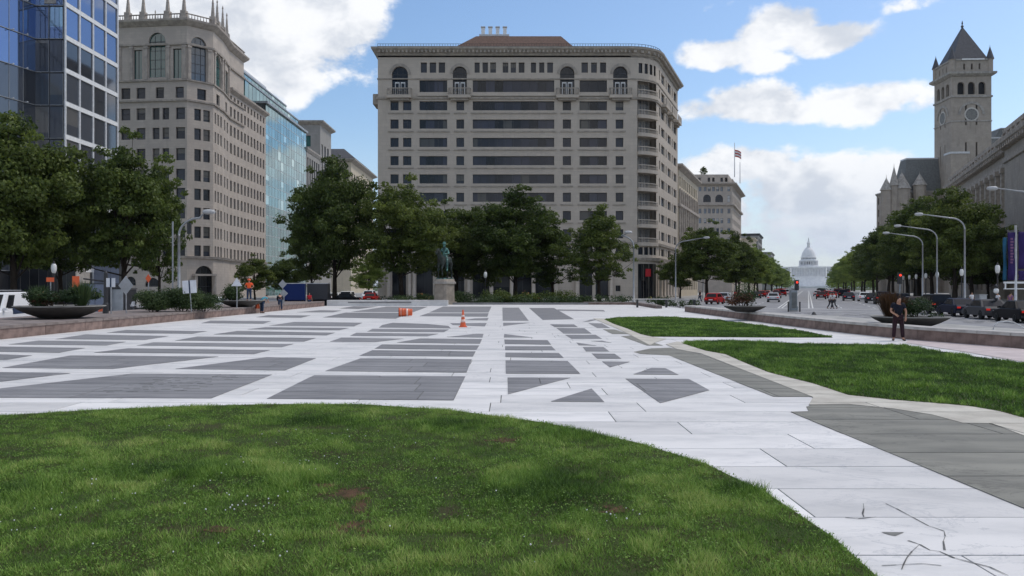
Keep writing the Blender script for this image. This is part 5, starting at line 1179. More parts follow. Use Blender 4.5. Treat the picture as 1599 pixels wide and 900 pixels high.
# body of the building: steep roofs and conical turrets left of and right of the tower
def bodyblk(x0, x1, y0, y1, h, hr, nm='wing', rx=None):
    mb = MB(); ops = [(1.2 + 2.6 * i, 2.5 + 2.6 * i, z, z + 2.6, 'arch', 'window_glass') for i in range(int((x1 - x0 - 1) / 2.6)) for z in (h - 4, h - 8.5, h - 13, h - 17.5)]
    facade(mb, (x0, y0), (x1, y0), 0, h, ops, 'post_stone', .4); windows(tw, (x0, y0), (x1, y0), ops, .4); 
    ops2 = [(1.2 + 3 * i, 2.5 + 3 * i, z, z + 2.6, 'arch', 'window_glass') for i in range(int((y1 - y0 - 1) / 3)) for z in (h - 4, h - 8.5, h - 13)]
    facade(mb, (x0, y1), (x0, y0), 0, h, ops2, 'post_stone', .4); windows(tw, (x0, y1), (x0, y0), ops2, .4); facade(mb, (x1, y0), (x1, y1), 0, h, [], 'post_stone'); facade(mb, (x1, y1), (x0, y1), 0, h, [], 'post_stone'); mb.build(nm + '_wall', tw)
    mb = MB(); i_ = min(x1 - x0, y1 - y0) * .22; mb.add([(x0, y0, h), (x1, y0, h), (x1, y1, h), (x0, y1, h)], [(0, 1, 2, 3)], 'green_slate'); x0_ = x0; x0 = rx or x0; mb.prism([(x0, y0), (x1, y0), (x1, y1), (x0, y1)], h, hr, 'green_slate', [(x0 + i_, y0 + i_), (x1 - .01, y0 + i_), (x1 - .01, y1 - i_), (x0 + i_, y1 - i_)]); mb.box(x0 + i_, x1 - .01, y0 + i_, y1 - i_, hr, hr + .5, 'pale_metal'); mb.build(nm + '_roof', tw)
    x0 = x0_; mb = MB(); mb.sweep([(x0, y1), (x0, y0), (x1, y0)], [(0, h - .8), (.5, h - .3), (.5, h + .1), (0, h + .2)], 'post_trim'); mb.build(nm + '_cornice', tw)
def tx(px, D): # local x of a photograph column at depth D
    x = (px - 799.5) / F * D; v = Vector((x - tcx, D - TD - 7.2)); c_, s_ = math.cos(ta), math.sin(ta); return v.x * c_ - v.y * s_, v.x * s_ + v.y * c_
xa, ya = tx(1385, 300); xb, yb = tx(1462, 300)
bodyblk(xa, -hw - .1, ya, ya + 10, Zt(294), Zt(241), 'left_wing', tx(1409, 300)[0])
for px, D, r, zt_, zb_ in ((1384, 298, 1.9, 275, 294), (1396, 297, 1.3, 258, 287), (1408, 298, 2.9, 266, 292), (1436, 298, 2.2, 268, 286)):
    x, y = tx(px, D); mb = MB(); mb.lathe([(r, 0), (r, Zt(zb_)), (r + .35, Zt(zb_) + .1), (.06, Zt(zt_))], 'post_stone', 10, (x, y, 0)); mb.build('turret', tw); mb = MB(); mb.lathe([(r + .4, Zt(zb_) + .12), (.1, Zt(zt_) + .3), (.02, Zt(zt_) + 1.6)], 'post_trim', 10, (x, y, 0)); mb.build('turret_roof', tw)
bodyblk(hw + .3, hw + 34, 2, 24, Zt(252), Zt(206), 'right_wing')
mb = MB(); x, y = tx(1567, 305); mb.prism([(x - 5, y), (x + 8, y), (x + 8, y + 8), (x - 5, y + 8)], Zt(215), Zt(188), 'green_slate', [(x - 1, y), (x + 8, y), (x + 8, y + 8), (x - 1, y + 8)]); mb.box(x - 1, x + 8, y - .1, y + 8, Zt(188), Zt(187), 'pale_metal'); mb.build('gabled_roof', tw)
mb = MB(); x, y = tx(1497, 286); 
mb.prism([(x - 2.6, y), (x + 3.4, y), (x + 3.4, y + 5), (x - 2.6, y + 5)], 0, Zt(243), 'post_stone'); mb.prism([(x - 2.8, y - .2), (x + 3.6, y - .2), (x + 3.6, y + 5), (x - 2.8, y + 5)], Zt(243), Zt(240), 'pale_metal'); mb.build('stair_block', tw)

# --- domed white building at the end of the avenue ---
CD = 1720.; kc = CD / F; cx_, _ = XZ(1262.6, 448, CD)
cp = thing('domed_capitol', 'distant white domed building closing the end of the avenue', 'building', (cx_, CD, -.4), -AVA)
def Zc(py): return EYE + (448 - float(np.interp(py, [364, 376, 394, 404.5, 412, 418, 500], [370, 386.5, 403, 407.5, 414.5, 417, 499]))) * kc + .4
mb = MB(); mb.box(-115, 115, 6, 46, 0, 22, 'capitol_white'); mb.box(-34, 34, -8, 46, 0, 22, 'capitol_white'); mb.box(-160, 160, -60, 6, -1, 4, 'capitol_white'); mb.box(-9, 9, -110, -60, -1, 3, 'capitol_white'); mb.build('terrace', cp)
wl = MB(); zb = 22; zt_ = Zc(417); 
for x0, x1, y in ((-115, -66, 0), (-60, -36, 8), (-34, 34, -8), (36, 60, 8), (66, 115, 0)):
    n = int((x1 - x0) / 5.2); ops = [(1.6 + 5.2 * i, 3.6 + 5.2 * i, z, z + h_) for i in range(n) for z, h_ in ((zb + 3, 5), (zb + 11, 4.5))]
    facade(wl, (x0, y), (x1, y), zb, zt_, ops, 'capitol_white', .8)
    wl.box(x0, x1, y + 1.2, y + 38, zb, zt_ - .3, 'capitol_white'); 
    for i in range(n + 1): wl.lathe([(.75, zb + 2), (.62, zt_ - 3.5)], 'capitol_white', 8, (x0 + .6 + i * (x1 - x0 - 1.2) / n, y - 1.6, 0))
    wl.box(x0 - .4, x1 + .4, y - 2.6, y, zt_ - 3.5, zt_ - 1.5, 'capitol_white'); wl.box(x0 - .6, x1 + .6, y - 3, y + 38, zt_ - 1.5, zt_, 'capitol_white')
wl.build('wing', cp)
mb = MB(); r_ = [(22, Zc(418)), (22, Zc(413)), (20.6, Zc(412.6)), (17.2, Zc(412)), (17.2, Zc(404.5)), (20.5, Zc(404.4)), (20.7, Zc(402.6)), (17.6, Zc(402.2)), (17.6, Zc(399.8)), (16.4, Zc(399.4)), (15.6, Zc(393.5)), (17.2, Zc(393)), (17.2, Zc(392)), (15.5, Zc(391.6)), (15.0, Zc(389)), (13.2, Zc(384.5)), (10.2, Zc(380)), (6.6, Zc(376.6)), (5.0, Zc(375.8))]
r_ = [(a * .93, b) for a, b in r_]
mb.lathe(r_, 'capitol_white', 36, (0, 22, 0)); dm = mb.build('dome', cp); smooth_by_angle(dm, 30)
mb = MB(); mb.lathe([(4.8, Zc(376)), (4.8, Zc(375.3)), (3.1, Zc(375.2)), (3.1, Zc(370.8)), (3.8, Zc(370.6)), (2.2, Zc(369.2)), (1.2, Zc(367.6)), (1.0, Zc(365.5)), (.5, Zc(364.2))], 'capitol_white', 14, (0, 22, 0)); mb.build('lantern', cp)
dc = MB()
for i in range(32): a = 2 * math.pi * i / 32; dc.lathe([(.75, Zc(412)), (.65, Zc(404.4))], 'capitol_white', 6, (18.4 * math.cos(a), 22 + 18.4 * math.sin(a), 0))
for i in range(32): a = 2 * math.pi * (i + .5) / 32; dc.box(-.9, .9, -.1, .1, Zc(410.5), Zc(406), 'slate', a + math.pi / 2, (16.2 * math.cos(a), 22 + 16.2 * math.sin(a))); dc.box(-.7, .7, -.1, .1, Zc(398.5), Zc(394.5), 'slate', a + math.pi / 2, (14.95 * math.cos(a), 22 + 14.95 * math.sin(a)))
dc.build('drum_columns', cp, kind='stuff')
# ---------------- street lamps, posts, signs ----------------
def thick_ring(mb, *a): pass
def arm_lamp(label, x, y, h, arm, rz, z=-.25, group=None, two=False):
    t = thing('street_lamp', label, 'street lamp', (x, y, z), rz, group); mb = MB()
    mb.tube([(0, 0, 0), (0, 0, .6), (0, 0, .62), (0, 0, h - 1.6)], [.17, .16, .11, .085], 'grey_metal', 10)
    P = [(0, 0, h - 1.6)] + [(-1.5 * (1 - math.cos(a)), 0, h - 1.6 + 1.25 * math.sin(a)) for a in [math.pi / 2 * k / 8 for k in range(1, 9)]] + [(-arm, 0, h + .12)]
    mb.build('pole', t, True); mb = MB(); mb.tube(P, [.085] * 9 + [.05], 'grey_metal', 8); mb.build('arm', t, True)
    mb = MB(); mb.lathe([(.05, .18), (.22, .14), (.27, .0), (.24, -.12), (.1, -.18)], 'lamp_shell', 12); me = mb.mesh('lamp_head', True)
    inst('lamp_head', me, t, (-arm - .25, 0, h + .1), 0, (1.8, 1, 1)); return t
for (D, w, h, lb) in ((92, 16.3, 10.2, 'tall arm street lamp nearest in the row of three before the dark trees'), (107, 15.6, 10., 'middle arm street lamp of the three before the dark trees'), (115, 14.9, 9.6, 'farthest arm street lamp of the three before the dark trees'), (71, 19.6, 10.6, 'arm street lamp at the frame edge with only arm and head showing')):
    x, y, _ = AV(w, AVD(w, D)); arm_lamp(lb, x, y, h, 4.6, -AVA * .3)
for (D, w, lb) in ((128, -19.2, 'arm street lamp whose pale head shows before the tree nearest the hotel side wall'), (158, -18.8, 'arm street lamp whose small pale head shows beside the second big avenue tree'), (221, -18.2, 'farthest arm street lamp on the hotel side of the avenue')):
    x, y, _ = AV(w, AVD(w, D)); arm_lamp(lb, x, y, 9.6, 4.4, math.pi - AVA)
x, z_ = XZ(989.5, 0, 100); arm_lamp('slender straight street lamp standing alone before the rounded corner of the hotel', x, 100, 8.7, .4, 0)
sl_ = XZ(279.5, 330, 60); t = arm_lamp('street lamp with short arm and a hanging traffic signal before the limestone building', sl_[0], 60, 6.8, 1.9, math.pi, z=.5)
mb = MB(); mb.box(.62, .86, -.12, .12, 5.3, 6.1, 'dark_metal'); mb.build('signal_box', t, rz=math.pi) ; 
mb = MB(); mb.tube([(-.45, 0, 0), (-.45, 0, 6.2)], .06, 'grey_metal', 8); mb.build('side_pole', t, rz=math.pi)
def globe_lamp(label, x, y, h=4.0, z=-.25, group=None, base=None):
    if base is None:
        t = thing('globe_lamp', label, 'lamp post', (x, y, z), 0, group); mb = MB(); mb.lathe([(.22, 0), (.24, .3), (.12, .5), (.085, .8), (.06, h - .75), (.12, h - .6), (.12, h - .5)], 'dark_metal', 10); mb.build('post', t, True)
        q = .5 if h < 3 else .55; mb = MB(); mb.lathe([(.12, h - .5), (.11 + .13 * q, h - .35), (.11 + .19 * q, h - .12), (.12 + .13 * q, h + .12), (.12, h + .26)] if h > 3 else [(.08, h - .2), (.17, h - .1), (.17, h + .1), (.08, h + .18)], 'globe_white', 14); mb.build('globe', t, True); mb = MB(); mb.lathe([(.14, h + .26), (.08, h + .36), (.02, h + .5)], 'dark_metal', 8); mb.build('finial', t, True); return t
    return copy_thing(base, (x, y, z), 0, label, group)
GL = None
for (D, w, lb, gp) in ((77, 16.5, 'white globe lamp post nearest the purple banners', None), (95, 16.5, 'white globe lamp post seen against the pole of the nearest arm lamp', None), (113, 16.5, 'white globe lamp post beside the middle arm lamp', None), (124, 16.5, 'white globe lamp post between the middle and farthest arm lamps', None),
                       (135, 16.5, 'small white globe lamp post in the far row under the dark trees', 'far globe lamp posts under the dark trees'), (144, 16.5, 'small white globe lamp post in the far row under the dark trees', 'far globe lamp posts under the dark trees'), (153, 16.5, 'small white globe lamp post in the far row under the dark trees', 'far globe lamp posts under the dark trees')):
    x, y, _ = AV(w, AVD(w, D)); t = globe_lamp(lb, x, y, base=GL, group=gp); GL = GL or t
for px, py, D, lb in ((758, 428, 104, 'white globe lamp post in the planting straight before the middle of the hotel'), (84, 417, 66, 'faint globe lamp hanging among the dark leaves above the largest planter')):
    x, z = XZ(px, py, D); globe_lamp(lb, x, D, base=GL, z=z - 4.0)
x, z = XZ(1555.6, 459, 60); t = globe_lamp('short dark post with a pale globe standing behind the parked cars', x, 60, h=1.95)

def sign(name, label, px, py, wpx, hpx, D, base, shape, m, legs=1, turn=0., zg=.5, post='grey_metal', extra=None):
    x, z = XZ(px, py, D); w = wpx * D / F; h = hpx * D / F; t = thing(name, label, 'sign', (x, D, zg), turn); c = z - zg
    n = 4; mb = MB()
    if shape == 'diamond': P = [(0, -h / 2), (w / 2, 0), (0, h / 2), (-w / 2, 0)]
    elif shape == 'tri': P = [(-w / 2, -h / 2), (w / 2, -h / 2), (0, h / 2)]
    elif shape == 'oct': P = [(w / 2 * math.cos(a) * 1.05, h / 2 * math.sin(a) * 1.05) for a in [math.pi / 8 + k * math.pi / 4 for k in range(8)]]
    else: P = [(-w / 2, -h / 2), (w / 2, -h / 2), (w / 2, h / 2), (-w / 2, h / 2)]
    k = len(P); mb.add([(a, -.05, c + b) for a, b in P] + [(a, -.035, c + b) for a, b in P], [tuple(range(k)), tuple(range(k, 2 * k))[::-1]] + [(i, (i + 1) % k, k + (i + 1) % k, k + i) for i in range(k)], m); mb.build('panel', t)
    mb = MB(); mb.tube([(0, 0, 0), (0, 0, c + h / 2)], .035, post, 8); mb.build('post', t)
    if extra: 
        mb = MB(); mb.box(-.04, .04, -.062, -.052, c - h / 2, c + h / 2, 'denim'); mb.build('panel_joint', t)
    return t
sign('road_sign', 'orange work sign above the planting of the largest bowl', 119, 440, 11, 17, 47, 0, 'rect', 'orange_sign')
sign('road_sign', 'orange work sign half hidden in leaves left of the upright orange one', 79, 437, 12, 7, 49, 0, 'rect', 'orange_sign')
sign('road_sign', 'small red-orange work sign above the evergreen shrubs left of the two-panel sign', 232, 435, 9, 14, 52, 0, 'diamond', 'orange_sign')
sign('road_sign', 'pair of small white panels on a pole right of the tall black post', 173.5, 441.5, 14, 14, 46, 0, 'rect', 'sign_white', extra=1)
sign('road_sign', 'large grey back of a diamond sign beside the evergreen shrubs', 197, 446, 23, 30, 47, 0, 'diamond', 'sign_back')
sign('road_sign', 'wide white two-panel sign tilted above the evergreen shrubs', 299, 448, 21, 20, 50, 0, 'rect', 'sign_white', turn=.1, extra=1).rotation_euler = (0, R(-4), .1)
sign('road_sign', 'white triangular sign top beside the orange-vested worker', 370, 440.5, 17, 13, 58, 0, 'tri', 'sign_white')
sign('road_sign', 'upper grey diamond sign next to the blue truck', 441.5, 444, 13, 14, 75, 0, 'diamond', 'sign_back')
sign('road_sign', 'lower grey diamond sign next to the blue truck', 443.5, 458.5, 13, 12, 73, 0, 'diamond', 'sign_back')
x, z = XZ(165, 424, 47); t = thing('black_post', 'tall plain black post rising behind the planter and the two white panels', 'post', (x, 47, .5)); mb = MB(); mb.lathe([(.16, 0), (.16, .5), (.11, .6), (.11, z - .6), (.03, z - .45)], 'dark_metal', 10); mb.build('shaft', t); mb = MB(); mb.tube([(0, 0, 1.8), (-1.25, 0, 1.95)], .05, 'dark_metal', 6); mb.build('arm', t)
# grey construction hoarding and blue sheeted stack behind the post
def boxthing(name, label, cat, px0, px1, py0, D, dep, m, frame='dark_metal', z=-.3):
    x0, zt = XZ(px0, py0, D); x1, _ = XZ(px1, py0, D); t = thing(name, label, cat, (x0, D, z)); H = zt - z; n = max(1, round((x1 - x0) / 1.1))
    for i in range(n): mb = MB(); w = (x1 - x0) / n; mb.box(i * w + .02, (i + 1) * w - .02, -.03, .0, .1, H, m); mb.build('panel', t)
    mb = MB(); mb.box(0, x1 - x0, 0, dep, 0, H - .02, frame); mb.box(-.05, x1 - x0 + .05, -.06, dep + .05, H, H + .06, frame); mb.build('frame', t); return t
boxthing('site_hoarding', 'dull blue-grey panelled hoarding behind the tall black post', 'hoarding', 130, 167, 444, 58, 2, 'tarp_blue')
boxthing('site_hoarding', 'pale blue-grey panelled cabin between the two white panels and the diamond sign', 'cabin', 168, 193, 452, 58.5, 2, 'sign_back')
boxthing('ticket_box', 'pale grey utility cabinet on the pavement behind the parked cars', 'cabinet', 1529, 1541, 461, 74, .7, 'sign_back', 'grey_metal')
boxthing('dark_storefront', 'dark shopfront under the big trees at the foot of the glass tower', 'shopfront', -40, 118, 402, 101, 2.5, 'dark_glass', 'post_trim')
boxthing('dark_storefront', 'grey panelled shopfront below the broad dark tree', 'shopfront', 120, 186, 398, 112, 2., 'tarp_blue', 'dark_metal')
# construction drum behind the wall, cone and fallen barrel
def drum(t, m='orange_plastic'):
    mb = MB(); L = [(.27, 0), (.29, .04), (.29, .10), (.265, .13), (.265, .27), (.275, .285), (.25, .30), (.25, .46), (.26, .475), (.235, .49), (.235, .66), (.245, .675), (.22, .69), (.22, .84), (.23, .86), (.19, .92), (.17, .92), (.165, .88)]
    mb.lathe([(r * 1.06, z) for r, z in L], m, 20); mb.build('body', t, True)
    for z0, z1, r in ((.145, .26, .282), (.505, .64, .252)): mb = MB(); mb.lathe([(r, z0), (r - .003, z1)], 'reflective', 20); mb.build('reflective_band', t, True)
    mb = MB(); mb.lathe([(.36, 0), (.36, .05), (.3, .06)], 'tyre', 18); mb.build('rubber_base', t)
bx, by = G(634.5, 494.5); t = thing('traffic_barrel', 'orange and white striped traffic barrel lying on its side on the marble', 'traffic barrel', (bx - .52, by, .285)); t.rotation_euler = (0, R(90), R(6)); drum(t)
for c_ in sc.objects:
    if c_.parent is t and c_.name.startswith('rubber'): c_.scale = (.82, .82, 1)
t = thing('traffic_barrel', 'orange traffic barrel standing behind the left wall, right of the largest bowl planter', 'traffic barrel', (XZ(160, 0, 52)[0], 52, -.36)); drum(t); t.scale = (1, 1, 1.25)
cx0, cy0 = G(723, 511); t = thing('traffic_cone', 'orange traffic cone with pale collars standing on the marble', 'traffic cone', (cx0, cy0, 0), .15)
mb = MB(); mb.prism([(-.2, -.2), (.2, -.2), (.2, .2), (-.2, .2)], 0, .04, 'orange_plastic', [(-.19, -.19), (.19, -.19), (.19, .19), (-.19, .19)]); mb.build('base', t)
mb = MB(); mb.lathe([(.155, .04), (.15, .07), (.125, .2), (.06, .62), (.035, .84), (.02, .86)], 'orange_plastic', 20); mb.build('body', t, True)
for z0, z1 in ((.24, .38), (.5, .6)): mb = MB(); rr_ = lambda z: .125 + (.06 - .125) * (z - .2) / .42 + .004; mb.lathe([(rr_(z0), z0), (rr_(z1), z1)], 'reflective', 20); mb.build('collar', t, True)

# ---------------- bowl planters ----------------
def bowl(label, px, base, wpx, z, D=None, hpx=None):
    D = D or (EYE - z) * F / (base - 448); x, _ = XZ(px, base, D); R_ = wpx * D / F / 2; h = R_ * .30
    t = thing('bowl_planter', label, 'planter', (x, D, z)); mb = MB()
    mb.lathe([(R_ * .30, 0), (R_ * .42, .01), (R_ * .7, h * .38), (R_ * .9, h * .72), (R_ * .985, h * .93), (R_ * .985, h * .935)], 'bowl_concrete', 44); mb.build('bowl', t, True)
    mb = MB(); mb.lathe([(R_ * .98, h * .93), (R_, h * .94), (R_, h), (R_ * .93, h), (R_ * .91, h * .93)], 'bowl_rim', 44); mb.build('rim', t)
    mb = MB(); mb.lathe([(R_ * .92, h * .86), (.01, h * .98)], 'soil', 20); mb.build('soil', t); return t, x, D, z + h, R_
t, x, D, zt_, R_ = bowl('largest dark shallow bowl planter, on the wall terrace beside the white van', 94, 497, 130, .5)
shrub(94, 0, 92, 30, D, zt_ - .1, 'mixed leafy plants with a few blooms growing in the largest bowl planter', 'leaf_shrub', 22, .05, 2600, 11, 'planting', 'plants', flowers=4)
shrub(72, 0, 50, 24, D - .4, zt_ - .1, 'low brownish leafy plants at the front of the largest bowl planter', 'leaf_brown', 8, .045, 900, 18, 'planting', 'plants')
grassy(62, D, zt_ - .05, 1.0, 1.1, 'arching green grass at the left of the largest bowl planter', 'leaf_shrub', 3); grassy(128, D, zt_ - .05, 1.1, 1.3, 'arching grass at the right of the largest bowl planter', 'leaf_shrub', 4)
t, x, D, zt_, R_ = bowl('dark bowl planter farther along the left wall, beside the cyclist in pale blue', 377, 479.5, 70, .5)
shrub(364, 0, 34, 26, D, zt_ - .1, 'dark green shrub in the bowl planter near the worker', 'leaf_shrub', 12, .055, 2000, 12, 'planting', 'plants')
t, x, D, zt_, R_ = bowl('bowl planter directly behind the standing person', 1421, 511.5, 116, .3)
grassy(1390, D, zt_ - .05, 1.0, 1.15, 'brown ornamental grass behind the shoulder of the standing person', 'leaf_brown', 5, 700); grassy(1404, D + .3, zt_ - .05, .9, .9, 'dark reddish grass in the bowl behind the head of the standing person', 'leaf_brown', 6, 500)
shrub(1430, 0, 52, 32, D + .2, zt_ - .06, 'dense dark green square-topped shrub in the bowl behind the standing person', 'leaf_shrub', 12, .035, 2600, 13, 'planting', 'plants'); shrub(1448, 0, 60, 10, D - .2, zt_ - .06, 'low green ground plants trailing along the rim of the bowl behind the standing person', 'leaf_shrub', 9, .035, 2600, 14, 'planting', 'plants', stems=False)
t, x, D, zt_, R_ = bowl('bowl planter at the far end of the right wall, before the parked red car', 1163, 487.5, 66, .5)
shrub(1158, 0, 42, 24, D, zt_ - .06, 'brown and green leafy plants in the far right bowl planter', 'leaf_brown', 9, .06, 900, 15, 'planting', 'plants'); shrub(1168, 0, 24, 38, D, zt_ - .06, 'tall green sprig rising from the far right bowl planter', 'leaf_shrub', 5, .06, 700, 16, 'planting', 'plants')
# evergreen shrubs on the left terrace
for px, w_, h_, D, lb, sd in ((240, 52, 33, 50, 'rounded dark evergreen shrub left of the pair, beside the diamond sign back', 21), (284, 60, 36, 51, 'largest dark evergreen shrub on the left wall terrace below the two-panel sign', 22), (318, 42, 26, 52, 'smaller evergreen shrub at the right end of the left terrace clump', 23)):
    shrub(px, 0, w_, h_, D, .48, lb, 'leaf_shrub', 26, .045, 2600, sd)
# garden beds before the hotel
for px, w_, h_, D, lb, sd, mm, fl_ in ((722, 30, 20, 99, 'rounded grey-green bush just right of the statue pedestal', 31, 'leaf_shrub', 0), (664, 26, 18, 99, 'low bush with pale flowers at the left foot of the pedestal', 32, 'leaf_shrub', 3), (770, 50, 24, 100, 'shaggy bush in the garden bed below the globe lamp', 33, 'leaf', 0), (815, 60, 20, 101, 'wide low bush in the garden bed behind the orange cone', 34, 'leaf', 2), (868, 56, 22, 102, 'green bush in the garden bed right of the round tree', 35, 'leaf', 0), (915, 46, 15, 101, 'lowest bush at the right end of the garden bed', 36, 'leaf_shrub', 0),
                             (1028, 40, 16, 88, 'leafy bush behind the far right corner wall below the hotel corner', 37, 'leaf_shrub', 2), (1070, 56, 14, 84, 'straggling low bush between the corner wall and the red car', 38, 'leaf_shrub', 0)):
    shrub(px, 0, w_, h_, D, -.1, lb, mm, 12, .10, 420, sd, depth=.5, flowers=fl_)
B = []
g = random.Random(55)
for k in range(70): B.append((g.uniform(-16, 14), g.uniform(94, 104), g.uniform(.2, .6), g.uniform(.5, .9), .5, g.random() * .7))
o = bpy.data.objects.new('undergrowth', crown_mesh('undergrowth', B, 260, .1, 'leaf_shrub', 56)); place(o, kind='stuff', label='low mixed undergrowth filling the garden bed behind the plaza')
# benches / low plank at the far right
x, _ = XZ(1040, 0, 80); t = thing('bench', 'long low pale bench behind the far right corner wall', 'bench', (x, 80, -.2)); mb = MB(); mb.box(-3.2, 3.2, 0, .5, .95, 1.05, 'grey_cap'); mb.build('seat', t)
for q in (-2.8, 0, 2.7): mb = MB(); mb.box(q, q + .15, .05, .45, 0, .95, 'dark_metal'); mb.build('leg', t)
# handrail at right
t = thing('handrail', 'curved pale metal handrail rising over the right wall near the frame edge', 'handrail', (*G(1551, 531), 0)); mb = MB(); P = [(0, 0, 0), (0, 0, .42), (.05, 0, .56), (.18, 0, .66), (.5, .02, .70), (.8, .05, .66), (1.3, .1, .4), (1.6, .12, .18), (1.62, .12, 0)]; mb.tube(P, .022, 'pale_metal', 8); mb.build('rail', t, True)

# ---------------- vehicles ----------------
def car_parts(t, paint, kind='sedan', scale=1.0):
    L, H, wd = {'sedan': (4.7, 1.44, .9), 'suv': (4.7, 1.72, .93), 'hatch': (4.2, 1.5, .87), 'van': (5.4, 2.05, .98)}[kind]
    h = L / 2; wr = .34 if kind != 'van' else .36; xf, xr = h - .85, -h + .9; bl = {'sedan': .92, 'suv': 1.05, 'hatch': .95, 'van': 1.12}[kind]
    def arch(c): return [(c + (wr + .06) * math.cos(a), wr + (wr + .06) * math.sin(a)) for a in [math.pi * k / 8 for k in range(9)]][::-1] if False else [(c - (wr + .06) * math.cos(math.pi * k / 8), wr - .06 + (wr + .08) * math.sin(math.pi * k / 8)) for k in range(9)]
    low = [(-h + .05, .30)] + arch(xr) + arch(xf) + [(h - .05, .28), (h, .5)]
    hood = {'sedan': [(h - .05, .66), (h - .5, .80), (h - 1.35, bl)], 'suv': [(h - .05, .8), (h - .4, .95), (h - 1.2, bl)], 'hatch': [(h - .05, .68), (h - .4, .82), (h - 1.05, bl)], 'van': [(h - .02, .85), (h - .35, 1.0), (h - 1.0, bl)]}[kind]
    tail = {'sedan': [(-h + .95, bl), (-h + .2, .95), (-h, .8)], 'suv': [(-h + .12, bl), (-h, .75)], 'hatch': [(-h + .15, bl), (-h, .75)], 'van': [(-h + .02, bl), (-h, .6)]}[kind]
    prof = low + hood + tail; mb = MB(); n = len(prof)
    rows = []
    for yy, sh in ((-wd, .0), (-wd + .04, .0), (wd - .04, .0), (wd, .0)):
        pass
    def side(y, s): return [(x * (1 - s * .02), y, z if z < .5 else z + s * 0) for x, z in prof]
    ys = [(-wd + .05, .8), (-wd, 1.), (wd, 1.), (wd - .05, .8)]
    # body shell: four sections, outermost pulled in at the shoulder for a rounded edge
    secs = []
    for k_i, y in enumerate((-wd, -wd + .08, wd - .08, wd)):
        edge = k_i in (0, 3); secs.append([((x * .985 if edge else x), y, (z if z < .45 else z - .05) if edge else z) for x, z in prof])
    vs = [v for s_ in secs for v in s_]; fs = [(i, (i + 1) % n, n * (k + 1) + (i + 1) % n - n * k, n * (k + 1) + i - n * k) if k == 0 else (n * k + i, n * k + (i + 1) % n, n * (k + 1) + (i + 1) % n, n * (k + 1) + i) for k in range(3) for i in range(n)]
    fs += [tuple(range(n))[::-1], tuple(range(3 * n, 4 * n))]; mb.add(vs, fs, paint)
    rf = {'sedan': (-h + 1.35, h - 2.05, -h + .75, h - 1.3), 'suv': (-h + .45, h - 1.85, -h + .12, h - 1.15), 'hatch': (-h + .65, h - 1.65, -h + .15, h - 1.0), 'van': (-h + .1, h - 1.75, -h + .03, h - .98)}[kind]
    r0, r1, b0, b1 = rf; wi, wb = wd - .2, wd - .05
    if kind == 'van': wi, wb = wd - .08, wd - .02
    cab = [(b0, -wb, bl - .04), (b1, -wb, bl - .04), (b1, wb, bl - .04), (b0, wb, bl - .04), (r0, -wi, H - .05), (r1, -wi, H - .05), (r1, wi, H - .05), (r0, wi, H - .05), (r0 + .15, -wi + .12, H), (r1 - .15, -wi + .12, H), (r1 - .15, wi - .12, H), (r0 + .15, wi - .12, H)]
    mb.add(cab, [(0, 1, 5, 4), (1, 2, 6, 5), (2, 3, 7, 6), (3, 0, 4, 7), (4, 5, 9, 8), (5, 6, 10, 9), (6, 7, 11, 10), (7, 4, 8, 11), (8, 9, 10, 11)], paint)
    def rot(m_): return m_
    b = mb.build('body', t); b.rotation_euler = (0, 0, R(90))
    def put(m_, nm):
        o_ = m_.build(nm, t); o_.rotation_euler = (0, 0, R(90)); return o_
    # glazing, a few mm proud of the cabin
    def lerp(a, b_, q): return tuple(a[i] + (b_[i] - a[i]) * q for i in range(3))
    def panel(a, b_, c_, d_, m0, m1, l0, l1, off):
        p0, p1 = lerp(a, b_, l0), lerp(a, b_, l1); q0, q1 = lerp(d_, c_, l0), lerp(d_, c_, l1)
        v = [lerp(p0, q0, m0), lerp(p1, q1, m0), lerp(p1, q1, m1), lerp(p0, q0, m1)]; return [(x + off[0], y + off[1], z + off[2]) for x, y, z in v]
    A, B_, C_, D_, E_, F_, G_, H_ = cab[:8]
    g = MB(); g.add(panel(B_, C_, G_, F_, .1, .93, .06, .94, (.012, 0, .006)), [(0, 1, 2, 3)], 'car_glass'); put(g, 'windshield')
    if kind != 'van': g = MB(); g.add(panel(D_, A, E_, H_, .12, .9, .08, .92, (-.012, 0, .006)), [(0, 1, 2, 3)], 'car_glass'); put(g, 'rear_window')
    for (a, b_, c_, d_, oy) in ((A, B_, F_, E_, -.01), (C_, D_, H_, G_, .01)):
        cuts = ((.12, .47), (.51, .9)) if kind != 'van' else (((.68, .9),) if oy < 0 else ((.1, .32),))
        for l0, l1 in cuts: g = MB(); g.add(panel(a, b_, c_, d_, .14, .9, l0, l1, (0, oy, .003)), [(0, 1, 2, 3)], 'car_glass'); put(g, 'side_window')
    wk = ('wheel', wr)
    if wk not in WIN:
        g = MB()
        g.lathe([(wr * .55, -.11), (wr * .97, -.11), (wr, -.07), (wr, .07), (wr * .97, .11), (wr * .55, .11)], 'tyre', 20); g.lathe([(.05, -.08), (wr * .6, -.08), (wr * .63, -.115), (wr * .63, .115), (wr * .6, .08), (.05, .08)], 'rim', 14); WIN[wk] = g.mesh('wheel', False)
    for x in (xf, xr):
        for s in (-1, 1): o_ = inst('wheel', WIN[wk], t, (s * (wd - .1), x, wr)); o_.rotation_euler = (0, R(90), 0)
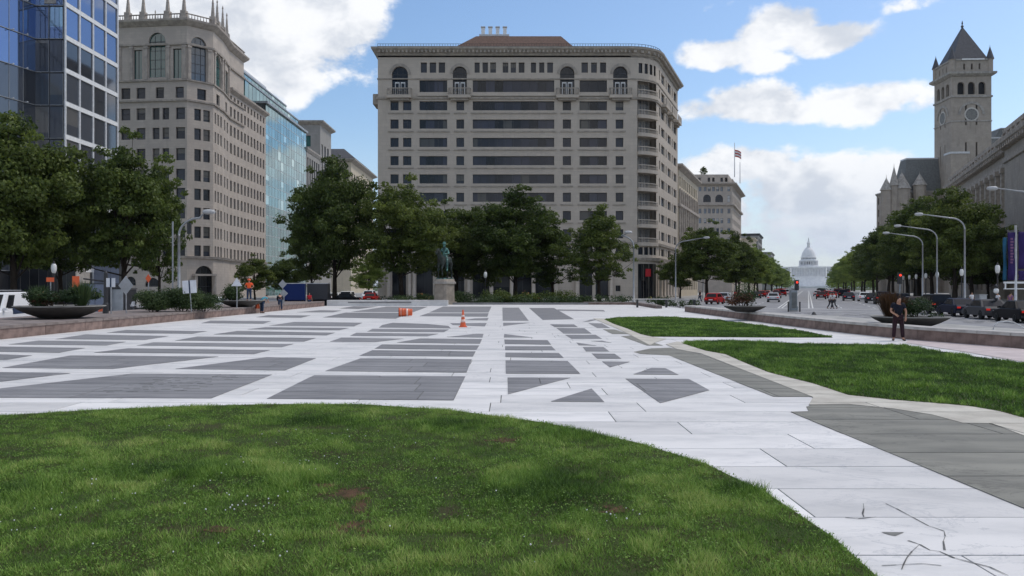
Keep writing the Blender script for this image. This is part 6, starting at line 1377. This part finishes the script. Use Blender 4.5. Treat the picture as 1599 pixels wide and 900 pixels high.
    for s in (-1, 1):
        g = MB(); z0 = .62 if kind in ('sedan', 'hatch') else .78
        g.box(-h - .012, -h + .12, s * (wd - .22) - .13, s * (wd - .22) + .13, z0 + .05, z0 + .18, 'tail_red'); put(g, 'tail_light')
        g = MB(); g.box(h - .16, h - .02, s * (wd - .27) - .17, s * (wd - .27) + .17, z0 - .04, z0 + .1, 'head_clear'); put(g, 'headlight')
        g = MB(); g.box(b1 - .35, b1 - .15, s * (wd + .0), s * (wd + .16), bl + .0, bl + .13, paint); put(g, 'mirror')
    g = MB(); g.box(-h - .03, -h + .1, -wd + .06, wd - .06, .34, .5, 'dark_metal'); put(g, 'bumper'); g = MB(); g.box(-h - .02, -h, -.26, .26, .56, .68, 'sign_white'); put(g, 'number_plate')
VEH = {}
def vehicle(paint, kind, label, x, y, rz, group=None, z=-.345, name='car', cat='car'):
    key = (paint, kind)
    if key in VEH: return copy_thing(VEH[key], (x, y, z), rz, label, group)
    t = thing(name, label, cat, (x, y, z), rz, group); car_parts(t, paint, kind); VEH[key] = t; return t
# cars face local +y; rz = -AVA drives away down the avenue
park = [(51.5, 'paint_black', 'sedan', 'black car at the frame edge parked behind the handrail'), (57.8, 'paint_black', 'sedan', 'black car parked just before the dark grey sedan, its pale rear window showing'), (64.6, 'paint_grey', 'sedan', 'dark grey sedan with shiny windows parked between the black and navy cars'), (71.0, 'paint_navy', 'sedan', 'navy car parked ahead of the dark grey sedan'), (77.5, 'paint_black', 'suv', 'black tall car parked just past the standing person planter, ahead of the navy car'),
        (86, 'paint_brown', 'sedan', 'brown car partly hidden behind the bowl planter of the standing person'), (93, 'paint_black', 'suv', 'black tall car half hidden by the brown grass')]
for k, (t_, p_, kd, lb) in enumerate(park): x, y = 32.7 + .174 * 5.85 * k, 49.5 + .985 * 5.85 * k; vehicle(p_, kd, lb, x, y, R(-10))
for (px, D, p_, kd, lb, turn) in ((1208, 128, 'paint_silver', 'sedan', 'silver car waiting alone on the avenue left of the traffic signal', 0), (1116, 112, 'paint_red', 'hatch', 'small red car at the kerb behind the far right bowl planter', -.15), (1131, 126, 'paint_silver', 'hatch', 'pale car just behind the small red car', 0), (1190, 186, 'paint_red', 'hatch', 'red car leftmost in the queue beyond the silver car', 0),
                               (1197, 196, 'paint_red', 'sedan', 'red car second from left in the queue beyond the silver car', 0), (1213, 172, 'paint_maroon', 'hatch', 'maroon car just above the roof of the silver car', 0), (1222, 206, 'paint_red', 'suv', 'red tall car rightmost in the queue beyond the silver car', 0), (1228, 228, 'paint_white', 'suv', 'white tall vehicle at the right end of the left queue', 0), (1181, 168, 'paint_black', 'sedan', 'black car at the kerb left of the red queue', 0),
                               (1282, 158, 'paint_maroon', 'sedan', 'maroon car facing away right of the traffic signal', 0), (1276, 205, 'paint_silver', 'sedan', 'silver car behind the maroon one right of the signal', 0), (1292, 185, 'paint_red', 'hatch', 'red car between the maroon and the navy cars right of the signal', 0), (1299, 170, 'paint_red', 'sedan', 'bright red car above the two walkers', 0), (1306, 230, 'paint_maroon', 'suv', 'dark red tall car deepest right of the signal', 0),
                               (1325, 140, 'paint_navy', 'sedan', 'navy car right of the two walkers', 0), (1349, 135, 'paint_white', 'hatch', 'white car at the dark kerb right of the navy car', 0), (1362, 120, 'paint_black', 'sedan', 'black car left of the brown ornamental grass', 0), (1377, 112, 'paint_black', 'suv', 'black tall car touching the brown ornamental grass', 0), (1316, 180, 'paint_black', 'suv', 'black tall car behind the navy car', 0)):
    x, _ = XZ(px, 0, D); vehicle(p_, kd, lb, x, D, -AVA + turn)
for k, (w, D) in enumerate([(w, D) for D in (262, 280, 300, 325, 350, 380) for w in (-9.5, -6, 4.5, 8, 11.5)]):
    x, y, _ = AV(w, AVD(w, D)); vehicle(('paint_red', 'paint_silver', 'paint_black', 'paint_white', 'paint_maroon')[k % 5], ('sedan', 'suv', 'hatch')[k % 3], 'tiny distant car in the traffic far down the avenue', x, y, -AVA, group='distant traffic on the avenue')
# left street
x, _ = XZ(-8, 0, 44); t = vehicle('paint_white', 'van', 'white van at the left frame edge beyond the largest bowl planter', x, 44, R(-169), name='van', cat='van')
mb = MB(); mb.box(-.5, .5, -2.2, 1.1, 2.12, 2.17, 'grey_metal'); 
for yy in (-2, -1.2, -.4, .4): mb.box(-.8, .8, yy, yy + .05, 2.06, 2.13, 'dark_metal')
mb.build('roof_rack', t)
mb = MB(); mb.box(-.99, -.985, -1.4, .3, .9, 1.25, 'denim'); mb.build('side_stripe', t)
for (px, D, p_, kd, lb, rz) in ((505, 120, 'paint_grey', 'suv', 'grey tall car leftmost in the street gap by the corner tree', 0.3), (522, 125, 'paint_white', 'sedan', 'white car facing us in the street gap left of the thick trunk', math.pi), (541, 118, 'paint_white', 'suv', 'white tall vehicle in the street gap just left of the thick trunk', math.pi), (536, 112, 'paint_black', 'sedan', 'black car in front of the white vehicles in the street gap', 1.57),
                            (580, 124, 'paint_red', 'sedan', 'red car right of the thick trunk in the street gap', 0), (576, 140, 'paint_white', 'suv', 'white tall vehicle right of the thick trunk in the street gap', math.pi), (326, 75, 'paint_white', 'sedan', 'white car mostly hidden behind the evergreen shrubs', 1.6)):
    x, _ = XZ(px, 0, D); vehicle(p_, kd, lb, x, D, rz)
# blue truck and grey truck
def truck(label, px, py, D, rz, cab, box):
    x, _ = XZ(px, 0, D); t = thing('truck', label, 'truck', (x, D, -.345), rz)
    mb = MB(); mb.prism([(-1.1, 1.2), (1.1, 1.2), (1.1, 3.0), (-1.1, 3.0)], .55, 2.3, cab, [(-1., 1.25), (1., 1.25), (1., 2.6), (-1., 2.6)]); mb.box(-1.1, 1.1, 3., 3.5, .5, 1.3, cab); mb.build('cab', t)
    mb = MB(); mb.box(-1.2, 1.2, -3.2, 1.1, .8, 2.7, box); mb.build('cargo_box', t); mb = MB(); mb.box(-1.22, 1.22, -3.22, 1.12, 2.7, 2.78, 'pale_metal'); mb.build('roof_edge', t); mb = MB(); mb.box(-.5, .5, -3.2, 3.2, .45, .6, 'dark_metal'); mb.build('chassis', t)
    mb = MB(); mb.add([(-.9, 2.99, 1.45), (.9, 2.99, 1.45), (.85, 2.72, 2.15), (-.85, 2.72, 2.15)], [(0, 1, 2, 3)], 'car_glass'); mb.build('windshield', t)
    for s in (-1, 1):
        mb = MB(); mb.box(s * 1.11 - .01, s * 1.11 + .01, 1.6, 2.6, 1.4, 2.0, 'car_glass'); mb.build('side_window', t)
        for y in (-2.2, 2.2): o_ = inst('wheel', WIN[('wheel', .34)], t, (s * .95, y, .45)); o_.rotation_euler = (0, R(90), 0); o_.scale = (1.3, 1.3, 1.2)
    return t
truck('deep blue box truck behind the two diamond signs', 461, 0, 100, R(12), 'paint_blue', 'paint_blue')
truck('dull grey box truck with white roof edge right of the person in red', 499, 0, 104, R(8), 'paint_grey', 'paint_grey')
# motorcycle leaning beyond the left wall
x, _ = XZ(216, 0, 57); t = thing('motorcycle', 'dark motorcycle handlebars and screen just above the left wall, beside the evergreen shrubs', 'motorcycle', (x, 57, -.36), 1.2)
for y in (-.7, .7): o_ = inst('wheel', WIN[('wheel', .34)], t, (0, y, .34)); o_.rotation_euler = (0, R(90), 0); o_.scale = (1, 1, .5)
mb = MB(); mb.tube([(0, -.7, .34), (0, -.3, .6), (0, .3, .62), (0, .55, .95), (0, .7, .34)], [.05, .12, .14, .06, .04], 'dark_metal', 8); mb.build('frame', t, True); mb = MB(); mb.tube([(0, -.75, .8), (0, -.1, .78), (0, .25, .85)], [.08, .14, .12], 'black_leather', 8); mb.build('seat', t, True); mb = MB(); mb.tube([(-.38, .35, 1.12), (0, .5, 1.05), (.38, .35, 1.12)], .02, 'pale_metal', 6); mb.build('handlebar', t)
mb = MB(); mb.add([(-.18, .55, 1.0), (.18, .55, 1.0), (.14, .42, 1.35), (-.14, .42, 1.35)], [(0, 1, 2, 3)], 'sign_white'); mb.build('screen', t)

# traffic signal on the avenue, banners, bollards
def signal(label, px, D, h, z=-.3, rz=0.):
    x, _ = XZ(px, 0, D); t = thing('traffic_signal', label, 'traffic light', (x, D, z), rz); mb = MB(); mb.lathe([(.16, 0), (.16, .4), (.07, .5), (.06, h)], 'galvanised', 10); mb.build('post', t)
    mb = MB(); mb.box(-.17, .17, -.14, .14, h - .95, h + .05, 'dark_metal'); mb.build('signal_head', t)
    for i, m_ in enumerate(('dark_metal', 'dark_metal', 'signal_red')): mb = MB(); mb.lathe([(.10, 0), (.08, .03), (.01, .04)], m_, 12); o_ = mb.build('lens', t, loc=(0, -.14, h - .78 + i * .3)); o_.rotation_euler = (R(90), 0, 0)
    return t
signal('traffic signal showing red in the middle of the avenue below the white dome', 1244, 80, 2.9); signal('traffic signal showing red above the bowl planter behind the standing person', 1405, 74, 3.5)
x, _ = XZ(1240, 0, 79); t = thing('control_cabinet', 'grey-green traffic control cabinet beside the central signal post on the avenue', 'cabinet', (x, 79, -.34)); mb = MB(); mb.box(-.3, .3, 0, .5, .12, 2.0, 'galvanised'); mb.build('case', t); mb = MB(); mb.box(-.34, .34, -.04, .54, 0, .12, 'concrete'); mb.build('plinth', t); mb = MB(); mb.box(-.24, .24, -.02, 0, .3, 1.8, 'green_slate'); mb.build('door', t)
for px, lb in ((1231, 'thin dark bollard left of the control cabinet'), (1249, 'thin dark bollard right of the control cabinet')):
    x, _ = XZ(px, 0, 78); t = thing('bollard', lb, 'bollard', (x, 78, -.34)); mb = MB(); mb.lathe([(.07, 0), (.07, .8), (.09, .82), (.08, .9), (.01, .95)], 'dark_metal', 10); mb.build('shaft', t)
x, _ = XZ(1271, 0, 52); t = thing('fire_hydrant', 'small black hydrant standing beyond the middle of the right wall', 'hydrant', (x, 52, -.34)); mb = MB(); mb.lathe([(.2, 0), (.2, .08), (.14, .12), (.14, .5), (.19, .52), (.19, .58), (.13, .62), (.1, .72), (.03, .78)], 'dark_metal', 14); mb.build('barrel', t, True); mb = MB(); mb.tube([(-.24, 0, .4), (.24, 0, .4)], .07, 'dark_metal', 10); mb.build('outlet', t)
x0, _ = XZ(1567, 0, 66); t = thing('banner_frame', 'white framed stand with teal and purple banners near the frame edge', 'banner stand', (x0, 66, -.25)); sc_ = 66 / F
def bz(py): return EYE + (448 - py) * sc_ + .25
for px in (1586, 1608): mb = MB(); mb.tube([((px - 1567) * sc_, 0, 0), ((px - 1567) * sc_, 0, bz(352))], .10, 'pale_metal', 10); mb.build('post', t, True)
mb = MB(); mb.box(0, (1650 - 1567) * sc_, -.05, .05, bz(443), bz(440), 'white_paint'); mb.box(0, (1650 - 1567) * sc_, -.04, .04, bz(452), bz(450.5), 'white_paint'); mb.box(.1, .2, -.03, .03, bz(452), bz(440), 'white_paint'); mb.build('crossbar', t)
for a, b, c_, d_, m_, yy in ((1567.5, 1573, 371, 438, 'banner_teal', .12), (1573.5, 1584.5, 363, 438, 'banner_purple', -.02), (1590, 1603, 362, 420, 'banner_purple', -.02), (1590, 1603, 423, 438, 'banner_purple', -.02)):
    mb = MB(); n = 8; vs = [((a + (b - a) * i / 3 - 1567) * sc_, yy + .05 * math.sin(i * 1.7 + j), bz(c_ + (d_ - c_) * j / n)) for j in range(n + 1) for i in range(4)]; mb.add(vs, [(j * 4 + i, j * 4 + i + 1, j * 4 + i + 5, j * 4 + i + 4) for j in range(n) for i in range(3)], m_); o_ = mb.build('banner', t, True); so = o_.modifiers.new('thickness', 'SOLIDIFY'); so.thickness = .02
mb = MB()
for k in range(9): mb.box((1578 - 1567) * sc_ - .07, (1578 - 1567) * sc_ + .12 + .06 * (k % 2), -.11, -.10, bz(372 + k * 4.6 + 2.8), bz(372 + k * 4.6), 'banner_print')
mb.build('banner_print', t)
# ---------------- figures ----------------
def skin_mesh(name, pts, mats, sub=1, zones=None, root=0):
    """pts: [(parent index or None, (x,y,z), radius or (rx,ry))] grown as one continuous surface"""
    me = bpy.data.meshes.new(name); me.from_pydata([p[1] for p in pts], [(p[0], i) for i, p in enumerate(pts) if p[0] is not None], [])
    o = bpy.data.objects.new(name, me); C.objects.link(o); md = o.modifiers.new('skin', 'SKIN'); md.use_smooth_shade = True
    for i, p in enumerate(pts):
        r = p[2]; o.data.skin_vertices[0].data[i].radius = r if isinstance(r, tuple) else (r, r); o.data.skin_vertices[0].data[i].use_root = (i == root)
    if sub: s = o.modifiers.new('sub', 'SUBSURF'); s.levels = sub; s.render_levels = sub
    dg = bpy.context.evaluated_depsgraph_get(); dg.update(); m2 = bpy.data.meshes.new_from_object(o.evaluated_get(dg)); m2.name = name
    bpy.data.objects.remove(o); m2.materials.clear()
    for m in mats: m2.materials.append(M[m])
    m2.polygons.foreach_set('use_smooth', [True] * len(m2.polygons))
    if zones:
        for f in m2.polygons: f.material_index = zones(f.center)
    return m2
def V(*a): return Vector(a)
def figure(label, x, y, z, rz, top, legs, pose='stand', H=1.72, shoe='black_leather', hair='hair', extra=None, fingers=True, sleeves='short', name='person'):
    """front of the body faces local -y"""
    t = thing(name, label, 'person', (x, y, z), rz); k = H / 1.75; L = {}
    J = dict(hip=V(0, 0, .95), waist=V(0, 0, 1.08), chest=V(0, 0, 1.30), neck=V(0, 0, 1.49), head=V(0, -.015, 1.60), crown=V(0, .0, 1.70))
    for s, q in ((-1, 'l'), (1, 'r')):
        J['sh' + q] = V(s * .18, .01, 1.42); J['el' + q] = V(s * .25, .03, 1.15); J['wr' + q] = V(s * .27, -.05, .92); J['hj' + q] = V(s * .095, 0, .92); J['kn' + q] = V(s * .11, -.03, .50); J['an' + q] = V(s * .13, .01, .085); J['to' + q] = V(s * .15, -.17, .035)
    if pose == 'main':
        for n in ('chest', 'neck', 'head', 'crown'): J[n] += V(.0, -.04, -.01)
        J['head'] += V(.05, -.06, -.02); J['crown'] += V(.04, -.05, -.02)
        J['ell'] = V(-.27, -.02, 1.15); J['wrl'] = V(-.10, -.20, 1.02); J['elr'] = V(.28, .02, 1.14); J['wrr'] = V(.25, -.10, .90); J['anl'] = V(-.16, .02, .085); J['tol'] = V(-.20, -.15, .035); J['anr'] = V(.17, .0, .085); J['tor'] = V(.24, -.16, .035); J['knl'] = V(-.14, -.05, .5); J['knr'] = V(.14, -.03, .5)
    if pose == 'walk':
        J['knl'] = V(-.1, -.18, .52); J['anl'] = V(-.1, -.28, .10); J['tol'] = V(-.1, -.44, .06); J['knr'] = V(.1, .06, .49); J['anr'] = V(.1, .30, .13); J['tor'] = V(.1, .15, .03); J['wrl'] = V(-.26, .14, .95); J['wrr'] = V(.26, -.22, .98)
    if pose == 'bend':
        for n, d in (('waist', V(0, -.05, -.02)), ('chest', V(0, -.22, -.08)), ('neck', V(0, -.38, -.16)), ('head', V(0, -.47, -.22)), ('crown', V(0, -.52, -.25)), ('shl', V(0, -.33, -.13)), ('shr', V(0, -.33, -.13))): J[n] = J[n] + d
        J['ell'] = V(-.22, -.42, 1.02); J['wrl'] = V(-.16, -.55, .85); J['elr'] = V(.22, -.42, 1.02); J['wrr'] = V(.16, -.56, .86)
    if pose == 'hips': J['ell'] = V(-.36, .06, 1.18); J['wrl'] = V(-.17, -.08, 1.02); J['elr'] = V(.36, .06, 1.18); J['wrr'] = V(.17, -.08, 1.02)
    names = ['hip', 'waist', 'chest', 'neck', 'head', 'crown']; par = [None, 0, 1, 2, 3, 4]; rad = [(.15, .11), (.135, .10), (.165, .115), .058, (.078, .095), (.06, .075)]
    for q in 'lr':
        b = len(names); names += ['sh' + q, 'el' + q, 'wr' + q]; par += [2, b, b + 1]; rad += [.062, .042, .03]
    for q in 'lr':
        b = len(names); names += ['hj' + q, 'kn' + q, 'an' + q, 'to' + q]; par += [0, b, b + 1, b + 2]; rad += [.095, .062, .042, .03]
    P = [(par[i], tuple(J[n] * k), rad[i]) for i, n in enumerate(names)]
    nose = J['head'] + V(0, -.10, .0); P.append((4, tuple(nose * k), .016))
    for s, q in ((-1, 'l'), (1, 'r')):
        w = J['wr' + q]; d = (w - J['el' + q]).normalized(); iw = names.index('wr' + q); palm = w + d * .075; P.append((iw, tuple(palm * k), (.04, .02))); ip = len(P) - 1
        if fingers:
            side = d.cross(V(0, -1, 0)).normalized() if abs(d.y) < .9 else V(1, 0, 0); curl = V(-s * .3, -.5, 0)
            for fi, (o_, l_) in enumerate(((-.030, .075), (-.010, .085), (.010, .08), (.029, .062))):
                m_ = palm + side * o_ + d * l_ * .5; e = palm + side * o_ * 1.1 + (d + curl * .55).normalized() * l_; P.append((ip, tuple(m_ * k), .0095)); P.append((len(P) - 1, tuple(e * k), .007))
            th = w + d * .03 + side * -.045; P.append((iw, tuple(th * k), .011)); P.append((len(P) - 1, tuple((th + d * .045 + curl * .02) * k), .008))
    inst('body', skin_mesh('body', P, ['skin'], 1), t, (0, 0, 0))
    # clothes grown over the same joints, a little fuller
    def cloth(nm, chain, m_, grow):
        ids = [names.index(c_) if isinstance(c_, str) else None for c_, _ in chain]; Q = []
        for i, (c_, pr) in enumerate(chain):
            p = J[c_] if isinstance(c_, str) else c_; r = rad[names.index(c_)] if isinstance(c_, str) else pr[1]; pr_ = pr if not isinstance(pr, tuple) else pr[0]
            r = tuple(a + grow for a in r) if isinstance(r, tuple) else r + grow; Q.append((pr_, tuple(p * k), r))
        return inst(nm, skin_mesh(nm, Q, [m_], 1), t, (0, 0, 0))
    nb = J['chest'].lerp(J['neck'], .78)
    ch = [('hip', None), ('waist', 0), ('chest', 1), (nb, (2, .075))]
    for q in 'lr':
        b = len(ch); ch.append(('sh' + q, 2)); fr = .62 if sleeves == 'short' else .98; ch.append((J['sh' + q].lerp(J['el' + q], fr), (b, .052)))
        if sleeves == 'long': ch.append((J['el' + q].lerp(J['wr' + q], .92), (b + 1, .036)))
    cloth('shirt', ch, top, .018)
    tr = [('hip', None)]
    for q in 'lr': b = len(tr); tr += [('hj' + q, 0), ('kn' + q, b), (J['kn' + q].lerp(J['an' + q], .93), (b + 1, .055))]
    cloth('trousers', tr, legs, .017)
    for q in 'lr':
        a, b = J['an' + q] * k, J['to' + q] * k; inst('shoe', skin_mesh('shoe', [(None, tuple(a + V(0, .05, -.03)), .042), (0, tuple(a.lerp(b, .5) + V(0, 0, -.01)), (.05, .04)), (1, tuple(b), (.045, .03))], [shoe], 1), t, (0, 0, 0))
    h = J['head'] * k; c_ = J['crown'] * k; inst('hair', skin_mesh('hair', [(None, tuple(h + V(0, .045, -.02)), (.066, .05)), (0, tuple(h + V(0, .035, .06)), (.086, .078)), (1, tuple(c_ + V(0, .0, .015)), (.066, .07))], [hair], 1), t, (0, 0, 0))
    return t, J, k
x, y = G(1402.5, 532.5)
t, J, k = figure('person in dark shirt and trousers standing by the right wall before a bowl planter', x, y, 0, R(-20), 'navy_cloth', 'maroon_cloth', 'main', 1.66, hair='hair')
def backpack(t, m):
    mb = MB(); mb.prism([(-.15, .10), (.15, .10), (.14, .30), (-.14, .30)], 1.02, 1.42, m, [(-.11, .11), (.11, .11), (.09, .24), (-.09, .24)]); mb.build('backpack', t)
x, y = G(407.5, 489.5); t, J, k = figure('person in pale blue top bending over by the left wall', x, y + .2, 0, R(140), 'blue_cloth', 'denim', 'bend', 1.62, fingers=False); mb = MB(); mb.prism([(.2, .02), (.45, .02), (.45, .3), (.2, .3)], .35, .75, 'orange_sign', [(.23, .05), (.42, .05), (.42, .27), (.23, .27)]); mb.build('bag', t)
x, y = G(437, 485.5); figure('person in black leaning at the left wall below the diamond signs', x, y + .1, 0, R(200), 'navy_cloth', 'denim', 'bend', 1.66, sleeves='long', fingers=False)
x, _ = XZ(483, 0, 84); figure('person in a red shirt standing behind the left wall', x, 84, -.3, R(30), 'red_cloth', 'denim', 'stand', 1.72, fingers=False)
x, _ = XZ(389, 0, 60.5); t, J, k = figure('worker in an orange vest standing in the farther left bowl planter', x, 60.5, .98, R(10), 'hivis', 'denim', 'hips', 1.55, fingers=False); mb = MB(); mb.lathe([(.12, 1.50), (.12, 1.56), (.08, 1.61), (.02, 1.63)], 'orange_plastic', 12, (0, -.01, -.02)); mb.build('hard_hat', t)
for px, lb, ps, rz in ((1296.5, 'left one of two people in white tops crossing the avenue', 'walk', R(90)), (1302.5, 'right one of two people in white tops crossing the avenue', 'walk', R(-90))):
    x, _ = XZ(px, 0, 88); figure(lb, x, 88, -.34, rz, 'white_cloth', 'paint_grey', ps, 1.72, fingers=False)
for px, D, tp, lb in ((1517.5, 80, 'white_cloth', 'person in a white shirt standing behind the parked grey sedan'), (1558, 76, 'white_cloth', 'person in white beside the short dark post behind the parked cars'), (1578, 74, 'banner_print', 'person in a pale pink top under the purple banners'), (1093, 118, 'navy_cloth', 'person in dark clothes on the pavement left of the small red car'), (1148, 122, 'red_cloth', 'person in red on the pavement right of the small red car')):
    x, _ = XZ(px, 0, D); figure(lb, x, D, -.22, random.uniform(0, 6), tp, 'denim', 'walk' if D > 100 else 'stand', 1.72, fingers=False)

# ---------------- horse statue ----------------
SD = 95.; ks = SD / F; x, _ = XZ(694, 0, SD)
st_ = thing('horse_statue', 'green bronze statue of a rider on horseback on a round-topped stone pedestal', 'statue', (x, SD, -.05), R(-22))
def Zs(py): return EYE + (448 - py) * ks + .05
mb = MB(); hp = Zs(436); P = [(-.55, -1.2), (.55, -1.2), (.75, -1.0), (.75, 1.0), (.55, 1.2), (-.55, 1.2), (-.75, 1.0), (-.75, -1.0)]
def sc_poly(q): return [(a * q, b * q) for a, b in P]
mb.prism(sc_poly(1.25), 0, .35, 'pedestal_stone'); mb.prism(sc_poly(1.05), .35, hp - .55, 'pedestal_stone', sc_poly(1.0)); mb.prism(sc_poly(1.18), hp - .55, hp - .3, 'post_trim'); mb.prism(sc_poly(1.1), hp - .3, hp, 'pedestal_stone', sc_poly(.92)); mb.build('pedestal', st_)
def hz_(p, r, y, z, x=0): return (p, (x, y, z + hp), r)
# horse faces local -y
Hh = [(None, (0, .55, 1.52 + hp), (.30, .32)), hz_(0, (.30, .34), .1, 1.46), hz_(1, (.29, .34), -.45, 1.52), hz_(2, (.20, .26), -.8, 1.75), hz_(3, (.14, .20), -1.02, 2.08), hz_(4, (.12, .15), -1.12, 2.28), hz_(5, (.09, .12), -1.32, 2.12), hz_(6, .075, -1.5, 1.92), hz_(0, (.24, .28), .85, 1.55), hz_(8, .07, 1.12, 1.55), hz_(9, .09, 1.25, 1.2), hz_(10, .05, 1.3, .8)]
for s in (-1, 1):
    b = len(Hh); Hh += [(2, (s * .2, -.62, 1.2 + hp), .13), (b, (s * .2, -.66 - (.22 if s > 0 else 0), .82 + hp), .075), (b + 1, (s * .2, -.66 - (.1 if s > 0 else 0), .35 + (.18 if s > 0 else 0) + hp), .05), (b + 2, (s * .2, -.70 - (.05 if s > 0 else 0), .06 + (.18 if s > 0 else 0) + hp), .07)]
    b = len(Hh); Hh += [(8, (s * .2, .80, 1.15 + hp), .17), (b, (s * .2, .68, .86 + hp), .10), (b + 1, (s * .2, .98, .52 + hp), .06), (b + 2, (s * .2, .90, .22 + hp), .048), (b + 3, (s * .2, .84, .05 + hp), .07)]
    Hh.append((5, (s * .07, -1.06, 2.42 + hp), .03))
inst('horse', skin_mesh('horse', Hh, ['dark_bronze'], 1), st_, (0, 0, 0)); mb = MB(); mb.prism(sc_poly(.88), hp, hp + .1, 'bronze_green'); mb.build('plinth', st_)
q = 1.22; zr = hp + 1.62
Rd = [(None, (0, .1, zr + .12), (.19, .15)), (0, (0, .08, zr + .38), (.17, .13)), (1, (0, .04, zr + .66), (.22, .15)), (2, (0, .02, zr + .90), .075), (3, (0, -.02, zr + 1.06), (.11, .12)), (4, (0, -.02, zr + 1.22), (.12, .13))]
for s in (-1, 1):
    b = len(Rd); Rd += [(0, (s * .25, -.05, zr + .02), .13), (b, (s * .40, -.32, zr - .42), .10), (b + 1, (s * .38, -.22, zr - .85), .075), (b + 2, (s * .40, -.42, zr - .95), .06)]
    b = len(Rd); Rd += [(2, (s * .25, .04, zr + .76), .09), (b, (s * (.42 if s > 0 else .38), -.04, zr + .44), .07), (b + 1, (s * (.22 if s > 0 else .2), -.36, zr + .36), .05), (b + 2, (s * .15, -.45, zr + .38), .05)]
inst('rider', skin_mesh('rider', Rd, ['bronze_green'], 1), st_, (0, 0, 0))
mb = MB(); mb.lathe([(.2, zr + 1.2), (.13, zr + 1.24), (.12, zr + 1.34), (.03, zr + 1.38)], 'bronze_green', 12, (0, -.02, 0)); mb.build('hat', st_)

for c_ in [o_ for o_ in sc.objects if o_.parent is st_ and o_.name.split('.')[0] in ('horse', 'rider', 'hat')]: c_.scale = (1.42, 1.42, 1.42); c_.location = (0, 0, hp - 1.42 * hp)
# ---------------- haze ----------------
HAZE = True
if HAZE:
    hm = bpy.data.materials.new('haze'); hm.use_nodes = True; nt = hm.node_tree; nt.nodes.clear(); pv = N(nt, 'ShaderNodeVolumePrincipled'); ou = N(nt, 'ShaderNodeOutputMaterial'); nt.links.new(pv.outputs[0], ou.inputs['Volume'])
    pv.inputs['Density'].default_value = .00004; pv.inputs['Color'].default_value = (.82, .88, .96, 1); pv.inputs['Anisotropy'].default_value = .2; M['haze'] = hm
    mb = MB(); mb.box(-900, 1500, -60, 2300, -1.6, 120, 'haze'); hz_o = mb.build('haze', kind='stuff')
